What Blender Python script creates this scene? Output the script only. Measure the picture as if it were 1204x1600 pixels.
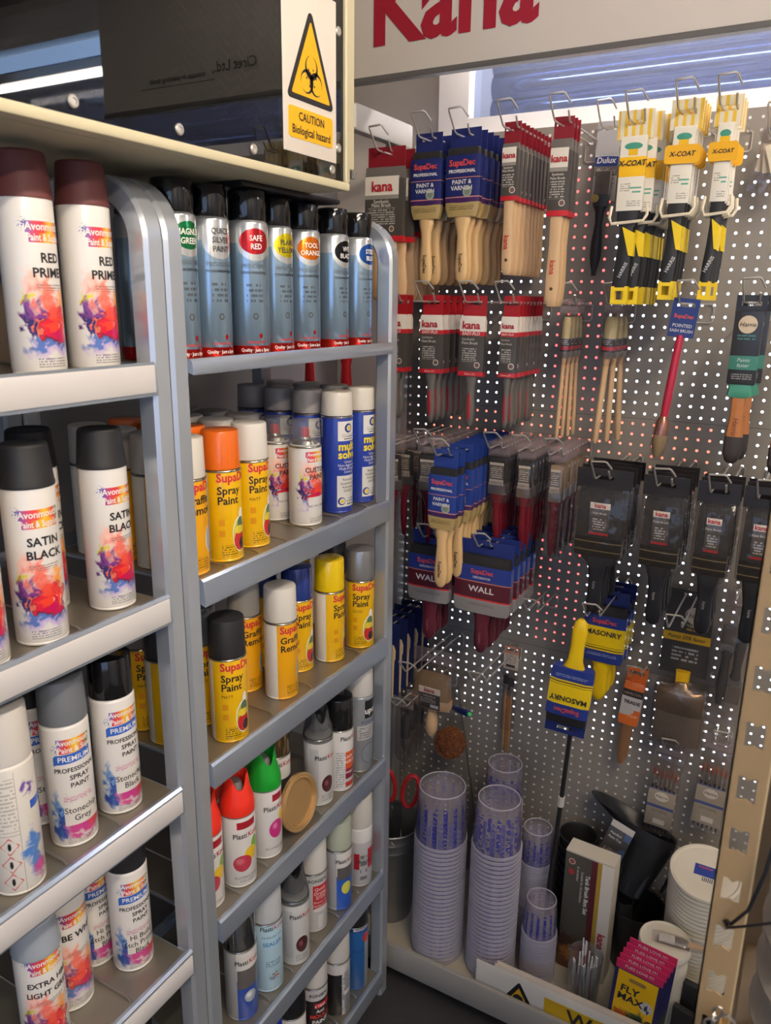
import bpy, math, random
from mathutils import Matrix, Vector
random.seed(7)
for o in list(bpy.data.objects):
    bpy.data.objects.remove(o)
SC = bpy.context.scene
COL = SC.collection

# ------------------------------------------------------------------ camera, world, exposure
def set_camera():
    yaw, pitch, roll = math.radians(29.3), math.radians(15.35), math.radians(0.8)
    fwd = Vector((-math.sin(yaw) * math.cos(pitch), math.cos(yaw) * math.cos(pitch), -math.sin(pitch)))
    r0 = Vector((math.cos(yaw), math.sin(yaw), 0))
    u0 = r0.cross(fwd)
    r = r0 * math.cos(roll) + u0 * math.sin(roll)
    u = -r0 * math.sin(roll) + u0 * math.cos(roll)
    cam = bpy.data.cameras.new('camera')
    cam.sensor_fit = 'VERTICAL'
    cam.sensor_height = 36.0
    cam.lens = 36.0 * 1215 / 1600
    cam.clip_start = 0.02
    cam.dof.use_dof = True
    cam.dof.focus_distance = 1.55
    cam.dof.aperture_fstop = 8.0
    ob = bpy.data.objects.new('camera', cam)
    m = Matrix((r, u, -fwd)).transposed().to_4x4()
    m.translation = Vector((0, 0, 1.78))
    ob.matrix_world = m
    COL.objects.link(ob)
    SC.camera = ob
set_camera()
SC.view_settings.view_transform = 'Standard'
SC.view_settings.look = 'None'
SC.view_settings.gamma = 1.0
SC.view_settings.use_curve_mapping = False
SC.view_settings.exposure = -0.13
SC.cycles.transparent_max_bounces = 16
SC.cycles.max_bounces = 6
SC.cycles.diffuse_bounces = 3
SC.cycles.glossy_bounces = 3
W = bpy.data.worlds.new('world')
SC.world = W
W.use_nodes = True
W.node_tree.nodes['Background'].inputs[0].default_value = (0.75, 0.85, 1.0, 1)
W.node_tree.nodes['Background'].inputs[1].default_value = 0.35

# ------------------------------------------------------------------ materials
def lin(c):
    def f(v):
        v = v / 255.0
        return v / 12.92 if v <= 0.04045 else ((v + 0.055) / 1.055) ** 2.4
    return (f(c[0]), f(c[1]), f(c[2]), 1.0)
MATS = {}
def mat(name, c, rough=0.5, metal=0.0, bump=0.0, bscale=200.0, var=0.0, vscale=12.0, coat=0.0, spec=0.5, stretch=None, emit=0.0):
    if name in MATS:
        return MATS[name]
    m = bpy.data.materials.new(name)
    m.use_nodes = True
    nt = m.node_tree
    b = nt.nodes['Principled BSDF']
    b.inputs['Base Color'].default_value = lin(c)
    b.inputs['Roughness'].default_value = rough
    b.inputs['Metallic'].default_value = metal
    b.inputs['Coat Weight'].default_value = coat
    b.inputs['Specular IOR Level'].default_value = spec
    if emit:
        b.inputs['Emission Color'].default_value = lin(c)
        b.inputs['Emission Strength'].default_value = emit
    if var or bump:
        tc = nt.nodes.new('ShaderNodeTexCoord')
        mp = nt.nodes.new('ShaderNodeMapping')
        nt.links.new(tc.outputs['Object'], mp.inputs[0])
        if stretch:
            mp.inputs['Scale'].default_value = stretch
    if var:
        n = nt.nodes.new('ShaderNodeTexNoise')
        n.inputs['Scale'].default_value = vscale
        n.inputs['Detail'].default_value = 5
        nt.links.new(mp.outputs[0], n.inputs['Vector'])
        mx = nt.nodes.new('ShaderNodeMix')
        mx.data_type = 'RGBA'
        k = lin(c)
        mx.inputs[6].default_value = tuple(v * (1 - var) for v in k[:3]) + (1,)
        mx.inputs[7].default_value = tuple(min(1, v * (1 + var)) for v in k[:3]) + (1,)
        nt.links.new(n.outputs[0], mx.inputs[0])
        nt.links.new(mx.outputs[2], b.inputs['Base Color'])
        rr = nt.nodes.new('ShaderNodeMapRange')
        rr.inputs[3].default_value = max(0.02, rough - var * 0.3)
        rr.inputs[4].default_value = min(1, rough + var * 0.3)
        nt.links.new(n.outputs[0], rr.inputs[0])
        nt.links.new(rr.outputs[0], b.inputs['Roughness'])
    if bump:
        n = nt.nodes.new('ShaderNodeTexNoise')
        n.inputs['Scale'].default_value = bscale
        nt.links.new(mp.outputs[0], n.inputs['Vector'])
        bp = nt.nodes.new('ShaderNodeBump')
        bp.inputs['Strength'].default_value = bump
        bp.inputs['Distance'].default_value = 0.002
        nt.links.new(n.outputs[0], bp.inputs['Height'])
        nt.links.new(bp.outputs[0], b.inputs['Normal'])
    MATS[name] = m
    return m

def clear_mat(name, c, alpha, rough=0.08, gloss=1.0, bump=0.0, bscale=60):
    """thin clear plastic or glass: mostly lets light through, with a sheen"""
    if name in MATS:
        return MATS[name]
    m = bpy.data.materials.new(name)
    m.use_nodes = True
    nt = m.node_tree
    nt.nodes.clear()
    out = nt.nodes.new('ShaderNodeOutputMaterial')
    tr = nt.nodes.new('ShaderNodeBsdfTransparent')
    tr.inputs[0].default_value = tuple(0.5 + 0.5 * v for v in lin(c)[:3]) + (1,)
    df = nt.nodes.new('ShaderNodeBsdfDiffuse')
    df.inputs[0].default_value = lin(c)
    gl = nt.nodes.new('ShaderNodeBsdfGlossy')
    gl.inputs['Roughness'].default_value = rough
    m1 = nt.nodes.new('ShaderNodeMixShader')
    m1.inputs[0].default_value = alpha
    nt.links.new(tr.outputs[0], m1.inputs[1])
    nt.links.new(df.outputs[0], m1.inputs[2])
    fr = nt.nodes.new('ShaderNodeLayerWeight')
    pw = nt.nodes.new('ShaderNodeMath')
    pw.operation = 'POWER'
    pw.inputs[1].default_value = 3.0
    nt.links.new(fr.outputs['Facing'], pw.inputs[0])
    ma = nt.nodes.new('ShaderNodeMath')
    ma.operation = 'MULTIPLY_ADD'
    ma.inputs[1].default_value = 0.55
    ma.inputs[2].default_value = 0.045
    nt.links.new(pw.outputs[0], ma.inputs[0])
    mu = nt.nodes.new('ShaderNodeMath')
    mu.operation = 'MULTIPLY'
    mu.use_clamp = True
    mu.inputs[1].default_value = gloss
    nt.links.new(ma.outputs[0], mu.inputs[0])
    m2 = nt.nodes.new('ShaderNodeMixShader')
    nt.links.new(mu.outputs[0], m2.inputs[0])
    nt.links.new(m1.outputs[0], m2.inputs[1])
    nt.links.new(gl.outputs[0], m2.inputs[2])
    nt.links.new(m2.outputs[0], out.inputs[0])
    if bump:
        tc = nt.nodes.new('ShaderNodeTexCoord')
        n = nt.nodes.new('ShaderNodeTexNoise')
        n.inputs['Scale'].default_value = bscale
        n.inputs['Detail'].default_value = 1
        nt.links.new(tc.outputs['Object'], n.inputs['Vector'])
        bp = nt.nodes.new('ShaderNodeBump')
        bp.inputs['Strength'].default_value = bump
        bp.inputs['Distance'].default_value = 0.01
        nt.links.new(n.outputs[0], bp.inputs['Height'])
        nt.links.new(bp.outputs[0], gl.inputs['Normal'])
        nt.links.new(bp.outputs[0], fr.inputs['Normal'])
    MATS[name] = m
    return m

def print_mat(name, base, shapes, rough=0.35, metal=0.0, coat=0.0, base_metal_color=None):
    """printed sheet: flat shapes laid out in metres on the UV map (s across, z up).
    shapes: ('rect',s0,s1,z0,z1,col) ('ell',cs,cz,rs,rz,col[,noise]) ('lines',s0,s1,z0,z1,pitch,col) ('ramp',s0,s1,z0,z1,[cols])"""
    if name in MATS:
        return MATS[name]
    m = bpy.data.materials.new(name)
    m.use_nodes = True
    nt = m.node_tree
    N, Lk = nt.nodes, nt.links
    b = N['Principled BSDF']
    b.inputs['Roughness'].default_value = rough
    b.inputs['Coat Weight'].default_value = coat
    uv = N.new('ShaderNodeUVMap')
    sp = N.new('ShaderNodeSeparateXYZ')
    Lk.new(uv.outputs[0], sp.inputs[0])
    S, Z = sp.outputs[0], sp.outputs[1]
    noise = N.new('ShaderNodeTexNoise')
    noise.inputs['Scale'].default_value = 55
    noise.inputs['Detail'].default_value = 4
    noise.inputs['Distortion'].default_value = 1.2
    Lk.new(uv.outputs[0], noise.inputs['Vector'])
    nz = noise.outputs[0]
    def M(op, a, c=None, d=None):
        n = N.new('ShaderNodeMath')
        n.operation = op
        for i, v in enumerate((a, c, d)):
            if v is None:
                continue
            if isinstance(v, (int, float)):
                n.inputs[i].default_value = v
            else:
                Lk.new(v, n.inputs[i])
        return n.outputs[0]
    wc = []
    def warp():
        if not wc:
            for k in (0, 1):
                w = N.new('ShaderNodeTexNoise')
                w.inputs['Scale'].default_value = 38
                w.inputs['Detail'].default_value = 2
                w.inputs['Distortion'].default_value = 1.5
                ad = N.new('ShaderNodeVectorMath')
                ad.inputs[1].default_value = (k * 3.7, k * 1.9, 0)
                Lk.new(uv.outputs[0], ad.inputs[0])
                Lk.new(ad.outputs[0], w.inputs['Vector'])
                wc.append(M('ADD', (S, Z)[k], M('MULTIPLY', M('SUBTRACT', w.outputs[0], 0.5), 0.05)))
        return wc
    col = None
    def mixc(mask, c, c_out=None):
        nonlocal col
        mx = N.new('ShaderNodeMix')
        mx.data_type = 'RGBA'
        Lk.new(mask, mx.inputs[0])
        if col is None:
            mx.inputs[6].default_value = lin(base)
        else:
            Lk.new(col, mx.inputs[6])
        if c_out is not None:
            Lk.new(c_out, mx.inputs[7])
        else:
            mx.inputs[7].default_value = lin(c)
        col = mx.outputs[2]
    allmask = None
    for sh in shapes:
        k = sh[0]
        if k in ('rect', 'ramp', 'lines'):
            _, s0, s1, z0, z1 = sh[:5]
            a = M('MULTIPLY', M('COMPARE', S, (s0 + s1) / 2, abs(s1 - s0) / 2), M('COMPARE', Z, (z0 + z1) / 2, abs(z1 - z0) / 2))
        if k == 'rect':
            mixc(a, sh[5])
        elif k == 'lines':
            pitch, c = sh[5], sh[6]
            f = M('FRACT', M('DIVIDE', Z, pitch))
            st = M('LESS_THAN', f, 0.5)
            ln = N.new('ShaderNodeTexNoise')
            ln.inputs['Scale'].default_value = 1.0
            ln.inputs['Detail'].default_value = 0
            cb = N.new('ShaderNodeCombineXYZ')
            Lk.new(M('MULTIPLY', S, 1.6 / pitch), cb.inputs[0])
            Lk.new(M('MULTIPLY', M('FLOOR', M('DIVIDE', Z, pitch)), 7.3), cb.inputs[1])
            Lk.new(cb.outputs[0], ln.inputs['Vector'])
            w = M('GREATER_THAN', ln.outputs[0], 0.40)
            mixc(M('MULTIPLY', a, M('MULTIPLY', st, M('MULTIPLY', w, 0.8))), c)
        elif k == 'ramp':
            cr = N.new('ShaderNodeValToRGB')
            Lk.new(M('DIVIDE', M('SUBTRACT', S, s0), s1 - s0), cr.inputs[0])
            cols = sh[5]
            el = cr.color_ramp.elements
            el[0].position, el[0].color = 0, lin(cols[0])
            el[1].position, el[1].color = 1, lin(cols[-1])
            for i, c in enumerate(cols[1:-1]):
                e = el.new((i + 1) / (len(cols) - 1))
                e.color = lin(c)
            mixc(a, None, cr.outputs[0])
        elif k == 'ell':
            _, cs, cz, rs, rz, c = sh[:6]
            nv = sh[6] if len(sh) > 6 else 0
            soft = sh[7] if len(sh) > 7 else 0
            Sw, Zw = (warp() if nv else (S, Z))
            dx = M('DIVIDE', M('SUBTRACT', Sw, cs), rs)
            dz = M('DIVIDE', M('SUBTRACT', Zw, cz), rz)
            d = M('SQRT', M('ADD', M('MULTIPLY', dx, dx), M('MULTIPLY', dz, dz)))
            if nv:
                d = M('ADD', d, M('MULTIPLY', M('SUBTRACT', nz, 0.5), nv))
            if soft:
                mr = N.new('ShaderNodeMapRange')
                mr.inputs[1].default_value = 1 + soft
                mr.inputs[2].default_value = 1 - soft
                Lk.new(d, mr.inputs[0])
                mk = mr.outputs[0]
            else:
                mk = M('LESS_THAN', d, 1.0)
            mixc(mk, c)
        elif k == 'dots':
            _, cs, cz, rr, scale, c = sh
            vo = N.new('ShaderNodeTexVoronoi')
            vo.inputs['Scale'].default_value = scale
            Lk.new(uv.outputs[0], vo.inputs['Vector'])
            dx = M('DIVIDE', M('SUBTRACT', S, cs), rr)
            dz = M('DIVIDE', M('SUBTRACT', Z, cz), rr)
            d = M('SQRT', M('ADD', M('MULTIPLY', dx, dx), M('MULTIPLY', dz, dz)))
            th = M('MULTIPLY', M('SUBTRACT', 1.0, d), 0.55)
            mixc(M('LESS_THAN', vo.outputs['Distance'], th), c)
    if col is not None:
        Lk.new(col, b.inputs['Base Color'])
    else:
        b.inputs['Base Color'].default_value = lin(base)
    b.inputs['Metallic'].default_value = metal
    MATS[name] = m
    return m

# ------------------------------------------------------------------ mesh helpers
def make_mesh(name, verts, faces, uvs=None, smooth=True, angle=35):
    me = bpy.data.meshes.new(name)
    me.from_pydata(verts, [], faces)
    uvl = me.uv_layers.new(name='UVMap')
    if uvs is not None:
        flat = []
        for f in uvs:
            for p in f:
                flat.extend(p)
    else:
        flat = []
        for f in faces:
            for i in f:
                flat.extend((verts[i][0], verts[i][2]))
    uvl.data.foreach_set('uv', flat)
    if smooth:
        me.shade_smooth()
        me.set_sharp_from_angle(angle=math.radians(angle))
    me.update()
    return me

class MB:
    def __init__(self):
        self.v, self.f = [], []
    def add(self, vs, fs):
        k = len(self.v)
        self.v += [tuple(p) for p in vs]
        self.f += [tuple(i + k for i in f) for f in fs]
        return self
    def box(self, x0, x1, y0, y1, z0, z1):
        vs = [(x, y, z) for z in (z0, z1) for y in (y0, y1) for x in (x0, x1)]
        return self.add(vs, [(0, 2, 3, 1), (4, 5, 7, 6), (0, 1, 5, 4), (2, 6, 7, 3), (0, 4, 6, 2), (1, 3, 7, 5)])
    def rbox(self, x0, x1, y0, y1, z0, z1, r=0.002):
        """box with chamfered edges"""
        r = min(r, (x1 - x0) / 2.2, (y1 - y0) / 2.2, (z1 - z0) / 2.2)
        secs = []
        def ring(z, i):
            X0, X1, Y0, Y1 = x0 + i, x1 - i, y0 + i, y1 - i
            return [(X0 + r, Y0, z), (X1 - r, Y0, z), (X1, Y0 + r, z), (X1, Y1 - r, z), (X1 - r, Y1, z), (X0 + r, Y1, z), (X0, Y1 - r, z), (X0, Y0 + r, z)]
        rings = [ring(z0, r * 0.7), ring(z0 + r, 0), ring(z1 - r, 0), ring(z1, r * 0.7)]
        vs = [p for q in rings for p in q]
        fs = []
        for a in range(3):
            for j in range(8):
                k = (j + 1) % 8
                fs.append((a * 8 + j, a * 8 + k, a * 8 + 8 + k, a * 8 + 8 + j))
        fs.append(tuple(range(7, -1, -1)))
        fs.append(tuple(range(24, 32)))
        return self.add(vs, fs)
    def tube(self, pts, r, n=6, closed=False, flat=None):
        pts = [Vector(p) for p in pts]
        m = len(pts)
        vs, fs = [], []
        prev = None
        for i, p in enumerate(pts):
            if closed:
                t = pts[(i + 1) % m] - pts[i - 1]
            else:
                t = pts[min(i + 1, m - 1)] - pts[max(i - 1, 0)]
            t.normalize()
            if prev is None:
                a = Vector((0, 0, 1)) if abs(t.z) < 0.9 else Vector((1, 0, 0))
                u = t.cross(a).normalized()
            else:
                u = (prev - t * prev.dot(t)).normalized()
            prev = u
            w = t.cross(u)
            rr = r[i] if isinstance(r, (list, tuple)) else r
            for j in range(n):
                a = 2 * math.pi * j / n
                ca, sa = math.cos(a), math.sin(a)
                if flat:
                    sa *= flat
                vs.append(p + u * (ca * rr) + w * (sa * rr))
        R = m if closed else m - 1
        for i in range(R):
            for j in range(n):
                k = (j + 1) % n
                i2 = (i + 1) % m
                fs.append((i * n + j, i * n + k, i2 * n + k, i2 * n + j))
        if not closed:
            fs.append(tuple(range(n - 1, -1, -1)))
            fs.append(tuple(range((m - 1) * n, m * n)))
        return self.add(vs, fs)
    def prism(self, poly, y0, y1):
        """polygon in x,z extruded along y"""
        n = len(poly)
        vs = [(x, y0, z) for x, z in poly] + [(x, y1, z) for x, z in poly]
        fs = [tuple(range(n)), tuple(range(2 * n - 1, n - 1, -1))]
        for i in range(n):
            j = (i + 1) % n
            fs.append((i, i + n, j + n, j))
        return self.add(vs, fs)
    def sweep(self, prof, path_axis, a0, a1):
        """profile (list of 2 coords) extruded along an axis: 'y' profile is (x,z)"""
        return self.prism(prof, a0, a1) if path_axis == 'y' else None
    def mesh(self, name, **kw):
        return make_mesh(name, self.v, self.f, **kw)

def lathe_mesh(name, prof, n=32, close_top=True, close_bot=True, uvR=None, angle=35):
    vs, fs, uvs = [], [], []
    for r, z in prof:
        for j in range(n):
            a = -math.pi + 2 * math.pi * j / n
            vs.append((r * math.sin(a), -r * math.cos(a), z))
    R = uvR or max(p[0] for p in prof)
    for i in range(len(prof) - 1):
        for j in range(n):
            k = (j + 1) % n
            a0 = -math.pi + 2 * math.pi * j / n
            a1 = -math.pi + 2 * math.pi * (j + 1) / n
            fs.append((i * n + j, i * n + k, (i + 1) * n + k, (i + 1) * n + j))
            uvs.append(((a0 * R, prof[i][1]), (a1 * R, prof[i][1]), (a1 * R, prof[i + 1][1]), (a0 * R, prof[i + 1][1])))
    if close_bot:
        fs.append(tuple(range(n - 1, -1, -1)))
        uvs.append([(9, prof[0][1])] * n)
    if close_top:
        q = (len(prof) - 1) * n
        fs.append(tuple(range(q, q + n)))
        uvs.append([(9, prof[-1][1])] * n)
    return make_mesh(name, vs, fs, uvs, angle=angle)

def loft_mesh(name, secs, n=12, p=3.0, caps=True, angle=40):
    """sections (z, half width, half thickness[, cx[, cy]]) joined into a body; p = squareness"""
    vs, fs = [], []
    for s in secs:
        z, w, t = s[:3]
        cx = s[3] if len(s) > 3 else 0
        cy = s[4] if len(s) > 4 else 0
        for j in range(n):
            a = 2 * math.pi * (j + 0.5) / n
            c, d = math.cos(a), math.sin(a)
            q = (abs(c) ** p + abs(d) ** p) ** (-1 / p)
            vs.append((cx + w * c * q, cy + t * d * q, z))
    m = len(secs)
    up = secs[-1][0] > secs[0][0]
    for i in range(m - 1):
        for j in range(n):
            k = (j + 1) % n
            f = (i * n + j, i * n + k, (i + 1) * n + k, (i + 1) * n + j)
            fs.append(f if up else f[::-1])
    if caps:
        a, b = tuple(range(n - 1, -1, -1)), tuple(range((m - 1) * n, m * n))
        fs.append(a if up else a[::-1])
        fs.append(b if up else b[::-1])
    return make_mesh(name, vs, fs, angle=angle)

MESH = {}
def cached(key, fn):
    if key not in MESH:
        MESH[key] = fn()
    return MESH[key]

def link(name, me, m, parent=None, loc=(0, 0, 0), rot=(0, 0, 0), scale=None):
    if isinstance(me, MB):
        me = me.mesh(name)
    o = bpy.data.objects.new(name, me)
    COL.objects.link(o)
    if me is not None and m is not None:
        if len(me.materials) == 0:
            me.materials.append(m)
        if me.materials[0] != m:
            o.material_slots[0].link = 'OBJECT'
            o.material_slots[0].material = m
    o.parent = parent
    o.location = loc
    o.rotation_euler = rot
    if scale:
        o.scale = scale
    return o

def tag(o, label, cat, group=None):
    o['label'] = label
    o['category'] = cat
    if group:
        o['group'] = group
    return o
def thing(name, label, cat, group=None, loc=(0, 0, 0), rot=(0, 0, 0)):
    o = bpy.data.objects.new(name, None)
    o.empty_display_size = 0.02
    COL.objects.link(o)
    o.location = loc
    o.rotation_euler = rot if isinstance(rot, (tuple, list)) else (0, 0, rot)
    return tag(o, label, cat, group)
def struct(name, me, m, parent=None, **kw):
    o = link(name, me, m, parent, **kw)
    if parent is None:
        o['kind'] = 'structure'
    return o

# lettering: built-in font turned to thin mesh; wrapR bends it round a can
def text_mesh(s, size, bold=0.0, sx=1.0, shear=0.0, align='CENTER', wrapR=None, lead=1.0, spacing=1.0):
    key = ('txt', s, size, bold, sx, shear, align, wrapR, lead, spacing)
    if key in MESH:
        return MESH[key]
    cu = bpy.data.curves.new('lettering', 'FONT')
    cu.body = s
    cu.size = size
    cu.align_x = align
    cu.align_y = 'CENTER'
    cu.resolution_u = 2
    cu.offset = bold * size
    cu.shear = shear
    cu.space_line = lead
    cu.space_character = spacing
    cu.fill_mode = 'FRONT'
    ob = bpy.data.objects.new('lettering', cu)
    me0 = ob.to_mesh()
    vs = [tuple(v.co) for v in me0.vertices]
    fs = [tuple(p.vertices) for p in me0.polygons]
    ob.to_mesh_clear()
    bpy.data.objects.remove(ob)
    bpy.data.curves.remove(cu)
    out = []
    for x, y, _ in vs:
        x *= sx
        if wrapR:
            a = x / wrapR
            out.append((wrapR * math.sin(a), -wrapR * math.cos(a), y))
        else:
            out.append((x, 0.0, y))
    me = make_mesh('lettering', out, fs, smooth=False)
    MESH[key] = me
    return me
def text(parent, s, size, col, loc, name='lettering', ang=0.0, rot=None, wrapR=None, tilt=0.0, **kw):
    me = text_mesh(s, size, wrapR=wrapR, **kw)
    m = mat('ink_%d_%d_%d' % tuple(col), col, rough=0.5)
    if wrapR:
        return link(name, me, m, parent, loc=loc, rot=(0, 0, ang))
    return link(name, me, m, parent, loc=loc, rot=rot or (0, tilt, 0))

ORD = ['first', 'second', 'third', 'fourth', 'fifth', 'sixth', 'seventh', 'eighth', 'ninth', 'tenth', 'eleventh', 'twelfth', 'thirteenth', 'fourteenth', 'fifteenth', 'sixteenth', 'seventeenth', 'eighteenth', 'nineteenth', 'twentieth']
def ordinal(i):
    n = i + 1
    if n <= 20:
        return ORD[i]
    t, u = divmod(n, 10)
    tens = {2: 'twenty', 3: 'thirty', 4: 'forty'}
    if u == 0:
        return {2: 'twentieth', 3: 'thirtieth', 4: 'fortieth'}[t]
    return tens[t] + '-' + ORD[u - 1]

def arc(cx, cz, r, a0, a1, n):
    return [(cx + r * math.cos(math.radians(a0 + (a1 - a0) * i / n)), cz + r * math.sin(math.radians(a0 + (a1 - a0) * i / n))) for i in range(n + 1)]
# ------------------------------------------------------------------ lights of the room
def emit_mat(name, c, strength):
    m = bpy.data.materials.new(name)
    m.use_nodes = True
    nt = m.node_tree
    nt.nodes.clear()
    o = nt.nodes.new('ShaderNodeOutputMaterial')
    e = nt.nodes.new('ShaderNodeEmission')
    e.inputs[0].default_value = lin(c)
    e.inputs[1].default_value = strength
    nt.links.new(e.outputs[0], o.inputs[0])
    return m
def ceiling_tube(loc, length, along, label, strength, col):
    t = thing('ceiling_light', label, 'ceiling light', 'fluorescent battens', loc=loc, rot=(0, 0, math.pi / 2 if along == 'y' else 0))
    link('housing', MB().rbox(-length / 2, length / 2, -0.05, 0.05, -0.03, 0.0, 0.006), mat('batten_white', (225, 225, 222), 0.4), t)
    link('tube', MB().tube([(-length / 2 + 0.02, 0, -0.055), (length / 2 - 0.02, 0, -0.055)], 0.022, 12), emit_mat('tube_glow', col, strength), t)
    for s in (-1, 1):
        link('end_cap', MB().rbox(s * (length / 2 - 0.015) - 0.015, s * (length / 2 - 0.015) + 0.015, -0.03, 0.03, -0.085, -0.028, 0.004), mat('batten_white', (225, 225, 222), 0.4), t)
    return t
CEIL = 2.78
ceiling_tube((0.45, 0.35, CEIL), 1.5, 'y', 'long fluorescent tube on the ceiling over the aisle', 136, (255, 238, 216))
ceiling_tube((1.25, -0.6, CEIL), 1.5, 'y', 'fluorescent tube on the ceiling nearest the shop front', 136, (255, 238, 216))
ceiling_tube((0.78, 1.87, 2.56), 0.72, 'x', 'short cool tube added to give the blue streak in the cabinet front', 10, (170, 205, 255))  # added tube, stands in for window daylight mirrored in the black cabinet
def area(name, loc, rot, sx, sy, power, col):
    l = bpy.data.lights.new(name, 'AREA')
    l.shape = 'RECTANGLE'
    l.size, l.size_y = sx, sy
    l.energy = power
    l.color = lin(col)[:3]
    o = bpy.data.objects.new(name, l)
    o.location = loc
    o.rotation_euler = rot
    COL.objects.link(o)
    return o
area('daylight_in_window_recess', (0.2, 2.24, 2.66), (0, 0, 0), 2.4, 0.12, 60, (190, 212, 255))

# ------------------------------------------------------------------ room shell
WHITE_WALL = mat('wall_paint', (214, 206, 196), 0.75, var=0.05, vscale=3)
def plate_hole(x0, x1, z0, z1, hx0, hx1, hz0, hz1, y0, y1):
    vs, fs = [], []
    for y in (y0, y1):
        vs += [(x0, y, z0), (x1, y, z0), (x1, y, z1), (x0, y, z1), (hx0, y, hz0), (hx1, y, hz0), (hx1, y, hz1), (hx0, y, hz1)]
    for k in range(4):
        j = (k + 1) % 4
        fs += [(k, j, j + 4, k + 4), (j + 8, k + 8, k + 12, j + 12), (k + 4, j + 4, j + 12, k + 12), (j, k, k + 8, j + 8)]
    return MB().add(vs, fs)
struct('floor', MB().box(-1.4, 2.4, -2.0, 2.4, -0.05, 0.0), mat('floor_vinyl', (46, 45, 45), 0.55, bump=0.4, bscale=260, var=0.35, vscale=90))
struct('ceiling', MB().box(-1.4, 2.4, -2.0, 2.4, CEIL, CEIL + 0.05), mat('ceiling_paint', (205, 203, 198), 0.8))
struct('wall_left', MB().box(-1.40, -1.36, -2.0, 2.4, 0, CEIL), mat('wall_grey', (120, 116, 112), 0.7))
struct('wall_right', MB().box(2.36, 2.40, -2.0, 2.4, 0, CEIL), mat('wall_right_paint', (188, 190, 192), 0.8))
wb = plate_hole(-1.36, 2.36, 0, CEIL, -0.94, 1.7, 2.205, 2.66, 2.10, 2.30)
struct('wall_back', wb, WHITE_WALL)
wf = plate_hole(-1.36, 2.36, 0, CEIL, -0.9, 1.9, 0.9, 2.45, -2.0, -1.9)
struct('wall_front', wf, mat('wall_front_paint', (168, 168, 168), 0.8))
# shop window behind the viewer
w3 = struct('window_3', plate_hole(-0.94, 1.94, 0.86, 2.49, -0.86, 1.86, 0.94, 2.41, -1.97, -1.89), mat('upvc', (228, 224, 220), 0.35))
struct('pane', MB().box(-0.86, 1.86, -1.95, -1.94, 0.94, 2.41), emit_mat('daylight_pane', (180, 208, 255), 2.3), w3)
struct('mullion', MB().box(0.47, 0.53, -1.94, -1.89, 0.94, 2.41), MATS['upvc'], w3)
# window over the brush display: white frame, dirty glass, roller shutter outside
w1 = struct('window_1', plate_hole(-1.0, 1.76, 2.165, 2.72, -0.915, 1.68, 2.235, 2.64, 2.04, 2.12), MATS['upvc'])
struct('sill', MB().rbox(-0.98, 1.74, 1.985, 2.06, 2.165, 2.18, 0.004), MATS['upvc'], w1)
struct('glass', MB().box(-0.915, 1.68, 2.076, 2.082, 2.235, 2.64), clear_mat('window_glass', (205, 215, 235), 0.06, 0.05, 0.8), w1)
pts = []
for i in range(0, 151):
    z = 2.20 + i * 0.003
    pts.append((2.262 - 0.016 * abs(math.sin((z - 2.2) * math.pi / 0.062)) ** 0.7, z))
vs, fs = [], []
for y, z in pts:
    vs += [(-0.94, y, z), (1.7, y, z)]
for i in range(len(pts) - 1):
    fs.append((2 * i, 2 * i + 1, 2 * i + 3, 2 * i + 2))
sh = MB().add(vs, fs)
struct('roller_shutter', sh, mat('shutter_blue_steel', (96, 108, 142), 0.16, 0.85, var=0.15, vscale=30, stretch=(6, 1, 1)), w1)
sl = thing('added_strip_lamp', 'unseen strip lamp added behind the overhead sign to brighten the window frame', 'lamp', loc=(0.1, 1.985, 2.475))  # added lamp, out of view: brightens window sill, frame and shutter
link('housing', MB().rbox(-1.0, 1.2, -0.02, 0.02, 0.012, 0.04, 0.003), mat('batten_white', (225, 225, 222), 0.4), sl)
link('tube', MB().tube([(-0.98, 0, 0), (1.18, 0, 0)], 0.011, 10), emit_mat('added_strip_glow', (255, 244, 236), 75), sl)
for s_ in (-0.9, 1.1):
    link('stem', MB().rbox(s_ - 0.006, s_ + 0.006, -0.006, 0.006, 0.04, CEIL - 2.475, 0.001), mat('batten_white', (225, 225, 222), 0.4), sl)
# frosted lit window right behind the perforated boards
w2 = struct('window_2', plate_hole(-1.10, 0.55, 0.50, 2.16, -1.05, 0.50, 0.56, 2.12, 2.05, 2.098), MATS['upvc'])
struct('pane', MB().box(-1.05, 0.50, 2.07, 2.08, 0.56, 2.12), emit_mat('frosted_daylight', (236, 242, 255), 5.0), w2)
struct('red_film_strip', MB().box(-0.665, -0.53, 2.064, 2.068, 0.80, 2.10), emit_mat('red_film', (255, 92, 92), 3.0), w2)
struct('orange_film_strip', MB().box(-1.02, -0.215, 2.058, 2.063, 1.31, 1.50), emit_mat('orange_film', (255, 120, 96), 3.0), w2)

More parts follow.
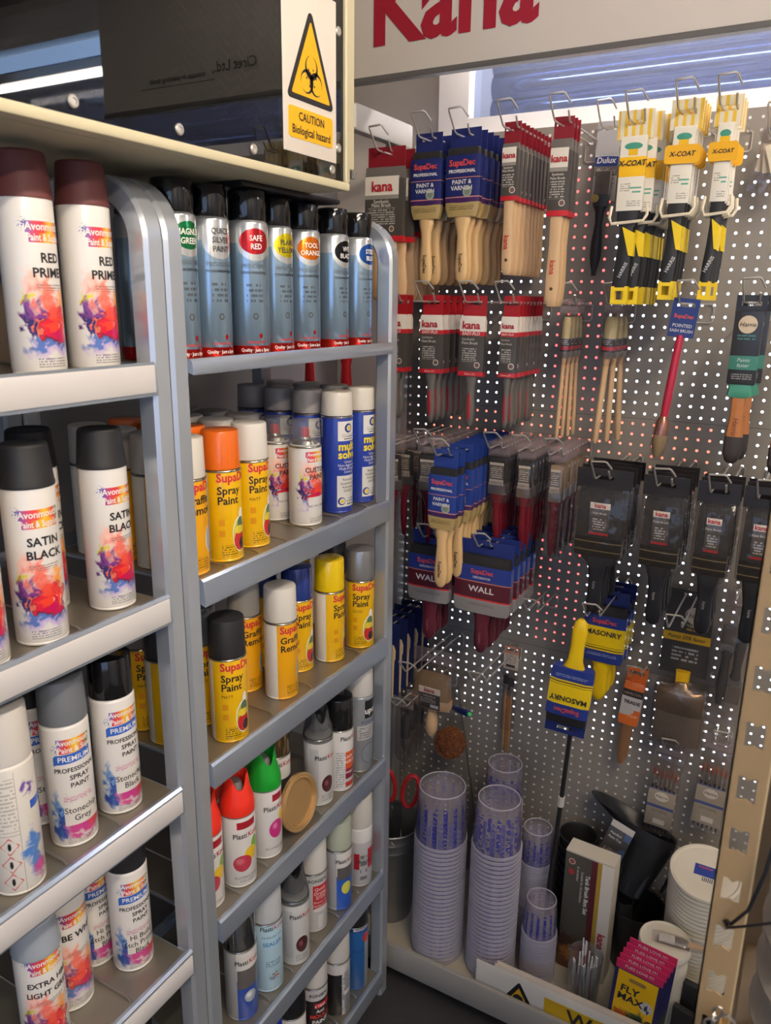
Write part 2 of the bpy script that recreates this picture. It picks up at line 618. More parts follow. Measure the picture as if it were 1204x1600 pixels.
# ------------------------------------------------------------------ perforated brush display
GREY = mat('gondola_grey', (142, 135, 127), 0.5, var=0.06, vscale=5)
gond = thing('pegboard_display', 'tall grey perforated metal display board with a shallow base, hung with paint brushes', 'display stand', loc=(-0.35, 1.9, 0))
GX, GY = -0.35, 1.9
def peg_panel(x0, ncol, z0, nrow, z1, zb):
    P, r = 0.025, 0.0033
    vs, fs = [], []
    idx = {}
    def vid(i, j):
        if (i, j) not in idx:
            idx[(i, j)] = len(vs)
            z = z0 + j * P / 2
            if j == 0:
                z = zb
            if j == 2 * nrow:
                z = z1
            vs.append((x0 + i * P / 2 - GX, 0.0, z))
        return idx[(i, j)]
    for a in range(ncol):
        for b in range(nrow):
            cx, cz = x0 + (a + 0.5) * P - GX, z0 + (b + 0.5) * P
            per = [(2 * a, 2 * b), (2 * a + 1, 2 * b), (2 * a + 2, 2 * b), (2 * a + 2, 2 * b + 1), (2 * a + 2, 2 * b + 2), (2 * a + 1, 2 * b + 2), (2 * a, 2 * b + 2), (2 * a, 2 * b + 1)]
            q = [vid(*p) for p in per]
            k = len(vs)
            for y in (0.0, 0.0015):
                for t in range(8):
                    an = math.radians(225 + 45 * t)
                    vs.append((cx + r * math.cos(an), y, cz + r * math.sin(an)))
            for t in range(8):
                u = (t + 1) % 8
                fs.append((q[t], q[u], k + u, k + t))
                fs.append((k + t, k + u, k + 8 + u, k + 8 + t))
    return make_mesh('peg_panel', vs, fs, smooth=False)
X0P = 0.007 - 0.0125 - 0.025 * 43
for nm, zb, z1 in (('upper', 1.5135, 2.168), ('middle', 0.8745, 1.5125), ('lower', 0.085, 0.8735)):
    j0 = math.ceil((zb - 0.004) / 0.025 + 0.5)
    j1 = math.floor((z1 + 0.004) / 0.025 - 0.5)
    z0 = j0 * 0.025 - 0.0125
    link('peg_panel', peg_panel(X0P, 58, z0, j1 - j0 + 1, z1, zb), GREY, gond)
for zz in (1.513, 0.874):
    link('seam_strip', MB().box(-1.06 - GX, 0.37 - GX, 0.002, 0.006, zz - 0.006, zz + 0.006), mat('seam_dark', (50, 48, 46), 0.6), gond)
link('backing_frame', MB().box(-1.07 - GX, -1.02 - GX, 0.002, 0.04, 0.0, 2.17), GREY, gond)
link('backing_frame', MB().box(0.36 - GX, 0.40 - GX, 0.002, 0.04, 0.0, 2.17), GREY, gond)
link('base_deck', MB().box(-1.06 - GX, 0.38 - GX, 1.512 - GY, -0.001, 0.07, 0.085), mat('deck_cream', (176, 168, 152), 0.5, var=0.1), gond)
link('base_lip', MB().rbox(-1.06 - GX, 0.38 - GX, 1.498 - GY, 1.511 - GY, 0.035, 0.112, 0.002), mat('lip_grey', (150, 145, 138), 0.45, var=0.05), gond)
link('kick_plate', MB().box(-1.05 - GX, 0.37 - GX, 1.53 - GY, 1.545 - GY, 0.0, 0.07), mat('kick_dark', (60, 58, 56), 0.6), gond)
link('side_rail', MB().rbox(-1.03 - GX, -1.0 - GX, 1.62 - GY, -0.002, 2.145, 2.2, 0.004), mat('rail_pale', (178, 176, 172), 0.4), gond)
link('side_post', MB().rbox(-1.03 - GX, -1.0 - GX, -0.045, -0.002, 0.085, 2.144, 0.004), MATS['rail_pale'], gond)

# header sign over the brushes
sg = thing('header_sign', 'white overhead sign panel with large dark red lettering above the brushes', 'sign', loc=(-0.3, 1.76, 2.285))
link('panel', MB().rbox(-0.86, 0.75, 0.0, 0.018, 0.0, 0.42, 0.002), mat('sign_white', (214, 205, 196), 0.45), sg)
link('edge_trim', MB().rbox(-0.862, 0.752, -0.004, 0.02, -0.012, 0.0, 0.002), mat('trim_dark', (96, 94, 92), 0.4), sg)
text(sg, 'Ciret Ltd.,', 0.036, (60, 52, 48), (0.262, -0.002, 0.074), bold=0.01)
text(sg, 'success in painting tools', 0.021, (60, 52, 48), (0.462, -0.002, 0.064), bold=0.005)
link('rule', MB().box(0.33, 0.60, -0.0016, -0.0004, 0.046, 0.0475), mat('ink_60_52_48', (60, 52, 48), 0.5), sg)
text(sg, 'Kana', 0.22, (158, 26, 48), (-0.542, -0.002, 0.133), bold=0.028, sx=0.92)
# ------------------------------------------------------------------ metal shelving and cabinet
STEEL = mat('satin_aluminium', (194, 200, 208), 0.24, 0.62, bump=0.03, bscale=40, var=0.06, vscale=14, stretch=(1, 1, 0.1))
STEEL2 = mat('shelf_steel', (176, 186, 200), 0.22, 0.62, var=0.035, vscale=7)
PAN = mat('shelf_pan', (150, 143, 130), 0.38, 0.7, var=0.2, vscale=14)
WIRE = mat('zinc_wire', (176, 172, 162), 0.3, 0.9)
ZS = [1.693, 1.357, 1.032, 0.717, 0.395, 0.085]
def side_frame(y0, y1, xf, xb):
    """inverted U: rectangular tube with rounded shoulders, front post to back post"""
    R, top, w = 0.085, 1.935, 0.036
    path = [(xf, 0.0), (xf, 0.9), (xf, top - R)]
    path += [(xf - R + R * math.cos(a), top - R + R * math.sin(a)) for a in [math.radians(t) for t in range(10, 91, 10)]]
    path += [(xb + R, top)]
    path += [(xb + R - R * math.sin(a), top - R + R * math.cos(a)) for a in [math.radians(t) for t in range(15, 91, 15)]]
    path += [(xb, 0.0)]
    c = 0.005
    prof = [(-w, y0 + c), (-w + c, y0), (-c, y0), (0, y0 + c), (0, y1 - c), (-c, y1), (-w + c, y1), (-w, y1 - c)]
    vs, fs = [], []
    n = len(path)
    for i, (x, z) in enumerate(path):
        a = path[max(i - 1, 0)]
        b = path[min(i + 1, n - 1)]
        tx, tz = b[0] - a[0], b[1] - a[1]
        L = math.hypot(tx, tz)
        nx, nz = tz / L, -tx / L
        for d, y in prof:
            vs.append((x + nx * d, y, z + nz * d))
    m = len(prof)
    for i in range(n - 1):
        for j in range(m):
            k = (j + 1) % m
            fs.append((i * m + j, (i + 1) * m + j, (i + 1) * m + k, i * m + k))
    fs.append(tuple(range(m)))
    fs.append(tuple(range((n - 1) * m, n * m))[::-1])
    return MB().add(vs, fs)
XF, XB = -0.80, -1.17
def shelf_mesh(y0, y1, lip):
    """pan with a folded front lip and low back upstand; origin at lip top front"""
    prof = [(0.002, -lip), (0.012, -lip - 0.003), (0.013, -lip + 0.002), (0.010, -0.004), (0.006, 0.0), (0.0, -0.001), (-0.001, -0.011),
            (-0.335, -0.011), (-0.335, 0.012), (-0.338, 0.012), (-0.338, -0.016), (0.0, -0.016)]
    return MB().prism(prof, y0, y1)
DIV = {}
def shelving(name, label, y0, y1, posts, dividers, rails):
    root = thing(name, label, 'shelving', loc=(XF, (y0 + y1) / 2, 0))
    oy = (y0 + y1) / 2
    for a, b in posts:
        mb = side_frame(a - oy, b - oy, 0.0, XB - XF)
        link('side_frame', mb, STEEL, root)
    ya, yb = y0 + 0.034, y1 - 0.034
    for i, z in enumerate(ZS):
        lip = 0.02 if (i == 0 and not rails) else 0.042
        sh = link('shelf', shelf_mesh(ya - oy, yb - oy, lip), STEEL2, root, loc=(-0.006, 0, z))
        link('pan_liner', MB().box(-0.325, -0.004, ya - oy + 0.003, yb - oy - 0.003, -0.0109, -0.0099), PAN, sh)
        if rails and i < 5:
            link('price_rail', MB().rbox(0.0125, 0.0155, ya - oy, yb - oy - 0.006, -lip + 0.002, -0.003, 0.001), mat('rail_paper', (206, 202, 200), 0.25, coat=0.3, var=0.06, vscale=9), sh)
        for d in dividers.get(i, ()):
            me = cached('divider', lambda: MB().tube([(-0.32, 0, 0.004), (-0.02, 0, 0.004), (-0.012, 0, 0.0)], 0.0018, 5).mesh('wire_divider'))
            link('wire_divider', me, WIRE, sh, loc=(0, d - oy, -0.0095))
    return root
shelving('metal_shelving_unit', 'silver metal shelving unit with rounded top, standing next to the brush display', 0.813, 1.470, [(0.813, 0.847), (1.436, 1.470)],
         {1: (0.9305, 1.0165, 1.0975, 1.18, 1.28, 1.386), 2: (1.04, 1.164, 1.349), 3: (0.923, 1.007, 1.195, 1.3495), 4: (1.0015, 1.083, 1.1725, 1.262, 1.3495), 5: (1.0725, 1.1645, 1.256, 1.3415)}, False)
shelving('metal_shelving_unit', 'nearer silver metal shelving unit with white price strips on its shelf edges', 0.12, 0.811, [(0.777, 0.811), (0.12, 0.154)],
         {0: (0.69,), 1: (0.636,), 2: (0.576, 0.6715), 3: (0.585, 0.660), 4: (0.6, 0.66)}, True)

# black-fronted cabinet above the shelves
CR = mat('cabinet_cream', (202, 192, 160), 0.5, var=0.05, vscale=6)
cab = thing('wall_cabinet', 'cream-framed cabinet with glossy black front panel above the spray paints', 'cabinet', loc=(-0.74, 0.5, 1.952))
cy0, cy1, ch = -0.35, 0.683, 0.62
vs, fs = [], []
link('carcass', MB().box(-0.60, -0.03, cy0, cy1, 0.0, ch), CR, cab)
b = 0.012
link('frame_rail', MB().rbox(-0.03, 0.0, cy0, cy1, 0.0, b, 0.002), CR, cab)
link('frame_rail', MB().rbox(-0.03, 0.0, cy0, cy1, ch - b, ch, 0.002), CR, cab)
link('frame_stile', MB().rbox(-0.03, 0.0, cy1 - b, cy1, b, ch - b, 0.002), CR, cab)
link('frame_stile', MB().rbox(-0.03, 0.0, cy0, cy0 + b, b, ch - b, 0.002), CR, cab)
link('edge_strip', MB().rbox(-0.045, -0.004, cy1, cy1 + 0.02, 0.035, ch, 0.002), CR, cab)
link('hinge_knuckle', MB().tube([(-0.008, cy1 + 0.022, 0.022), (-0.008, cy1 + 0.022, 0.034)], 0.005, 8), mat('hinge_steel', (150, 145, 135), 0.35, 0.8), cab)
# dark smoked front sheet
sm = clear_mat('smoked_acrylic', (12, 11, 11), 0.5, 0.015, 1.05)
sm.node_tree.nodes['Transparent BSDF'].inputs[0].default_value = (0.42, 0.38, 0.35, 1)
link('front_sheet', MB().box(-0.010, -0.006, cy0 + b, cy1 - b, b, ch - b), sm, cab)
dk = mat('cabinet_dark', (84, 74, 66), 0.5)
link('inner_panel', MB().box(-0.029, -0.027, cy0 + b, cy1 - b, b, ch - b), dk, cab)
# expanded metal behind the sheet: wavy strands
em = MB()
for k in range(26):
    z = 0.07 + k * 0.0145
    em.tube([(-0.020, 0.30 + j * 0.018, z + (0.0062 if j % 2 else -0.0062)) for j in range(20)], 0.0016, 4)
o = link('expanded_mesh', em, mat('mesh_bronze', (170, 150, 130), 0.45, 0.3), cab)
o['kind'] = 'stuff'
link('bottom_band', MB().box(-0.0255, -0.022, cy0 + b, cy1 - b, b, 0.045), mat('band_brown', (66, 58, 54), 0.4), cab)
SCREW = mat('screw_zinc', (196, 190, 180), 0.35, 0.6)
def washer():
    return lathe_mesh('screw', [(0.0070, 0), (0.0070, 0.0015), (0.0058, 0.0028), (0.0035, 0.003), (0.003, 0.0016), (0.0, 0.0016)], 16, close_top=False)
for y, z in ((0.133, 0.027), (0.292, 0.027), (0.437, 0.027), (0.636, 0.027), (0.655, 0.062), (0.655, 0.23), (0.655, 0.42)):
    link('screw', cached('washer', washer), SCREW, cab, loc=(-0.0058, y, z), rot=(0, math.pi / 2, 0))
link('light_box', MB().rbox(-0.20, -0.078, 0.5, 0.775, -0.0085, -0.0005, 0.002), mat('black_plastic', (22, 22, 24), 0.4), cab)

# biohazard sticker on the cabinet door
st = thing('warning_sticker', 'white and yellow biological hazard warning sticker on the black cabinet front', 'sticker', loc=(-0.7448, 1.078, 2.105), rot=(0, 0, math.pi / 2))
YEL = mat('hazard_yellow', (236, 178, 8), 0.45)
BLK = mat('hazard_black', (24, 22, 22), 0.5)
sw, shh = 0.0705, 0.115
link('card', MB().rbox(-sw, sw, 0.0, 0.0012, -shh, shh, 0.0004), mat('sticker_white', (222, 212, 200), 0.45), st)
def rtri(w, h, zb, r, n=4):
    pts = []
    for (cx, cz, a0, a1) in ((-w + r * 1.3, zb + r, 150, 270), (w - r * 1.3, zb + r, -90, 30), (0, zb + h - r * 1.9, 30, 150)):
        for i in range(n + 1):
            a = math.radians(a0 + (a1 - a0) * i / n)
            pts.append((cx + r * math.cos(a), cz + r * math.sin(a)))
    return pts
link('triangle_border', MB().prism(rtri(0.061, 0.128, -0.042, 0.006), -0.0008, 0.0), BLK, st)
link('triangle_field', MB().prism(rtri(0.050, 0.104, -0.0345, 0.002), -0.0013, -0.0007), YEL, st)
def crescent(R, r2, off, a):
    """three-lobed sign: one crescent with open horns"""
    outer, inner = [], []
    gap = 16
    for i in range(25):
        t = math.radians(90 + gap + (360 - 2 * gap) * i / 24)
        outer.append((R * math.cos(t), R * math.sin(t)))
    for i in range(25):
        t = math.radians(90 + 20 + (360 - 40) * (24 - i) / 24)
        inner.append((r2 * math.cos(t), off + r2 * math.sin(t)))
    out = []
    for x, z in outer + inner:
        z += 0.0135
        out.append((x * math.cos(a) - z * math.sin(a), x * math.sin(a) + z * math.cos(a)))
    return out
for k in range(3):
    p = crescent(0.0165, 0.0132, 0.0029, math.radians(120 * k))
    n = len(p)
    mb = MB()
    vs = [(x, -0.0017, z - 0.0065) for x, z in p]
    h = n // 2
    mb.add(vs, [(i, i + 1, n - 2 - i, n - 1 - i) for i in range(h - 1)])
    link('hazard_crescent', mb, BLK, st)
ring = MB()
vs = []
for i in range(24):
    a = 2 * math.pi * i / 24
    for r in (0.0115, 0.0140):
        vs.append((r * math.cos(a), -0.0016, r * math.sin(a) - 0.0065))
ring.add(vs, [(2 * i, 2 * ((i + 1) % 24), 2 * ((i + 1) % 24) + 1, 2 * i + 1) for i in range(24) if (i % 8) in (0, 1, 2, 4)])
link('hazard_ring', ring, BLK, st)
def rrect(w, h, r, n=3):
    pts = []
    for cx, cz, a0 in ((w - r, h - r, 0), (-w + r, h - r, 90), (-w + r, -h + r, 180), (w - r, -h + r, 270)):
        for i in range(n + 1):
            a = math.radians(a0 + 90 * i / n)
            pts.append((cx + r * math.cos(a), cz + r * math.sin(a)))
    return pts
link('caption_panel', MB().prism([(x, z - 0.0735) for x, z in rrect(0.0585, 0.0215, 0.005)], -0.0009, 0.0), YEL, st)
text(st, 'CAUTION', 0.0165, (24, 22, 22), (0, -0.0016, -0.0645), sx=0.92, bold=0.012)
text(st, 'Biological hazard', 0.0168, (24, 22, 22), (0, -0.0016, -0.0835), sx=0.9, bold=0.014)
# ------------------------------------------------------------------ spray cans
RC = 0.0325
def body_mesh(h, R=RC):
    def mk():
        return lathe_mesh('body', [(R - 0.003, 0.0), (R - 0.0008, 0.001), (R - 0.0004, 0.003), (R - 0.0012, 0.0042), (R, 0.0065), (R, h - 0.007), (R - 0.0006, h - 0.0045), (R - 0.004, h - 0.001), (R - 0.006, h)], 36, uvR=R)
    return cached(('body', h, R), mk)
def seam_mesh(h, R=RC):
    return cached(('seam', h, R), lambda: lathe_mesh('top_seam', [(R - 0.002, h - 0.0062), (R + 0.0007, h - 0.0055), (R + 0.0009, h - 0.004), (R + 0.0002, h - 0.0028), (R - 0.003, h - 0.0022)], 36, close_top=False, close_bot=False))
def cap_mesh(kind, h0, h1, R=RC):
    def mk():
        h = h1 - h0
        if kind == 'taper':        # slightly tapering with skirt
            pr = [(R + 0.0008, h0 - 0.006), (R + 0.0012, h0 - 0.003), (R + 0.0002, h0 + 0.001), (R - 0.0038, h1 - 0.003), (R - 0.0056, h1 - 0.0006), (R - 0.008, h1), (R - 0.012, h1 - 0.0016), (0.0, h1 - 0.0018)]
        elif kind == 'tall':       # plain straight cap
            pr = [(R - 0.0006, h0 - 0.001), (R - 0.0004, h0 + 0.002), (R - 0.0016, h1 - 0.003), (R - 0.0025, h1 - 0.0009), (R - 0.0045, h1), (0.0, h1)]
        elif kind == 'dome':
            pr = [(R - 0.0006, h0 - 0.001), (R - 0.0004, h0 + 0.002), (R - 0.0016, h1 - 0.010), (R - 0.004, h1 - 0.004), (R - 0.010, h1 - 0.0008), (0.012, h1 + 0.0004), (0.0, h1 + 0.0006)]
        elif kind == 'step':       # narrow glossy cap
            pr = [(R - 0.0032, h0 - 0.002), (R - 0.0022, h0), (R - 0.0026, h1 - 0.004), (R - 0.0036, h1 - 0.0012), (R - 0.0055, h1), (0.0, h1)]
        return lathe_mesh('cap', pr, 36, close_top=False, angle=30)
    return cached(('cap', kind, h0, h1, R), mk)
def cowl_mesh(h0, h1, R=RC):
    """open sprayer hood: sloping shoulder with a scooped opening"""
    def mk():
        n = 36
        vs, fs = [], []
        rows = [(R + 0.0005, h0 - 0.012, 0), (R + 0.0005, h0, 0), (R - 0.001, h0 + 0.012, 0), (R - 0.007, h0 + 0.034, 0.3), (R - 0.011, h1, 1.0), (R - 0.0135, h1 - 0.001, 1.0), (R - 0.0125, h0 + 0.03, 0.2), (R - 0.009, h0 + 0.012, 0)]
        for r, z, k in rows:
            for j in range(n):
                a = -math.pi + 2 * math.pi * j / n
                d = max(0.0, 1 - (a / 0.75) ** 2)
                d2 = max(0.0, 1 - ((abs(a) - math.pi) / 0.6) ** 2)
                zz = z - k * (0.028 * d + 0.010 * d2)
                vs.append((r * math.sin(a), -r * math.cos(a), zz))
        for i in range(len(rows) - 1):
            for j in range(n):
                q = (j + 1) % n
                fs.append((i * n + j, i * n + q, (i + 1) * n + q, (i + 1) * n + j))
        fs.append(tuple(range(n - 1, -1, -1)))
        fs.append(tuple(range((len(rows) - 1) * n, len(rows) * n)))
        return make_mesh('sprayer_hood', vs, fs, angle=45)
    return cached(('cowl', h0, h1, R), mk)
SEAM = mat('tin_seam', (190, 186, 178), 0.25, 0.95)
def spray_can(x, y, zb, face, h0, h1, bodymat, capmat, label, group, kind='taper', texts=(), seam=True, R=RC, parts=True):
    t = thing('spray_can', label, 'spray can', group, loc=(x, y, zb), rot=(0, 0, math.radians(face + 90)))
    link('body', body_mesh(h0, R), bodymat, t)
    if kind == 'clear':
        link('clear_cap', cached(('clearcap', h0, h1), lambda: lathe_mesh('clear_cap', [(R - 0.001, h0 - 0.002), (R - 0.001, h0 + 0.002), (R - 0.003, h1 - 0.002), (R - 0.005, h1), (0, h1 - 0.001)], 28, close_top=False, close_bot=False)), clear_mat('clear_cap_plastic', (225, 225, 225), 0.10, 0.1, 1.0), t)
        link('valve_dome', cached(('dome', h0), lambda: lathe_mesh('valve_dome', [(R - 0.006, h0 - 0.001), (R - 0.010, h0 + 0.006), (0.012, h0 + 0.009), (0.011, h0 + 0.013), (0, h0 + 0.013)], 24, close_top=False)), SEAM, t)
        link('nozzle', cached(('noz', h0), lambda: loft_mesh('nozzle', [(h0 + 0.012, 0.009, 0.009), (h0 + 0.024, 0.009, 0.009), (h0 + 0.031, 0.006, 0.008)], 10, 2.6)), mat('nozzle_red', (176, 30, 36), 0.4), t)
    elif kind == 'hood':
        link('sprayer_hood', cowl_mesh(h0, h1, R), capmat, t)
        link('nozzle', cached(('noz2', h0), lambda: loft_mesh('nozzle', [(h0 + 0.006, 0.014, 0.014), (h0 + 0.036, 0.0125, 0.013), (h0 + 0.046, 0.008, 0.011, 0, 0.002)], 12, 2.4)), mat('nozzle_grey', (120, 118, 116), 0.5), t)
    elif kind == 'clearhood':
        link('sprayer_hood', cowl_mesh(h0, h1, R), clear_mat('smoke_hood', (120, 120, 122), 0.35, 0.1, 1.0), t)
        link('nozzle', cached(('noz2', h0), lambda: None) or MESH[('noz2', h0)], mat('nozzle_black', (30, 30, 32), 0.4), t)
    else:
        link('cap', cap_mesh(kind, h0, h1, R), capmat, t)
    if seam:
        link('top_seam', seam_mesh(h0, R), SEAM, t)
    for tx in texts:
        s, size, col, sc, z = tx[:5]
        kw = tx[5] if len(tx) > 5 else {}
        text(t, s, size, col, (0, 0, z), wrapR=R + 0.0004, ang=sc / R, **kw)
    return t
cached(('noz2', 0.165), lambda: loft_mesh('nozzle', [(0.171, 0.014, 0.014), (0.201, 0.0125, 0.013), (0.211, 0.008, 0.011, 0, 0.002)], 12, 2.4))

PAN_Z = [1.6835, 1.3475, 1.0225, 0.7075, 0.3855, 0.0755]
K = (26, 24, 26)
WH = (236, 232, 226)
RED = (196, 36, 44)
# --- printed sleeves
SW = [('ell', 0.002, 0.033, 0.026, 0.009, (200, 176, 216), 0.5, 0.4), ('ell', -0.010, 0.106, 0.015, 0.015, (248, 196, 180), 0.5, 0.5), ('ell', -0.004, 0.092, 0.010, 0.020, (240, 130, 112), 0.5, 0.4), ('ell', 0.024, 0.084, 0.013, 0.014, (250, 160, 70), 0.5, 0.4),
      ('ell', -0.024, 0.088, 0.006, 0.011, (222, 206, 60), 0.4, 0.3), ('ell', -0.019, 0.064, 0.013, 0.024, (128, 56, 132), 0.5, 0.2), ('ell', -0.023, 0.057, 0.007, 0.017, (52, 42, 104), 0.5, 0.2), ('ell', -0.013, 0.058, 0.005, 0.012, (236, 120, 90), 0.4, 0.25),
      ('ell', 0.000, 0.038, 0.027, 0.0065, (92, 122, 190), 0.5, 0.25), ('ell', 0.009, 0.057, 0.0225, 0.0215, (96, 26, 56), 0.35, 0.1), ('ell', 0.0095, 0.0585, 0.0205, 0.0195, (222, 34, 56), 0.35, 0.1), ('ell', 0.004, 0.074, 0.008, 0.016, (236, 84, 66), 0.5, 0.35),
      ('ell', 0.013, 0.063, 0.013, 0.009, (242, 70, 46), 0.5, 0.25), ('ell', 0.011, 0.047, 0.015, 0.006, (204, 16, 88), 0.5, 0.25), ('ell', 0.022, 0.058, 0.004, 0.003, (250, 190, 160), 0.5, 0.4)]
LOGO = [('dots', -0.021, 0.175, 0.012, 420, (70, 74, 150)), 
        ('ramp', -0.016, 0.030, 0.1600, 0.1655, [(170, 60, 140), (206, 60, 60), (236, 190, 40), (236, 120, 40), (206, 50, 60)]), ('ramp', -0.019, 0.034, 0.1655, 0.1785, [(90, 80, 170), (206, 60, 90), (226, 60, 50), (240, 196, 50), (224, 70, 60), (70, 150, 80)]), ('ramp', -0.016, 0.032, 0.1545, 0.1655, [(170, 60, 140), (214, 70, 50), (236, 190, 40), (240, 160, 40), (206, 50, 60)])]
AV = print_mat('avon_print', (226, 221, 215), LOGO + SW + [('lines', -0.012, 0.026, 0.100, 0.108, 0.0032, (120, 115, 112)), ('lines', -0.018, 0.020, 0.010, 0.022, 0.0032, (110, 108, 108))], 0.3, coat=0.25)
def av_text(l1, l2, size=0.0152):
    return [('Avonmouth', 0.0122, WH, 0.007, 0.1722, dict(bold=0.02, sx=0.9)), ('Paint & Supplies', 0.0116, WH, 0.008, 0.1600, dict(bold=0.02, sx=0.70)),
            (l1, size, K, 0.009, 0.1370, dict(bold=0.028)), (l2, size, K, 0.009, 0.1200, dict(bold=0.028))]
PSH = [('dots', -0.021, 0.156, 0.011, 420, (60, 90, 170)), 
       ('ramp', -0.019, 0.030, 0.1605, 0.1715, [(90, 110, 190), (214, 80, 60), (240, 200, 60), (236, 120, 50), (60, 150, 90)]), ('ramp', -0.016, 0.028, 0.1495, 0.1605, [(214, 60, 90), (220, 70, 60), (240, 196, 60), (214, 70, 90), (70, 150, 90)]),
       ('ell', -0.024, 0.050, 0.010, 0.030, (90, 140, 200), 1.1, 0.35), ('ell', -0.024, 0.040, 0.006, 0.022, (44, 80, 160), 1.2, 0.3), ('ell', 0.006, 0.030, 0.024, 0.013, (206, 60, 140), 1.0, 0.25), ('ell', 0.022, 0.042, 0.012, 0.016, (222, 60, 70), 1.0, 0.3),
       ('rect', -0.017, 0.036, 0.036, 0.071, (230, 224, 214)), ('lines', -0.016, 0.026, 0.074, 0.082, 0.003, (200, 80, 130)), ('lines', -0.016, 0.022, 0.006, 0.016, 0.0028, (120, 116, 112))]
AVP = print_mat('avon_premium_print', (226, 221, 215), PSH, 0.3, coat=0.25)
def avp_text(l1, l2, l3=None, sz=0.0132):
    r = [('Avonmouth', 0.0112, WH, 0.005, 0.1662, dict(bold=0.02, sx=0.9)), ('Paint & Sup', 0.0112, WH, 0.005, 0.1550, dict(bold=0.02, sx=0.88)),
         ('PREMIUM', 0.0112, WH, 0.004, 0.1408, dict(bold=0.01)),
         ('PROFESSIONAL', 0.0096, K, 0.006, 0.1235, dict(bold=0.02, sx=0.95)), ('SPRAY', 0.0102, K, 0.009, 0.1115, dict(bold=0.02)), ('PAINT', 0.0102, K, 0.009, 0.0995, dict(bold=0.02))]
    ls = [l for l in (l1, l2, l3) if l]
    for i, l in enumerate(ls):
        r.append((l, sz, K, 0.008, 0.0535 + (len(ls) - 1) * 0.0065 - i * 0.013, dict(bold=0.006, sx=0.95)))
    return r
def ribbon_mesh():
    def mk():
        R = RC + 0.0003
        vs, fs = [], []
        n = 16
        for i in range(n + 1):
            s = -0.025 + 0.054 * i / n
            a = s / R
            up = 0.003 * (i / n)
            zt, zb = 0.1478 + up, 0.1332 + up
            if i == 0:
                vs += [(R * math.sin(a), -R * math.cos(a), zb - 0.002), (R * math.sin(a), -R * math.cos(a), zt - 0.003)]
            else:
                vs += [(R * math.sin(a), -R * math.cos(a), zb), (R * math.sin(a), -R * math.cos(a), zt)]
        for i in range(n):
            fs.append((2 * i, 2 * i + 2, 2 * i + 3, 2 * i + 1))
        return make_mesh('ribbon', vs, fs)
    return cached('ribbon', mk)
DROP = [('ell', 0.0165, 0.046, 0.0160, 0.031, (240, 238, 232)), ('ell', 0.021, 0.070, 0.0065, 0.022, (240, 238, 232)), ('ell', 0.0165, 0.045, 0.0145, 0.0285, (206, 200, 70)), ('ell', 0.019, 0.064, 0.0085, 0.012, (92, 120, 84)), ('ell', 0.0165, 0.036, 0.0135, 0.018, (206, 48, 46)), ('ell', 0.016, 0.054, 0.012, 0.007, (236, 210, 60)), ('ell', 0.022, 0.029, 0.008, 0.010, (58, 36, 60))]
ICON = [('rect', -0.0225, -0.0125, 0.064, 0.075, (222, 150, 26)), ('rect', -0.0225, -0.0125, 0.045, 0.056, (222, 150, 26))]
SUP = print_mat('supa_print', (236, 184, 14), DROP + ICON + [('lines', -0.019, 0.010, 0.009, 0.030, 0.0042, (70, 54, 10)), ('rect', -0.2, -0.040, 0.0, 0.2, (226, 222, 214))], 0.3, coat=0.25)
GRF = print_mat('graffiti_print', (238, 170, 16), [('ell', 0.024, 0.056, 0.010, 0.022, (240, 238, 232)), ('ell', 0.024, 0.056, 0.0085, 0.020, (150, 176, 200)), ('lines', -0.012, 0.018, 0.009, 0.030, 0.0042, (80, 54, 10)), ('rect', -0.2, -0.030, 0.0, 0.2, (232, 228, 220))], 0.3, coat=0.25)
def supa_text(a='Spray', b='Paint', c='MATT'):
    L = dict(align='LEFT', bold=0.02)
    r = [('SupaDec', 0.0205, (206, 40, 60), -0.024, 0.1450, dict(align='LEFT', bold=0.03, sx=0.95)), (a, 0.0188, K, -0.0235, 0.1235, L), (b, 0.0188, K, -0.0235, 0.1065, L)]
    if c:
        r.append((c, 0.0078, (60, 50, 30), -0.0235, 0.0895, dict(align='LEFT')))
    return r
def pro_print(name, col):
    return print_mat('pro_' + name, (146, 170, 190), [('rect', -0.2, 0.2, 0.178, 0.3, (204, 208, 210)), ('ell', 0.016, 0.19, 0.036, 0.030, (204, 208, 210)), ('ell', 0.003, 0.178, 0.0300, 0.0270, (214, 216, 216)), ('ell', 0.003, 0.1805, 0.0262, 0.0195, col), ('rect', -0.2, 0.2, 0.0, 0.0195, (200, 40, 36)), ('lines', -0.014, 0.014, 0.088, 0.118, 0.008, (96, 100, 106)), ('ell', 0.0, 0.066, 0.0045, 0.005, (86, 90, 96)), ('ell', 0.0, 0.066, 0.0032, 0.0036, (150, 158, 166)), ('ell', 0.008, 0.035, 0.0032, 0.0042, (206, 40, 40))], 0.2, 0.7)
def pro_text(a, b, ink=WH, c=None):
    r = [(a, 0.0118, ink, 0.004, 0.1850 if not c else 0.191, dict(bold=0.02, sx=0.9)), (b, 0.0118, ink, 0.004, 0.1725 if not c else 0.178, dict(bold=0.02, sx=0.9)),
         ('PRO-COAT', 0.0095, (70, 74, 80), 0.0, 0.143, dict(sx=0.9)), ('TOUGH INDUSTRIAL', 0.0052, (40, 42, 46), 0.0, 0.1330, dict(bold=0.03, sx=0.95)), ('Aerosol Sol', 0.0066, (200, 50, 46), 0.0, 0.0255, dict(bold=0.02)), ('Quality \u00b7 Just a Spray', 0.0072, WH, 0.0, 0.0125, dict(bold=0.02, sx=0.85))]
    if c:
        r.append((c, 0.0118, ink, 0.004, 0.165, dict(bold=0.02, sx=0.9)))
    return r
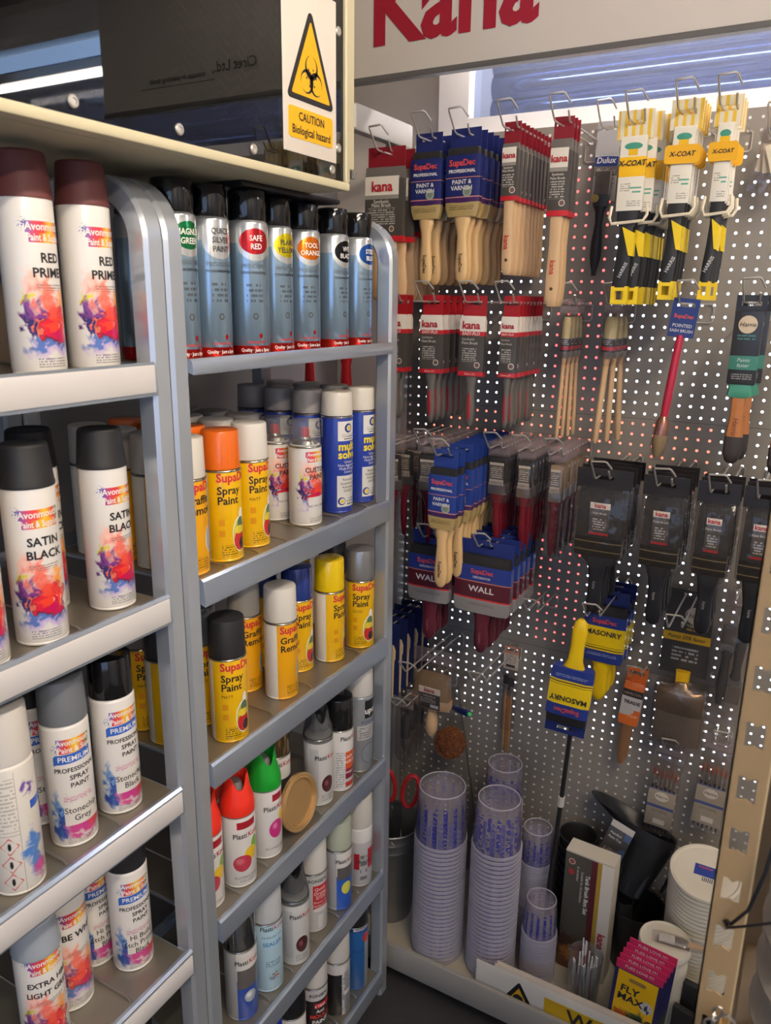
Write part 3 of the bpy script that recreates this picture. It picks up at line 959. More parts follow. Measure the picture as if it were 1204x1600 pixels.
MULTI = print_mat('multi_print', (38, 62, 158), [('rect', -0.018, 0.030, 0.152, 0.192, (226, 222, 214)), ('rect', -0.020, 0.032, 0.014, 0.080, (226, 222, 214)), ('ell', 0.006, 0.178, 0.0095, 0.0095, (34, 50, 120)), ('ell', 0.0075, 0.178, 0.0060, 0.0060, (226, 222, 214)), ('ell', 0.0075, 0.178, 0.0042, 0.0042, (226, 200, 40)), ('lines', -0.010, 0.024, 0.155, 0.166, 0.005, (60, 60, 66)), ('ell', -0.010, 0.026, 0.0085, 0.0085, (34, 50, 120)), ('ell', -0.0085, 0.026, 0.0060, 0.0060, (226, 222, 214)), ('ell', -0.0085, 0.026, 0.004, 0.004, (226, 200, 40)), ('lines', 0.002, 0.024, 0.018, 0.032, 0.006, (50, 50, 56))], 0.3, coat=0.25)
multi_text = [('multi', 0.0230, (240, 214, 40), 0.006, 0.1400, dict(bold=0.035)), ('solve', 0.0230, (240, 214, 40), 0.006, 0.1230, dict(bold=0.035)), ('Unique', 0.0076, WH, 0.006, 0.1085), ('Non-Aggressive', 0.0076, WH, 0.006, 0.1015), ('Multi-Purpose', 0.0076, WH, 0.006, 0.0945), ('Solvent', 0.0076, WH, 0.006, 0.0875), ('Removes', 0.0078, K, 0.006, 0.0715), ('Sealants and', 0.0078, K, 0.006, 0.0635), ('Adhesives', 0.0078, K, 0.006, 0.0555), ('SAFELY', 0.0078, K, 0.006, 0.0475)]
CUST = print_mat('custom_print', (224, 220, 214), LOGO[:1] + [('ramp', -0.017, 0.028, 0.1365, 0.1475, [(206, 70, 110), (226, 80, 60), (240, 196, 60), (224, 70, 60)]), ('ramp', -0.014, 0.026, 0.1270, 0.1365, [(206, 60, 100), (226, 60, 60), (240, 200, 50), (206, 70, 60)])] +
                [(s[0], s[1], s[2] + 0.008, s[3], s[4] * 0.8) + s[5:] for s in SW] + [('rect', -0.013, 0.034, 0.022, 0.058, (228, 224, 218)), ('lines', -0.01, 0.026, 0.006, 0.018, 0.003, (110, 110, 110))], 0.3, coat=0.25)
cust_text = [('Avonmouth', 0.0092, WH, 0.006, 0.1420, dict(bold=0.03, sx=0.9)), ('Paint & Supplies', 0.0088, WH, 0.007, 0.1318, dict(bold=0.03, sx=0.72)), ('CUSTOM', 0.0132, K, 0.008, 0.1115, dict(bold=0.02)), ('PAINT', 0.0132, K, 0.008, 0.0975, dict(bold=0.02)), ('RAL 7012 - Satin', 0.0055, K, 0.006, 0.040)]
def plasti(name, base, shapes, metal=0.0):
    return print_mat('plasti_' + name, base, shapes, 0.3, metal, coat=0.25)
PFL_R = plasti('fluo_red', (222, 218, 214), [('rect', -0.014, 0.026, 0.127, 0.142, (158, 30, 44)), ('ell', 0.024, 0.086, 0.010, 0.016, (120, 176, 60)), ('ell', 0.013, 0.070, 0.0145, 0.0145, (238, 196, 40)), ('ell', -0.005, 0.053, 0.0185, 0.0175, (196, 60, 80)), ('ell', -0.010, 0.058, 0.007, 0.006, (222, 120, 130), 0, 0.5), ('rect', -0.2, 0.2, 0.150, 0.2, (110, 106, 102)), ('lines', -0.012, 0.018, 0.012, 0.018, 0.003, (90, 90, 90))])
PFL_G = plasti('fluo_green', (222, 218, 214), [('rect', -0.004, 0.026, 0.127, 0.142, (158, 30, 44)), ('ell', 0.020, 0.088, 0.009, 0.014, (240, 200, 60)), ('ell', 0.005, 0.064, 0.0170, 0.0200, (206, 50, 130)), ('ell', 0.001, 0.071, 0.005, 0.006, (232, 130, 180), 0, 0.5), ('rect', -0.2, 0.2, 0.150, 0.2, (110, 106, 102))])
def kote(shift=0.0, z=0.112):
    return [('Plasti', 0.0150, K, -0.0125 + shift, z, dict(bold=0.014, sx=0.88)), ('Kote', 0.0150, (176, 24, 40), 0.0158 + shift, z, dict(bold=0.014, sx=0.88))]
PBR = plasti('brown_drop', (206, 204, 200), [('ell', 0.008, 0.052, 0.0150, 0.0200, (84, 34, 36)), ('ell', 0.004, 0.055, 0.004, 0.006, (150, 90, 90), 0, 0.5), ('rect', -0.034, -0.014, 0.02, 0.14, (186, 186, 186)), ('lines', -0.008, 0.022, 0.010, 0.026, 0.004, (120, 120, 120))])
PBL = plasti('blue_chrome', (214, 212, 208), [('rect', -0.2, 0.2, 0.0, 0.098, (36, 74, 170)), ('rect', -0.016, 0.2, 0.078, 0.130, (96, 92, 90)), ('rect', -0.016, 0.2, 0.123, 0.17, (214, 212, 208)), ('rect', -0.2, -0.017, 0.0, 0.17, (176, 178, 182)), ('ell', 0.010, 0.056, 0.013, 0.014, (176, 180, 186)), ('ell', 0.007, 0.060, 0.006, 0.006, (240, 240, 240), 0, 0.5)])
PYL = plasti('blue_yellow', (214, 212, 206), [('rect', -0.2, 0.2, 0.0, 0.095, (34, 88, 190)), ('rect', -0.016, 0.2, 0.085, 0.120, (90, 86, 84)), ('rect', -0.016, 0.2, 0.118, 0.17, (214, 212, 206)), ('rect', -0.2, -0.018, 0.0, 0.17, (180, 182, 184)), ('ell', 0.008, 0.060, 0.014, 0.017, (226, 222, 90))])
PGD = plasti('gold_top', (212, 210, 206), [('rect', -0.2, 0.2, 0.0, 0.075, (40, 60, 120)), ('rect', -0.2, 0.2, 0.06, 0.10, (60, 58, 60))])
QDA = plasti('quick_acrylic', (222, 218, 214), [('rect', -0.004, 0.2, 0.045, 0.098, (226, 96, 50)), ('rect', -0.004, 0.2, 0.030, 0.055, (140, 30, 60)), ('rect', -0.004, 0.024, 0.010, 0.022, (206, 60, 50)), ('lines', -0.026, -0.006, 0.01, 0.10, 0.006, (150, 146, 142))])
UPO = plasti('upol_grey', (150, 154, 158), [('rect', -0.004, 0.2, 0.140, 0.185, (34, 40, 40)), ('rect', -0.022, 0.2, 0.085, 0.122, (206, 206, 204)), ('lines', -0.018, 0.014, 0.088, 0.118, 0.006, (120, 120, 124)), ('ell', 0.010, 0.048, 0.022, 0.026, (96, 110, 150)), ('ell', 0.010, 0.048, 0.0205, 0.0245, (156, 160, 166))], 0.3)
SEAL = plasti('sealer', (176, 206, 220), [('dots', 0.006, 0.040, 0.022, 170, (90, 140, 60)), ('dots', 0.012, 0.036, 0.016, 210, (206, 70, 70)), ('dots', 0.0, 0.034, 0.014, 240, (60, 90, 170)), ('lines', -0.012, 0.022, 0.062, 0.078, 0.005, (60, 90, 120))])
RON = plasti('ronseal', (196, 194, 194), [('rect', -0.2, 0.2, 0.125, 0.17, (190, 190, 190)), ('rect', -0.012, 0.2, 0.060, 0.125, (196, 36, 44)), ('ell', 0.008, 0.060, 0.020, 0.006, (226, 222, 220)), ('lines', -0.006, 0.022, 0.088, 0.098, 0.004, (236, 226, 220)), ('rect', 0.0, 0.012, 0.01, 0.045, (222, 220, 216))])
RONM = plasti('ronseal_mould', (40, 38, 40), [('rect', -0.2, 0.2, 0.120, 0.16, (196, 194, 194)), ('rect', -0.010, 0.2, 0.098, 0.112, (206, 40, 44)), ('rect', 0.010, 0.2, 0.012, 0.030, (60, 130, 70))])
TRD = plasti('trade_red', (190, 188, 188), [('rect', -0.2, 0.2, 0.125, 0.17, (222, 220, 216)), ('rect', -0.026, -0.012, 0.05, 0.095, (186, 34, 40)), ('rect', 0.010, 0.2, 0.05, 0.105, (186, 34, 40)), ('lines', -0.01, 0.008, 0.02, 0.1, 0.02, (90, 90, 92))])
WBK = plasti('white_wedge', (206, 202, 200), [('rect', -0.2, -0.002, 0.0, 0.125, (34, 32, 34)), ('ell', 0.012, 0.060, 0.012, 0.07, (150, 148, 150), 0.3, 0.1), ('rect', 0.004, 0.03, 0.060, 0.072, (232, 230, 226))])
MOH = plasti('blue_sealant', (34, 92, 156), [('rect', -0.2, 0.2, 0.178, 0.192, (30, 60, 120)), ('rect', 0.012, 0.2, 0.0, 0.165, (150, 154, 158)), ('ell', 0.016, 0.156, 0.010, 0.014, (206, 50, 50))])
HAZ = print_mat('hazard_side', (222, 216, 206), [('lines', -0.030, 0.006, 0.095, 0.172, 0.0055, (170, 164, 154)), ('rect', 0.0065, 0.0070, 0.0, 0.180, (110, 106, 100)), ('rect', -0.04, 0.0065, 0.090, 0.0906, (110, 106, 100)), ('ell', 0.022, 0.055, 0.011, 0.030, (80, 130, 200), 1.0, 0.3), ('ell', 0.028, 0.030, 0.010, 0.012, (214, 70, 150), 1.0, 0.3), ('ell', 0.020, 0.150, 0.006, 0.010, (110, 80, 160), 0.9, 0.3), ('rect', 0.024, 0.06, 0.118, 0.130, (52, 96, 190))], 0.3, coat=0.25)

def cap(c, gloss=0.45):
    return mat('cap_%d_%d_%d_%d' % (c + (int(gloss * 100),)), c, gloss, coat=0.0 if gloss > 0.3 else 0.4)
C_RED, C_BLK, C_GRY, C_WHT, C_ORG, C_BLU, C_YEL = (98, 48, 46), (30, 30, 32), (104, 108, 114), (214, 208, 200), (232, 108, 22), (36, 56, 130), (240, 202, 14)
G1 = 'art-swirl spray cans on the nearer shelving'
# nearer unit, top shelf
spray_can(-0.862, 0.647, PAN_Z[0], -6, 0.21, 0.257, AV, cap(C_RED, 0.6), 'white spray can with dark red cap, left of the two red primers', G1, texts=av_text('RED', 'PRIMER'))
spray_can(-0.862, 0.733, PAN_Z[0], -6, 0.21, 0.257, AV, cap(C_RED, 0.6), 'white spray can with dark red cap, red primer beside the arched frame', G1, texts=av_text('RED', 'PRIMER'))
# second shelf
sb = av_text('SATIN', 'BLACK')
spray_can(-0.848, 0.600, PAN_Z[1], -27, 0.21, 0.257, AV, cap(C_BLK, 0.55), 'satin black spray can at the shelf front with its whole label facing out', G1, texts=sb)
spray_can(-0.861, 0.728, PAN_Z[1], -11, 0.21, 0.257, AV, cap(C_BLK, 0.55), 'satin black spray can standing nearest the shelf post', G1, texts=sb)
spray_can(-0.935, 0.672, PAN_Z[1], -8, 0.21, 0.257, AV, cap(C_BLK, 0.55), 'satin black spray can half hidden between the two front ones', G1, texts=sb)
spray_can(-0.925, 0.560, PAN_Z[1], -8, 0.21, 0.257, AV, cap(C_BLK, 0.55), 'black-capped spray can behind the frontmost satin black can', G1, texts=sb)
spray_can(-0.846, 0.512, PAN_Z[1], -14, 0.21, 0.257, AV, cap(C_BLK, 0.55), 'black-capped spray can cut by the left picture edge, second shelf', G1, texts=sb)
spray_can(-1.005, 0.600, PAN_Z[1], -8, 0.21, 0.257, AV, cap(C_BLK, 0.55), 'black-capped spray can in the third row of satin blacks', G1)
# third shelf
def premium(x, y, z, face, capc, label, l, h1=0.255, gl=0.35, kind='tall'):
    t = spray_can(x, y, z, face, 0.192, h1, AVP, cap(capc, gl), label, 'premium spray cans on the nearer shelving', kind=kind, texts=avp_text(*l), seam=False)
    link('ribbon', ribbon_mesh(), mat('ribbon_blue', (48, 96, 186), 0.35), t)
    return t
premium(-0.862, 0.626, PAN_Z[2], -26, C_GRY, 'white premium spray can with grey cap, stonechip grey', ('Stonechip', 'Grey'), gl=0.5)
premium(-0.862, 0.711, PAN_Z[2], -17, (18, 18, 20), 'white premium spray can with glossy black cap, stonechip black', ('Stonechip', 'Black'), 0.252, 0.1)
hz = spray_can(-0.848, 0.526, PAN_Z[2], -32, 0.190, 0.262, HAZ, cap((206, 200, 192), 0.35), 'white-capped spray can turned to show three red hazard diamonds', 'premium spray cans on the nearer shelving', kind='tall', seam=False)
for i, z in enumerate((0.075, 0.048, 0.022)):
    q = MB()
    R = RC + 0.0004
    vs = []
    for d, zz in ((0, 0.013), (0.0125, 0), (0, -0.013), (-0.0125, 0), (0, 0.0112), (0.0108, 0), (0, -0.0112), (-0.0108, 0)):
        a = (-0.008 + d) / R
        vs.append((R * math.sin(a), -R * math.cos(a), z + zz))
    link('hazard_diamond', q.add(vs, [(0, 3, 7, 4), (3, 2, 6, 7), (2, 1, 5, 6), (1, 0, 4, 5)]), mat('diamond_red', (200, 60, 50), 0.5), hz)
    link('hazard_mark', loft_mesh('hazard_mark', [(z - 0.005, 0.0012, 0.0002), (z - 0.001, 0.0024, 0.0002), (z + 0.005, 0.0016, 0.0002)], 8, 2), BLK, hz, loc=(R * math.sin(-0.008 / R), -R * math.cos(-0.008 / R) - 0.0002, 0), rot=(0, 0, -0.008 / R))
premium(-0.942, 0.632, PAN_Z[2], -8, C_BLK, 'black-capped premium can behind the stonechip cans', ('Stonechip', 'Black'))
premium(-0.938, 0.53, PAN_Z[2], -8, C_BLK, 'black-capped premium can behind the hazard-label can', ('Stonechip', 'Black'))
# fourth shelf
spray_can(-0.868, 0.548, PAN_Z[3], -26, 0.185, 0.232, AV, cap((150, 158, 168), 0.45), 'white spray can with pale blue-grey cap, extra light grey', G1, texts=[t if t[4] > 0.15 else t for t in av_text('EXTRA HBE', 'LIGHT GREY', 0.0122)])
spray_can(-0.905, 0.622, PAN_Z[3], -14, 0.21, 0.255, AV, cap((200, 198, 194), 0.4), 'white spray can with pale cap behind the light grey one', G1, texts=av_text('HBE WHITE', ''))
premium(-0.940, 0.698, PAN_Z[3], -10, C_BLK, 'black-capped premium primer can in the second row', ('Hi Build', 'Etch Primer', 'Black'))
premium(-0.879, 0.724, PAN_Z[3], -25, C_BLK, 'white premium can with matt black cap, etch primer near the post', ('Hi Build', 'Etch Primer', 'Black'), 0.240, 0.6)
spray_can(-0.862, 0.70, PAN_Z[4], -10, 0.192, 0.25, AVP, cap((26, 26, 28), 0.2), 'glossy black-capped can on the lowest visible nearer shelf', G1, kind='tall', seam=False)
bx = tag(link('cardboard_box', MB().rbox(-0.06, 0.06, -0.032, 0.032, 0, 0.11, 0.003), mat('cardboard', (132, 108, 82), 0.8), loc=(-1.03, 0.735, PAN_Z[0])), 'brown cardboard box at the back of the top shelf', 'box')

# right unit, top shelf: seven silver cans
GP = 'silver industrial spray cans on the top shelf'
CB = cap((16, 16, 18), 0.12)
zt = PAN_Z[0]
for (x, y, face, nm, c, a, b, ink, lab) in (
        (-0.862, 0.893, -8, 'green', (24, 120, 70), 'MAGNUM', 'GREEN', WH, 'silver spray can with green oval, leftmost on the top shelf'),
        (-0.862, 0.966, -18, 'quick', (206, 208, 208), 'QUICK', 'SILVER', (44, 44, 48), 'silver spray can lettered quick silver paint without coloured oval'),
        (-0.845, 1.040, -33, 'safe', (190, 36, 44), 'SAFE', 'RED', WH, 'silver spray can with red oval on the top shelf'),
        (-0.862, 1.130, -10, 'plant', (226, 206, 30), 'PLANT', 'YELLOW', (44, 44, 48), 'silver spray can with yellow oval on the top shelf'),
        (-0.862, 1.214, -28, 'tool', (226, 116, 24), 'TOOL', 'ORANGE', WH, 'silver spray can with orange oval on the top shelf'),
        (-0.862, 1.312, -6, 'vht', (28, 28, 30), 'VHT', 'BLACK', WH, 'silver spray can with black oval on the top shelf'),
        (-0.862, 1.402, -8, 'steel', (30, 80, 160), 'STEEL', 'BLUE', WH, 'silver spray can with blue oval at the end of the top shelf')):
    spray_can(x, y, zt, face, 0.214, 0.258, pro_print(nm, c), CB, lab, GP, kind='step', texts=pro_text(a, b, ink, 'PAINT' if nm == 'quick' else None), seam=False)
for i, (x, y) in enumerate(((-0.945, 0.90), (-0.94, 0.985))):
    spray_can(x, y, zt, -10, 0.214, 0.258, pro_print('tool' if i else 'vht', (226, 116, 24)), CB, 'silver can in the second row behind the %s' % ('green oval' if i == 0 else 'quick silver one'), GP, kind='step', seam=False)

# right unit, second shelf
G2 = 'yellow spray cans'
z = PAN_Z[1]
cw = cap((220, 214, 204), 0.3)
spray_can(-0.862, 0.888, z, -14, 0.16, 0.222, GRF, cw, 'yellow graffiti remover with white cap, half behind the post, second shelf', G2, 'tall', supa_text('Graffiti', 'Remover', None))
spray_can(-0.862, 0.973, z, -22, 0.16, 0.222, SUP, cap(C_ORG, 0.25), 'yellow spray can with bright orange cap', G2, 'tall', supa_text(c=None))
spray_can(-0.872, 1.060, z, -14, 0.16, 0.222, SUP, cw, 'yellow spray can with white cap beside the orange-capped one', G2, 'tall', supa_text())
for k in (1, 2, 3):
    spray_can(-0.862 - 0.072 * k, 0.888, z, -14, 0.16, 0.222, GRF, cap((186, 184, 180), 0.4), 'pale-capped remover can, %s row behind the post' % ORD[k], G2, 'tall', supa_text('Graffiti', 'Remover', None) if k == 1 else (), parts=False)
    spray_can(-0.862 - 0.072 * k, 0.973, z, -22, 0.16, 0.222, SUP, cap(C_ORG, 0.25), 'orange-capped can in the %s row back' % ORD[k], G2, 'tall')
for k in (1, 2):
    spray_can(-0.874 - 0.072 * k, 1.060, z, -14, 0.16, 0.222, SUP, cap((190, 186, 180), 0.4), 'white-capped yellow can in the %s row back' % ORD[k], G2, 'tall')
for k in range(4):
    spray_can(-0.869 - 0.072 * k, 1.224, z, -22, 0.16, 0.205, CUST, None, 'clear-capped custom paint can, %s' % ('at the shelf front' if k == 0 else ORD[k] + ' row back'), 'custom paint cans with clear caps', 'clear', cust_text if k < 2 else ())
for j, yy in enumerate((1.336, 1.437)):
    for k in range(4):
        nm = 'beside the clear-capped can' if j == 0 else 'nearest the end post'
        if k == 0:
            spray_can(-0.867 if j == 0 else -0.873, yy, z, -22 if j == 0 else -14, 0.204, 0.250, MULTI, cap((222, 214, 200), 0.3), 'blue and white solvent can %s' % nm, 'blue solvent cans', 'tall', multi_text)
        else:
            spray_can(-0.867 - 0.073 * k, yy, z, -20, 0.204, 0.250, MULTI, cap((160, 155, 152), 0.45), 'grey-capped can, %s row behind the solvent can %s' % (ORD[k], nm), 'grey-capped cans', 'tall')
for k in range(3):
    spray_can(-0.95 - 0.073 * k, 1.135, z, -20, 0.16, 0.222, SUP, cap((130, 126, 124), 0.45), 'grey-capped yellow can, %s back beside the clear caps' % ORD[k], G2, 'tall')

# third shelf
z = PAN_Z[2]
st_ = supa_text()
spray_can(-0.845, 0.949, z, -30, 0.162, 0.228, SUP, cap((34, 34, 36), 0.5), 'yellow spray can with matt black cap at the shelf front', G2, 'tall', st_)
spray_can(-0.858, 1.119, z, -13, 0.162, 0.228, GRF, cw, 'yellow graffiti remover with white cap in mid shelf', G2, 'tall', supa_text('Graffiti', 'Remover', None))
spray_can(-0.897, 1.228, z, -24, 0.162, 0.228, SUP, cap(C_BLU, 0.25), 'yellow spray can with dark blue cap', G2, 'tall', supa_text(c=None))
spray_can(-0.866, 1.303, z, 0, 0.162, 0.228, SUP, cap(C_YEL, 0.25), 'yellow spray can with yellow cap at the shelf front', G2, 'tall', supa_text(c=None))
spray_can(-0.846, 1.395, z, -46, 0.162, 0.228, SUP, mat('cap_silver', (150, 150, 152), 0.3, 0.6), 'yellow spray can with silver cap at the end post', G2, 'tall', supa_text(c='GLOSS'))
for x, y, c, lab in ((-0.925, 0.965, (96, 100, 106), 'grey-capped yellow can behind the black-capped one'), (-0.935, 0.888, (40, 40, 44), 'dark-capped yellow can behind the post, third shelf'), (-1.004, 0.90, (150, 150, 152), 'pale grey-capped can at the back, third shelf'),
                    (-0.936, 1.105, (196, 192, 186), 'white-capped remover behind the front one, third shelf'), (-0.975, 1.21, C_BLU, 'blue-capped can behind the blue one'),
                    (-0.945, 1.290, C_YEL, 'yellow-capped can behind the front yellow cap'), (-0.925, 1.405, (78, 78, 80), 'dark silver-capped can behind the silver cap')):
    spray_can(x, y, z, -18, 0.162, 0.228, GRF if 'remover' in lab else SUP, cap(c, 0.3), lab, G2, 'tall', supa_text('Graffiti', 'Remover', None) if 'remover' in lab else (st_ if y < 1 else ()))

# fourth shelf
z = PAN_Z[3]
G4 = 'mixed spray cans on the lower shelves'
spray_can(-0.848, 0.961, z, -28, 0.165, 0.228, PFL_R, mat('hood_red', (238, 52, 34), 0.35), 'fluorescent spray can with scooped red hood', G4, 'hood', kote(0.004, 0.112) + [('FLUORESCENT', 0.0072, (90, 86, 84), 0.002, 0.022)], seam=False)
spray_can(-0.862, 0.885, z, -20, 0.165, 0.228, PFL_R, MATS['hood_red'], 'red-hooded spray can half hidden behind the post', G4, 'hood', kote(0.004, 0.112), seam=False)
spray_can(-0.853, 1.049, z, -18, 0.165, 0.228, PFL_G, mat('hood_green', (22, 150, 44), 0.35), 'fluorescent spray can with scooped green hood', G4, 'hood', kote(0.004, 0.112) + [('FLUORESCENT', 0.0072, (90, 86, 84), 0.004, 0.022)], seam=False)
spray_can(-0.93, 1.055, z, -18, 0.165, 0.228, PFL_G, MATS['hood_green'], 'green-hooded can behind the front green one', G4, 'hood', seam=False)
spray_can(-0.93, 0.965, z, -18, 0.165, 0.228, PFL_R, MATS['hood_red'], 'red-hooded can behind the front red one', G4, 'hood', seam=False)
spray_can(-0.905, 1.150, z, -30, 0.155, 0.228, PGD, mat('cap_bronze', (176, 150, 110), 0.12, 0.95), 'spray can with shiny bronze cap behind the paint tin lid', G4, 'tall', kote(0.002, 0.135))
spray_can(-0.856, 1.240, z, -30, 0.165, 0.222, PBR, None, 'spray can with smoky clear hood and brown drop', G4, 'clearhood', kote(0.004, 0.118), seam=True)
spray_can(-0.845, 1.307, z, -24, 0.155, 0.225, QDA, cap((20, 20, 22), 0.15), 'black-capped acrylic spray can with orange panel', G4, 'tall', kote(0.010, 0.132) + [('QUICK DRY', 0.0095, WH, 0.012, 0.085, dict(bold=0.02)), ('ACRYLIC', 0.0095, WH, 0.012, 0.073, dict(bold=0.02)), ('PAINT', 0.008, WH, 0.008, 0.046, dict(bold=0.02))])
spray_can(-0.844, 1.392, z, -28, 0.196, 0.262, UPO, cap((206, 202, 196), 0.25), 'tall grey spray can with white cap at the end post', G4, 'dome', [('upol', 0.021, WH, 0.014, 0.158, dict(bold=0.03)), ('POWER', 0.012, (60, 70, 120), 0.008, 0.130)], seam=False)
# paint tin lid leaning on the fourth shelf
ld = thing('tin_lid', 'round gold metal paint tin lid leaning on the shelf front', 'lid', loc=(-0.835, 1.135, PAN_Z[3] + 0.0615), rot=(math.radians(80), 0, math.radians(90)))
GOLD = mat('gold_lacquer', (214, 172, 116), 0.25, 0.6, var=0.08, vscale=22)
link('disc', lathe_mesh('disc', [(0.0, 0.0), (0.046, 0.0), (0.047, 0.0012), (0.046, 0.002), (0.0, 0.002)], 40, close_top=False, close_bot=False), GOLD, ld)
link('rim', lathe_mesh('rim', [(0.0465, 0.001), (0.0475, 0.006), (0.0505, 0.0072), (0.0535, 0.006), (0.056, 0.0072), (0.0595, 0.006), (0.0605, 0.002), (0.0590, -0.003), (0.054, -0.002), (0.050, -0.002), (0.0465, 0.001)], 40, close_top=False, close_bot=False), GOLD, ld)

# fifth shelf
z = PAN_Z[4]
spray_can(-0.857, 0.962, z, -34, 0.17, 0.248, PBL, mat('cap_chrome', (190, 192, 196), 0.06, 1.0), 'spray can with mirror chrome cap and blue label', G4, 'tall', kote(0.006, 0.140), seam=True)
spray_can(-0.853, 1.041, z, -36, 0.172, 0.252, SEAL, cap((188, 190, 192), 0.5), 'pale blue sealer spray can with frosted cap', G4, 'tall', kote(0.004, 0.158) + [('Hobby&Craft', 0.0085, (70, 110, 150), 0.004, 0.138), ('SEALER', 0.0135, (60, 130, 190), 0.004, 0.120, dict(bold=0.02))])
spray_can(-0.844, 1.125, z, -36, 0.165, 0.240, PBR, None, 'spray can with black clear hood on the fifth shelf', G4, 'clearhood', kote(0.006, 0.125))
spray_can(-0.861, 1.220, z, -34, 0.157, 0.240, RON, cap((216, 212, 206), 0.3), 'white-capped primer can with red label', G4, 'dome', [('RONSEAL', 0.0115, (50, 50, 54), 0.002, 0.137, dict(bold=0.02)), ('Quick', 0.0115, WH, 0.006, 0.115, dict(bold=0.01)), ('Drying', 0.0115, WH, 0.006, 0.104, dict(bold=0.01)), ('Primer &', 0.0085, WH, 0.006, 0.080), ('Undercoat', 0.0085, WH, 0.006, 0.071)])
spray_can(-0.847, 1.304, z, -32, 0.165, 0.235, PYL, cap((176, 182, 164), 0.35), 'blue spray can with pale green cap and yellow drop', G4, 'tall', kote(0.006, 0.135))
spray_can(-0.844, 1.395, z, -36, 0.165, 0.245, TRD, cap((206, 200, 192), 0.35), 'grey and red trade spray can with white cap at the end', G4, 'tall', [('TRADE', 0.012, (60, 60, 64), -0.002, 0.072, dict(bold=0.02))], seam=False)
# bottom shelf
z = PAN_Z[5]
spray_can(-0.850, 1.030, z, -30, 0.17, 0.252, PBL, cap((30, 46, 176), 0.2), 'glossy blue cap at the bottom edge of the picture', G4, 'tall')
spray_can(-0.850, 1.115, z, -30, 0.17, 0.255, QDA, cap((24, 24, 26), 0.35), 'black-capped can low on the bottom shelf', G4, 'tall')
spray_can(-0.858, 1.214, z, -34, 0.157, 0.250, RONM, cap((214, 210, 204), 0.3), 'white-capped mould paint can with dark label', G4, 'dome', [('RONSEAL', 0.0115, (50, 50, 54), 0.002, 0.135, dict(bold=0.02)), ('6 YEAR', 0.009, WH, 0.004, 0.104, dict(bold=0.03)), ('Anti', 0.0125, WH, 0.004, 0.089, dict(bold=0.02)), ('MOULD', 0.015, (214, 60, 50), 0.004, 0.074, dict(bold=0.03)), ('PAINT', 0.015, WH, 0.004, 0.058, dict(bold=0.03))])
spray_can(-0.848, 1.298, z, -30, 0.160, 0.258, WBK, cap((206, 202, 196), 0.3), 'white-capped can with black wedge label on the bottom shelf', G4, 'dome')
spray_can(-0.848, 1.385, z, -34, 0.195, 0.275, MOH, cap((26, 26, 28), 0.3), 'tall blue and silver can with black cap on the bottom shelf', G4, 'tall', [('MOHAWK', 0.0098, WH, 0.004, 0.185, dict(bold=0.02)), ('MATT', 0.012, (20, 60, 110), -0.006, 0.12)])
# ------------------------------------------------------------------ wire hooks and hanging brushes
YB = 1.9
HOOKZ = mat('hook_zinc', (204, 198, 190), 0.3, 0.6)
def hook_mesh(L):
    def mk():
        a, r = 0.0125, 0.0021
        mb = MB()
        mb.tube([(-a, 0.0026, 0), (-a, -L, 0), (-a - 0.001, -L - 0.006, 0.003), (-a - 0.004, -L - 0.034, 0.039), (-a - 0.003, -L - 0.037, 0.042), (0.011, -L - 0.036, 0.044), (0.0145, -L - 0.033, 0.042), (0.022, -L - 0.018, 0.027)], r, 6)
        mb.tube([(a, 0.0026, 0), (a, -L + 0.014, 0), (a + 0.0005, -L + 0.009, 0.002), (a + 0.001, -L - 0.003, 0.018)], r, 6)
        mb.tube([(-a, -0.0035, 0), (-0.020, -0.0035, -0.004), (-0.020, -0.0035, -0.036), (-0.016, -0.0035, -0.040), (0.016, -0.0035, -0.040), (0.020, -0.0035, -0.036), (0.020, -0.0035, -0.004), (a, -0.0035, 0)], 0.0018, 5)
        return mb.mesh('display_hook')
    return cached(('hook', L), mk)
def hook(x, z, L, label):
    return tag(link('display_hook', hook_mesh(L), HOOKZ, loc=(x, YB - 0.003, z)), label, 'hook', 'wire hooks on the perforated board')
def tab_mesh(w, z0, z1, hw=0.0175, y=0.0, th=0.0011, hz=0.0042):
    """card tab with a slot for the hook"""
    hw = min(hw, w / 2 - 0.003)
    return cached(('tab', w, z0, z1, hw, y, hz), lambda: plate_hole(-w / 2, w / 2, z0, z1, -hw, hw, -hz, hz, y, y + th).mesh('hang_tab', smooth=False))
def LF(key, secs, n=12, p=3.0):
    return cached(('lf', key), lambda: loft_mesh(key[0] if isinstance(key, tuple) else key, secs, n, p))
WOOD = mat('beech_handle', (216, 178, 124), 0.45, var=0.05, vscale=24, stretch=(5, 5, 1))
WOOD2 = mat('pale_beech_handle', (208, 172, 130), 0.5, var=0.05, vscale=24, stretch=(5, 5, 1))
NAVY = (28, 38, 98)
CHAR = (68, 64, 60)
BRIS = mat('black_bristle', (28, 26, 26), 0.7, bump=0.6, bscale=600, stretch=(1, 1, 0.04))
FERR = mat('tin_ferrule', (176, 172, 166), 0.3, 0.9)
def wood_handle(key, z0, z1, w0, wn, wb, t=0.008, end=0.5):
    d = z1 - z0
    return LF(key, [(z0, w0, t), (z0 + 0.10 * d, w0 * 0.97, t), (z0 + 0.24 * d, (w0 + wn) / 2 * 0.86, t * 1.05), (z0 + 0.36 * d, wn, t), (z0 + 0.6 * d, (wn + wb) / 2, t), (z0 + 0.8 * d, wb, t * 0.95), (z0 + 0.93 * d, wb * 0.85, t * 0.85), (z0 + 0.985 * d, wb * end, t * 0.6), (z1, wb * end * 0.6, t * 0.4)], 14, 2.6)
def vtext(root, s, size, col, x, z, y, **kw):
    return text(root, s, size, col, (x, y, z), rot=(0, math.radians(90), 0), **kw)

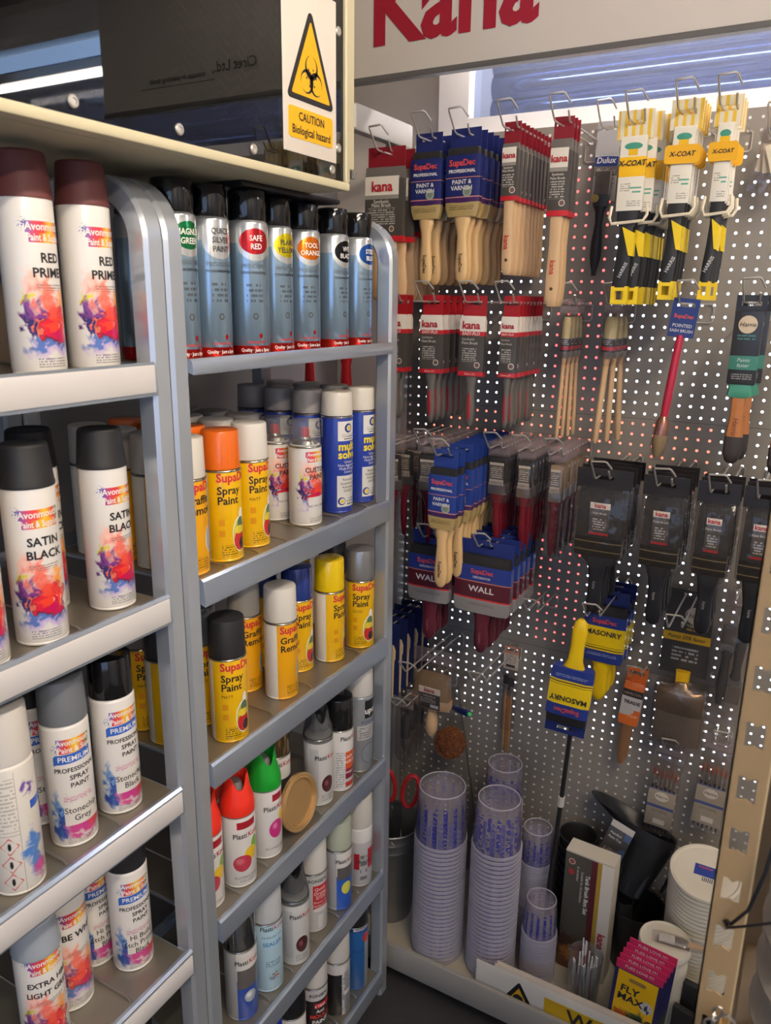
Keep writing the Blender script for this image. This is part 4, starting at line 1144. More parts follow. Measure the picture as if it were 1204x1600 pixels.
def navy_brush(loc, label, group, w=0.078, detail=True, yaw=0.0, tilt=0.0, bright=False):
    t = thing('paint_brush', label, 'paint brush', group, loc=loc, rot=(0, tilt, yaw))
    col = (32, 58, 134) if bright else NAVY
    nm = 'n%d%d' % (int(w * 1000), bright)
    link('hang_tab', tab_mesh(w * 0.86, -0.040, 0.013, y=0.007), mat('tab_' + nm, col, 0.4), t)
    link('bristles', LF(('bristles', 'nb', w), [(-0.027, w * 0.45, 0.005), (-0.032, w * 0.47, 0.006), (-0.050, w * 0.47, 0.0066)], 12, 8), BRIS, t)
    pm = print_mat('navy_sleeve_%s' % nm, col, [('rect', -1, 1, -0.2, -0.137, (172, 148, 96)), ('ell', 0.0, -0.100, w * 1.2, 0.038, col), ('rect', -1, 1, -0.1275, -0.1255, (210, 130, 110)), ('rect', -1, 1, -0.137, -0.1285, (64, 34, 84)), ('rect', -1, 1, -0.088, -0.0865, (196, 120, 100)),
                                                   ('ell', w * 0.16, -0.1165, 0.0105, 0.0105, (150, 158, 140)), ('ell', w * 0.16, -0.1165, 0.007, 0.007, (120, 132, 116)), ('lines', -w * 0.36, w * 0.36, -0.152, -0.143, 0.004, (90, 76, 44))], 0.3, coat=0.2)
    link('sleeve', LF(('sleeve', 'nb', w), [(-0.042, w * 0.5, 0.0095), (-0.128, w * 0.5, 0.0105), (-0.150, w * 0.47, 0.0105), (-0.166, w * 0.40, 0.0095)], 16, 9), pm, t)
    link('handle', wood_handle(('handle', 'nb', w), -0.160, -0.306, w * 0.24, 0.0118, 0.0165), WOOD, t)
    if detail:
        text(t, 'SupaDec', 0.0165 * w / 0.078, (206, 70, 66), (0, -0.0102, -0.058), bold=0.03)
        text(t, 'PROFESSIONAL', 0.0088 * w / 0.078, (222, 220, 214), (0, -0.0102, -0.0745), bold=0.03)
        text(t, 'PAINT &', 0.0118 * w / 0.078, (222, 220, 214), (0, -0.0112, -0.0965), bold=0.02)
        text(t, 'VARNISH', 0.0118 * w / 0.078, (222, 220, 214), (0, -0.0112, -0.1085), bold=0.02)
        vtext(t, 'SupaDec', 0.0115, (60, 42, 26), 0, -0.262, -0.0088, bold=0.02)
    return t
def kana_brush(loc, label, group, w=0.043, cardh=0.175, total=0.355, detail=True, yaw=0.0, tilt=0.0):
    t = thing('paint_brush', label, 'paint brush', group, loc=loc, rot=(0, tilt, yaw))
    sc = cardh / 0.175
    k = 'k%d_%d' % (int(w * 1000), int(cardh * 1000))
    link('hang_tab', tab_mesh(max(w * 0.95, 0.037), -0.034, 0.014, hw=0.0155, y=0.004), mat('kana_tab', (128, 22, 36), 0.4), t)
    pm = print_mat('kana_sleeve_' + k, CHAR, [('rect', -1, 1, -0.050 * sc, 0.1, (104, 100, 96)), ('rect', -1, w * 0.38, -0.082 * sc, -0.045 * sc, (222, 214, 202)), ('rect', -1, w * 0.38, -0.090 * sc, -0.082 * sc, (140, 134, 128)), ('lines', -w * 0.42, w * 0.3, -0.142 * sc, -0.108 * sc, 0.0048, (190, 186, 178)),
                                              ('ell', w * 0.22, -0.150 * sc, 0.0065, 0.0065, (206, 196, 184)), ('ell', w * 0.22, -0.150 * sc, 0.0048, 0.0048, (110, 80, 70)), ('rect', -1, 1, -0.3, -0.164 * sc, (190, 30, 40))], 0.4)
    link('sleeve', LF(('sleeve', k), [(-0.028, w * 0.5, 0.002), (-0.050 * sc, w * 0.5, 0.0075), (-cardh + 0.012, w * 0.5, 0.0085), (-cardh, w * 0.52, 0.009)], 14, 9), pm, t)
    d = total - cardh
    link('handle', LF(('handle', k), [(-cardh + 0.008, w * 0.33, 0.0065), (-cardh - 0.10 * d, w * 0.32, 0.007), (-cardh - 0.3 * d, w * 0.30, 0.0072), (-cardh - 0.7 * d, w * 0.36, 0.007), (-cardh - 0.92 * d, w * 0.33, 0.0065), (-total + 0.003, w * 0.26, 0.006), (-total, w * 0.2, 0.004)], 14, 3), WOOD2, t)
    link('hang_hole', cached('hhole', lambda: loft_mesh('hang_hole', [(0.0, 0.0036, 0.0036), (0.0004, 0.0036, 0.0036)], 12, 2)), mat('hole_brown', (84, 62, 44), 0.7), t, loc=(0, -0.0068, -cardh - 0.8 * d), rot=(math.pi / 2, 0, 0))
    if detail:
        s = w / 0.043
        text(t, 'kana', 0.0185 * min(s, 1.6), (176, 30, 42), (-w * 0.04, -0.0090, -0.066 * sc), bold=0.03)
        text(t, 'Synthetic', 0.0068 * min(s, 1.6), (214, 208, 200), (-w * 0.05, -0.0094, -0.0955 * sc), bold=0.01)
        text(t, 'Paint Brush', 0.0068 * min(s, 1.6), (214, 208, 200), (-w * 0.05, -0.0094, -0.1030 * sc), bold=0.01)
        vtext(t, 'kana', 0.016, (190, 50, 40), -0.001, -cardh - 0.56 * d, -0.0078, bold=0.02)
    return t
GRIP = mat('soft_grey_grip', (92, 88, 84), 0.55)
GRIPR = mat('soft_red_grip', (150, 34, 40), 0.5)
def easy_brush(loc, label, group, w=0.056, detail=True, yaw=0.0, tilt=0.0):
    t = thing('paint_brush', label, 'paint brush', group, loc=loc, rot=(0, tilt, yaw))
    k = 'e%d' % int(w * 1000)
    link('hang_tab', tab_mesh(max(w * 0.92, 0.037), -0.030, 0.016, hw=0.0155, y=0.006), mat('easy_tab', (164, 26, 34), 0.4), t)
    pm = print_mat('easy_sleeve_' + k, CHAR, [('rect', -1, 1, -0.062, 0.1, (222, 214, 202)), ('rect', -1, 1, -0.071, -0.0615, (186, 30, 40)), ('lines', -w * 0.36, w * 0.22, -0.128, -0.096, 0.0048, (186, 182, 174)), ('ell', w * 0.26, -0.135, 0.0068, 0.0068, (206, 196, 184)), ('ell', w * 0.26, -0.135, 0.005, 0.005, (100, 76, 66)), ('rect', -1, 1, -0.3, -0.150, (186, 30, 40))], 0.35, coat=0.1)
    link('sleeve', LF(('sleeve', k), [(-0.028, w * 0.47, 0.003), (-0.040, w * 0.5, 0.008), (-0.148, w * 0.5, 0.009), (-0.160, w * 0.52, 0.0095)], 14, 9), pm, t)
    link('handle', LF(('handle', k), [(-0.150, w * 0.26, 0.007), (-0.168, w * 0.25, 0.0075), (-0.182, w * 0.17, 0.0075), (-0.205, w * 0.17, 0.008), (-0.235, w * 0.215, 0.0085), (-0.260, w * 0.19, 0.008), (-0.272, w * 0.11, 0.006), (-0.276, w * 0.05, 0.003)], 14, 2.6), GRIP, t)
    link('grip_inlay', LF(('grip_inlay', k), [(-0.198, w * 0.06, 0.0083), (-0.205, w * 0.13, 0.0088), (-0.235, w * 0.165, 0.0094), (-0.256, w * 0.135, 0.0088), (-0.263, w * 0.06, 0.0076)], 12, 2.4), GRIPR, t)
    if detail:
        s = w / 0.056
        text(t, 'kana', 0.0215 * s, (170, 30, 40), (-w * 0.03, -0.0093, -0.0485), bold=0.03)
        text(t, 'EASY-FLO', 0.0092 * s, (226, 214, 204), (-w * 0.02, -0.0095, -0.0665), bold=0.02)
        text(t, 'Synthetic', 0.0078 * s, (196, 190, 182), (-w * 0.12, -0.0097, -0.0785))
        text(t, 'Paint Brush', 0.0078 * s, (196, 190, 182), (-w * 0.06, -0.0097, -0.0870), bold=0.01)
        text(t, '50mm (2")', 0.006, (226, 214, 204), (0, -0.0102, -0.1555))
    return t
XY = mat('xcoat_yellow', (238, 204, 20), 0.4)
XB_ = mat('xcoat_black', (26, 26, 28), 0.5)
XCL = clear_mat('xcoat_plastic', (236, 226, 200), 0.45, 0.2, 0.8)
def xcoat_brush(loc, label, group, w=0.05, detail=True, yaw=0.0, tilt=0.0, strap=False):
    t = thing('paint_brush', label, 'paint brush', group, loc=loc, rot=(0, tilt, yaw))
    k = 'x%d%d' % (int(w * 1000), strap)
    cw = w + 0.018
    cm = print_mat('xcoat_cap', (226, 216, 190), [('rect', -0.2 + 0, 0.2, 0.1, 0.2, (0, 0, 0))] + [('rect', -0.036 + i * 0.0145, -0.0295 + i * 0.0145, -0.2, 0.2, (228, 186, 60)) for i in range(5)], 0.4)
    link('hang_cap', tab_mesh(cw, -0.030, 0.022, hw=0.0165, y=0.0, th=0.004, hz=0.0048), cm, t)
    band = [('rect', -1, 1, -0.098, -0.062, (240, 186, 30))] if not strap else []
    pm = print_mat('xcoat_card_' + k, (226, 220, 206), [('ell', 0.0, -0.043, min(0.017, w * 0.34), 0.0065, (64, 140, 120)), ('rect', -0.009, 0.009, -0.060, -0.048, (228, 180, 40))] + band + [('rect', -w * 0.05, w * 0.42, -0.120, -0.117, (90, 160, 140)), ('rect', w * 0.08, w * 0.4, -0.1275, -0.1245, (90, 160, 140)), ('lines', -w * 0.40, w * 0.0, -0.126, -0.110, 0.004, (140, 134, 124)), ('lines', -w * 0.1, w * 0.42, -0.152, -0.140, 0.004, (140, 134, 124))], 0.35, coat=0.15)
    link('card', LF(('card', k), [(-0.024, w * 0.5, 0.002, 0, 0.0), (-0.030, w * 0.5, 0.006), (-0.150, w * 0.5, 0.008), (-0.160, w * 0.5, 0.008)], 14, 9), pm, t)
    link('cradle', MB().tube([(-cw / 2, 0, -0.150), (-cw / 2 - 0.002, -0.006, -0.172), (-cw / 2 + 0.004, -0.010, -0.184), (cw / 2 - 0.004, -0.010, -0.180), (cw / 2 + 0.002, -0.004, -0.168), (cw / 2, 0, -0.148)], 0.0032, 6), mat('cradle_cream', (226, 214, 190), 0.4), t)
    link('ferrule', LF(('ferrule', k), [(-0.155, w * 0.44, 0.0072), (-0.175, w * 0.44, 0.0085), (-0.190, w * 0.34, 0.0085)], 12, 4), XB_, t)
    h = min(w * 0.36, 0.0165)
    link('handle', LF(('handle', k), [(-0.182, h * 0.95, 0.008), (-0.200, h * 0.9, 0.0085), (-0.235, h * 0.95, 0.009, -0.001), (-0.270, h * 1.05, 0.009, -0.003), (-0.305, h, 0.0085, -0.005)], 12, 3.2), XB_, t)
    link('handle_flash', MB().prism([(-h * 0.5, -0.190), (h * 0.97, -0.202), (h * 1.0, -0.246), (h * 0.45, -0.244)], -0.0098, 0.0075), XY, t)
    q = plate_hole(-h - 0.005, h - 0.005, -0.338, -0.303, -h * 0.5 - 0.005, h * 0.5 - 0.005, -0.329, -0.312, -0.0075, 0.0075)
    link('hang_loop', q, XY, t)
    if strap:
        link('name_strap', MB().prism([(x, z - 0.074) for x, z in rrect(w * 0.5 + 0.012, 0.0165, 0.006)], -0.0105, -0.008), mat('strap_yellow', (236, 176, 24), 0.4), t)
    if detail:
        text(t, 'X-COAT', 0.0135 * (min(w, 0.05) / 0.05) ** 0.6, (40, 36, 36), (0, -0.0112 if strap else -0.0085, -0.074), bold=0.03, shear=0.2)
        text(t, 'HARRIS', 0.0095, (190, 190, 188), (-0.001, -0.0096, -0.272), rot=(0, math.radians(-65), 0), bold=0.02)
    return t
BAG = clear_mat('clear_bag', (230, 224, 222), 0.018, 0.09, 0.75, bump=0.5, bscale=42)
REDH = mat('red_lacquer_handle', (106, 18, 32), 0.25, coat=0.4)
def redbag_brush(loc, label, group, w=0.05, detail=True, yaw=0.0, tilt=0.0, bag_to=-0.13, pale=False):
    t = thing('paint_brush', label, 'paint brush', group, loc=loc, rot=(0, tilt, yaw))
    k = 'r%d%d' % (int(w * 1000), int(-bag_to * 1000))
    link('bag_header', tab_mesh(max(w + 0.006, 0.042), -0.020, 0.014, hw=0.0165, y=0.003, hz=0.0045), clear_mat('bag_header_clear', (214, 200, 200), 0.16, 0.15, 1.0), t)
    link('bristles', LF(('bristles', k), [(-0.026, w * 0.42, 0.004), (-0.034, w * 0.45, 0.006), (-0.085, w * 0.47, 0.0072)], 12, 6), mat('tan_bristle', (176, 160, 130), 0.7) if pale else BRIS, t)
    link('ferrule', LF(('ferrule', k), [(-0.084, w * 0.48, 0.0078), (-0.106, w * 0.48, 0.0078), (-0.110, w * 0.44, 0.007)], 12, 6), FERR, t)
    lm = print_mat('redbag_label_' + k, (196, 184, 168), [('rect', -1, 1, -0.074, -0.040, (92, 84, 74)), ('lines', -w * 0.3, w * 0.3, -0.070, -0.044, 0.005, (206, 198, 184)), ('lines', -w * 0.3, w * 0.3, -0.086, -0.078, 0.003, (60, 56, 52))], 0.5)
    link('label', MB().rbox(-w * 0.36, w * 0.36, -0.0088, -0.0080, -0.088, -0.034, 0.0002), lm, t)
    link('handle', LF(('handle', k), [(-0.106, w * 0.42, 0.007), (-0.118, w * 0.38, 0.0075), (-0.132, w * 0.24, 0.008), (-0.150, 0.0085, 0.0075), (-0.180, 0.0098, 0.0075), (-0.215, 0.0075, 0.006), (-0.238, 0.0045, 0.0045), (-0.242, 0.002, 0.002)], 12, 2.2), REDH, t)
    bw = max(w + 0.008, 0.034)
    link('bag', LF(('bag', k), [(-0.016, bw * 0.5, 0.002), (-0.03, bw * 0.5, 0.009), (-0.08, bw * 0.51, 0.0105), (bag_to + 0.015, bw * 0.46, 0.0105), (bag_to, bw * 0.40, 0.009)], 14, 4), BAG, t)
    return t
BLKH = mat('black_lacquer_handle', (26, 28, 34), 0.3, coat=0.3)
def bigbag_brush(loc, label, group, w=0.1, detail=True, yaw=0.0, tilt=0.0):
    t = thing('paint_brush', label, 'paint brush', group, loc=loc, rot=(0, tilt, yaw))
    k = 'b%d' % int(w * 1000)
    link('bag_header', tab_mesh(w + 0.008, -0.024, 0.018, hw=0.019, y=0.004), mat('header_black', (34, 30, 30), 0.3, coat=0.2), t)
    link('bristles', LF(('bristles', k), [(-0.026, w * 0.42, 0.008), (-0.036, w * 0.44, 0.0105), (-0.128, w * 0.455, 0.0125)], 14, 8), BRIS, t)
    fm = print_mat('black_gold_ferrule', (42, 38, 32), [('rect', -1, 1, -0.139, -0.1365, (150, 128, 84)), ('rect', -1, 1, -0.158, -0.1555, (150, 128, 84))], 0.3, 0.6)
    link('ferrule', LF(('ferrule', k), [(-0.127, w * 0.465, 0.013), (-0.165, w * 0.465, 0.013), (-0.170, w * 0.43, 0.012)], 14, 8), fm, t)
    lm = print_mat('bigbag_label_%d' % int(w * 1000), (74, 70, 66), [('rect', -1, 1, -0.064, -0.02, (206, 198, 186)), ('lines', -w * 0.13, w * 0.13, -0.112, -0.083, 0.0055, (196, 190, 180)), ('rect', -1, 1, -0.2, -0.116, (180, 30, 40))], 0.45)
    lw = min(w * 0.2, 0.021)
    link('label', MB().rbox(-lw, lw, -0.0145, -0.0136, -0.121, -0.051, 0.0002), lm, t)
    link('handle', LF(('handle', k), [(-0.166, w * 0.36, 0.010), (-0.178, w * 0.30, 0.011), (-0.195, 0.018, 0.010), (-0.22, 0.0145, 0.0095), (-0.25, 0.0145, 0.010), (-0.275, 0.0165, 0.0095), (-0.294, 0.0135, 0.008), (-0.300, 0.007, 0.005)], 14, 2.6), BLKH, t)
    link('bag', LF(('bag', k), [(-0.020, w * 0.53, 0.004), (-0.04, w * 0.53, 0.014), (-0.10, w * 0.55, 0.017), (-0.165, w * 0.52, 0.017), (-0.182, w * 0.42, 0.014), (-0.194, w * 0.2, 0.012)], 16, 4), BAG, t)
    if detail:
        text(t, 'kana', 0.013, (170, 30, 40), (0, -0.0149, -0.0575), bold=0.03)
        text(t, 'Paint Brush', 0.0065, (206, 198, 186), (0, -0.0149, -0.0735), bold=0.01)
        vtext(t, 'kana', 0.0095, (150, 146, 140), 0.0, -0.235, -0.0106)
    return t
def wall_brush(loc, label, group, w=0.15, detail=True, yaw=0.0, tilt=0.0, kind='WALL', inverted=False, htot=None):
    t = thing('wall_brush' if kind == 'WALL' else 'masonry_brush', label, 'paint brush', group, loc=loc, rot=(0, tilt, yaw))
    wall = kind == 'WALL'
    k = '%s%d%d' % (kind, int(w * 1000), inverted)
    H = mat('maroon_handle', (92, 30, 44), 0.3, coat=0.3) if wall else mat('yellow_handle', (236, 196, 16), 0.35)
    off = 0.0
    if inverted:      # hung by the handle: flip the head so the bristles point down
        body = lambda z: -0.245 - z
    root = t
    if inverted:
        root = link('head', cached(('hd', k), lambda: loft_mesh('head', [(-0.165, w * 0.2, 0.008), (-0.150, w * 0.3, 0.010)], 12, 4)), H, t, loc=(0, 0, -0.262), rot=(0, math.pi, 0))
    B = (36, 56, 132)
    link('hang_tab', tab_mesh(w * 0.96, -0.040, 0.014, y=0.010), mat('wall_tab_blue', (30, 46, 112), 0.4), root)
    link('bristles', LF(('bristles', k), [(-0.020, w * 0.46, 0.009), (-0.027, w * 0.47, 0.011), (-0.045, w * 0.48, 0.012)], 14, 8), BRIS, root)
    if wall:
        pm = print_mat('wall_sleeve', B, [('rect', -1, 1, -0.122, -0.080, (84, 30, 44)), ('rect', -1, 1, -0.0825, -0.0805, (206, 130, 110)), ('rect', -1, 1, -0.126, -0.122, (196, 50, 50)), ('rect', -1, 1, -0.129, -0.126, (150, 146, 146)), ('rect', -1, 1, -0.2, -0.129, (136, 132, 130)), ('lines', -w * 0.3, w * 0.3, -0.142, -0.135, 0.004, (90, 86, 84))], 0.3, coat=0.2)
    else:
        pm = print_mat('masonry_sleeve', B, [('rect', -1, 1, -0.124, -0.070, (238, 202, 20)), ('rect', -1, 1, -0.1200, -0.1188, (60, 54, 30)), ('rect', -1, 1, -0.1265, -0.124, (40, 36, 40)), ('rect', -1, 1, -0.1305, -0.1265, (232, 196, 40)), ('lines', -w * 0.36, w * 0.36, -0.146, -0.136, 0.004, (150, 160, 196))], 0.3, coat=0.2)
    link('sleeve', LF(('sleeve', k), [(-0.042, w * 0.5, 0.0135), (-0.150, w * 0.5, 0.0145), (-0.160, w * 0.46, 0.014)], 16, 9), pm, root)
    if not inverted:
        link('handle', LF(('handle', k), [(-0.140, 0.026, 0.0095), (-0.160, 0.025, 0.010), (-0.174, 0.019, 0.010), (-0.20, 0.0165, 0.0095), (-0.225, 0.0185, 0.010), (-0.248, 0.0165, 0.0095), (-0.262, 0.009, 0.007), (-0.265, 0.004, 0.004)], 14, 2.6), H, t)
    else:
        # handle split by a hanging slot
        link('handle', LF(('handle', k), [(-0.125, 0.026, 0.0095), (-0.105, 0.025, 0.010), (-0.085, 0.0165, 0.010), (-0.05, 0.0150, 0.0095), (-0.015, 0.0165, 0.010), (0.006, 0.0135, 0.0085), (0.014, 0.006, 0.005)], 14, 2.6), H, t)
    if detail:
        text(root, 'SupaDec', 0.016, (206, 72, 66), (0, -0.0143, -0.056), bold=0.03)
        if wall:
            text(root, 'DECORATOR', 0.0072, (214, 212, 206), (0, -0.0145, -0.0705), bold=0.03)
            text(root, 'WALL', 0.0205, (214, 210, 206), (0, -0.0145, -0.100), bold=0.02, sx=1.15)
            vtext(t, 'SupaDec', 0.0085, (160, 110, 116), 0, -0.225, -0.0104)
        else:
            text(root, 'MASONRY', 0.0175, (44, 40, 40), (0, -0.0148, -0.086), bold=0.03)
    return t

def row(fn, n, x, z, y0, dy, label, group, front=None, dx=0.0, detail=1, jit=2.0, sway=0.9, **kw):
    """n alike brushes along one hook, the first nearest the viewer"""
    for i in range(n):
        if i == 0:
            lab = (front or label) + ', foremost on its hook'
        elif i == n - 1 and n > 2:
            lab = label + ', hindmost on its hook'
        else:
            lab = label + ', %s from the front' % ORD[i]
        yaw = math.radians(random.uniform(-jit, jit))
        tl = math.radians(random.uniform(-0.9, 0.9) if sway < 1 else sway * (1 - 2.0 * i / max(n - 1, 1)))
        fn((x + dx * i, y0 + dy * i, z - 0.0018), lab, group, detail=i < detail, yaw=yaw, tilt=tl, **kw)

# --- top row
hook(-0.838, 2.12, 0.25, 'wire hook of the navy brushes nearest the window pillar')
row(navy_brush, 5, -0.838, 2.12, 1.660, 0.044, 'navy-sleeved varnish brush near the window pillar', 'navy brushes, left top hook', w=0.076, detail=2)
hook(-0.751, 2.12, 0.25, 'wire hook of the second bunch of navy brushes')
row(navy_brush, 7, -0.748, 2.122, 1.656, 0.033, 'wide navy-sleeved varnish brush, second top hook', 'navy brushes, second top hook', w=0.082, detail=1)
hook(-0.644, 2.125, 0.25, 'wire hook of the many narrow beech-handled brushes')
row(kana_brush, 9, -0.644, 2.125, 1.662, 0.0245, 'narrow charcoal-sleeved brush with flat beech handle', 'charcoal brushes, third top hook', w=0.036, cardh=0.140, total=0.290, detail=1)
hook(-0.535, 2.125, 0.25, 'wire hook with the long beech-handled brushes')
row(kana_brush, 3, -0.535, 2.125, 1.662, 0.022, 'long charcoal-sleeved brush with beech handle', 'charcoal brushes, fourth top hook', w=0.043, cardh=0.175, total=0.355, detail=2)
hook(-0.497, 2.150, 0.05, 'short wire hook carrying the single dark brush')
hook(-0.388, 2.115, 0.25, 'wire hook of the widest yellow and black brushes')
row(xcoat_brush, 2, -0.392, 2.115, 1.662, 0.03, 'wide yellow and black brush', 'yellow and black brushes, left hook', detail=2, w=0.050, dx=0.012)
row(xcoat_brush, 5, -0.368, 2.115, 1.722, 0.024, 'wide yellow and black brush in the rear bunch', 'yellow and black brushes, left hook', detail=0, w=0.050)
hook(-0.300, 2.125, 0.25, 'wire hook of the middle yellow and black brushes')
row(xcoat_brush, 4, -0.300, 2.125, 1.664, 0.026, 'middle-width yellow and black brush with name strap', 'yellow and black brushes, middle hook', w=0.040, strap=True)
hook(-0.228, 2.125, 0.25, 'wire hook of the narrowest yellow and black brushes')
row(xcoat_brush, 3, -0.228, 2.125, 1.664, 0.034, 'narrow yellow and black brush with name strap', 'yellow and black brushes, right hook', w=0.028, strap=True)
hook(-0.925, 2.095, 0.28, 'wire hook beside the shelving top with wide charcoal brushes')
row(kana_brush, 2, -0.925, 2.092, 1.628, 0.045, 'very wide charcoal-sleeved brush by the shelving', 'wide charcoal brushes by the shelving', detail=2, w=0.100, cardh=0.185, total=0.315)
row(kana_brush, 7, -0.918, 2.092, 1.715, 0.024, 'wide charcoal-sleeved brush in the rear bunch by the shelving', 'wide charcoal brushes by the shelving', detail=0, w=0.072, cardh=0.17, total=0.315)
# single dark brush on a clear card
db = thing('paint_brush', 'single black-handled angled brush on a clear and blue card', 'paint brush', loc=(-0.497, 1.866, 2.1482), rot=(0, math.radians(1.5), 0))
link('hang_card', tab_mesh(0.052, -0.055, 0.014, hw=0.0165, y=0.002), clear_mat('frosty_card', (220, 220, 224), 0.45, 0.2), db)
pm = print_mat('dulux_card', (196, 190, 180), [('rect', -1, 1, -0.074, -0.02, (210, 210, 212)), ('ell', 0.0, -0.068, 0.05, 0.011, (34, 58, 120)), ('rect', -1, 1, -0.098, -0.078, (120, 112, 104)), ('rect', -0.022, -0.006, -0.128, -0.103, (206, 196, 180)), ('ell', -0.010, -0.120, 0.005, 0.009, (150, 50, 50)), ('lines', -0.004, 0.022, -0.125, -0.102, 0.005, (90, 86, 82))], 0.3)
link('card', MB().rbox(-0.026, 0.026, 0.0032, 0.0046, -0.150, -0.048, 0.0004), pm, db)
link('bristles', LF(('bristles', 'db'), [(-0.090, 0.017, 0.006), (-0.140, 0.018, 0.007)], 12, 6), mat('grey_bristle', (96, 88, 82), 0.7), db, loc=(0, -0.007, 0))
link('ferrule', LF(('ferrule', 'db'), [(-0.138, 0.018, 0.0075), (-0.162, 0.018, 0.0075)], 12, 6), mat('dark_ferrule', (70, 68, 66), 0.35, 0.7), db, loc=(0, -0.007, 0))
link('handle', LF(('handle', 'db'), [(-0.160, 0.017, 0.007), (-0.176, 0.010, 0.007), (-0.20, 0.0085, 0.007), (-0.24, 0.0125, 0.008), (-0.27, 0.0125, 0.0075), (-0.292, 0.0085, 0.006), (-0.300, 0.006, 0.004), (-0.312, 0.005, 0.003)], 12, 2.4), XB_, db, loc=(0, -0.007, 0))
link('badge', lathe_mesh('badge', [(0.0085, 0), (0.0085, 0.002), (0.006, 0.003), (0, 0.003)], 16, close_top=False), mat('badge_gold', (150, 130, 60), 0.4), db, loc=(-0.012, -0.0145, -0.146), rot=(math.pi / 2, 0, 0))
text(db, 'Dulux', 0.017, WH, (-0.001, 0.0028, -0.066), bold=0.02, shear=0.15)
text(db, 'Perfect', 0.015, (206, 198, 186), (0, 0.0028, -0.088), shear=0.3)
# fan of small packets at the right edge
hook(-0.155, 2.10, 0.12, 'short wire hook at the right holding clear packets')
for i, a in enumerate((-18, -4, 10)):
    t = thing('bristle_packet', 'clear packet with cream label at right edge, %s of three fanned' % ORD[i], 'packet', 'fanned clear packets', loc=(-0.155 + 0.001 * i, 1.80 + 0.012 * i, 2.098), rot=(0, math.radians(a), 0))
    link('packet', tab_mesh(0.058, -0.105, 0.014, hw=0.0165, y=0.0, hz=0.008), BAG, t)
    link('label', MB().rbox(-0.024, 0.024, -0.0014, -0.0006, -0.068, -0.016, 0.0002), print_mat('packet_label', (214, 204, 184), [('rect', -0.012, 0.012, -0.036, -0.033, (180, 40, 44)), ('ell', 0, -0.028, 0.005, 0.003, (60, 40, 40))], 0.5), t)

# --- second row
hook(-0.905, 1.775, 0.26, 'wire hook of the grey-red brushes half behind the shelf post')
row(easy_brush, 2, -0.905, 1.775, 1.650, 0.03, 'grey and red handled brush half behind the shelf post', 'grey-red brushes by the post', w=0.056, detail=2)
hook(-0.816, 1.775, 0.26, 'wire hook of the left full bunch of grey-red brushes')
row(easy_brush, 6, -0.816, 1.775, 1.660, 0.03, 'grey and red handled brush in the left bunch', 'grey-red brushes, left bunch', w=0.056, dx=0.002)
hook(-0.708, 1.775, 0.26, 'wire hook with the single middle grey-red brush')
row(easy_brush, 1, -0.708, 1.775, 1.652, 0.03, 'grey and red handled brush hanging singly in the middle', 'grey-red brushes, middle', w=0.060)
hook(-0.630, 1.775, 0.25, 'wire hook of the crowded narrow grey-red brushes')
row(easy_brush, 8, -0.628, 1.775, 1.668, 0.022, 'narrow grey and red handled brush in the crowded bunch', 'grey-red brushes, right bunch', w=0.040)
def sash_bag(loc, label, group, w=0.03, hl=0.15, detail=True, yaw=0, tilt=0):
    t = thing('paint_brush', label, 'paint brush', group, loc=loc, rot=(0, tilt, yaw))
    k = 's%d' % int(w * 1000)
    link('bag_header', tab_mesh(max(w + 0.004, 0.040), -0.02, 0.012, hw=0.0165, y=0.002), clear_mat('bag_header_clear', (214, 200, 200), 0.16, 0.15, 1.0), t)
    link('bristles', LF(('bristles', k), [(-0.028, w * 0.30, w * 0.28), (-0.040, w * 0.40, w * 0.36), (-0.075, w * 0.42, w * 0.38)], 12, 2), mat('cream_bristle', (206, 190, 140), 0.7, bump=0.5, bscale=500, stretch=(1, 1, 0.05)), t)
    link('ferrule', LF(('ferrule', k), [(-0.074, w * 0.43, w * 0.39), (-0.105, w * 0.43, w * 0.39), (-0.118, w * 0.3, w * 0.3)], 12, 2), FERR, t)
    lm = print_mat('sash_label', (50, 46, 44), [('rect', -1, 1, -0.1, -0.092, (190, 36, 42)), ('lines', -0.01, 0.01, -0.09, -0.078, 0.004, (190, 186, 178))], 0.4)
    link('label', LF(('label', k), [(-0.104, w * 0.45, w * 0.41), (-0.076, w * 0.45, w * 0.41)], 12, 2), lm, t)
    link('handle', LF(('handle', k), [(-0.112, w * 0.28, w * 0.28), (-0.13, w * 0.2, w * 0.2), (-0.15, w * 0.19, w * 0.19), (-0.15 - hl * 0.7, w * 0.21, w * 0.21), (-0.15 - hl * 0.97, w * 0.19, w * 0.19), (-0.15 - hl, w * 0.1, w * 0.1)], 10, 2), WOOD2, t)
    link('bag', LF(('bag', k), [(-0.014, w * 0.5, 0.003), (-0.03, w * 0.52, w * 0.42), (-0.10, w * 0.55, w * 0.45), (-0.122, w * 0.5, w * 0.42), (-0.134, w * 0.3, w * 0.3)], 12, 3), BAG, t)
    return t
hook(-0.530, 1.775, 0.13, 'short wire hook of the slim bagged beech brushes')
row(sash_bag, 4, -0.530, 1.775, 1.772, 0.026, 'slim round brush in a clear bag', 'slim bagged round brushes', w=0.024, hl=0.155, sway=1.5)
hook(-0.430, 1.775, 0.13, 'short wire hook of the thicker bagged beech brushes')
row(sash_bag, 3, -0.430, 1.778, 1.772, 0.036, 'thick round brush in a clear bag', 'thick bagged round brushes', w=0.034, hl=0.160, jit=4, sway=3.2)
hook(-0.262, 1.778, 0.24, 'wire hook of the long red-handled sash brush')
ss = thing('sash_brush', 'long red-handled round sash brush hanging bristles down', 'paint brush', loc=(-0.262, 1.652, 1.776), rot=(0, math.radians(5), 0))
link('tag_card', tab_mesh(0.050, -0.062, 0.012, hw=0.0165, y=-0.002), mat('sash_tag_navy', (34, 52, 112), 0.4), ss)
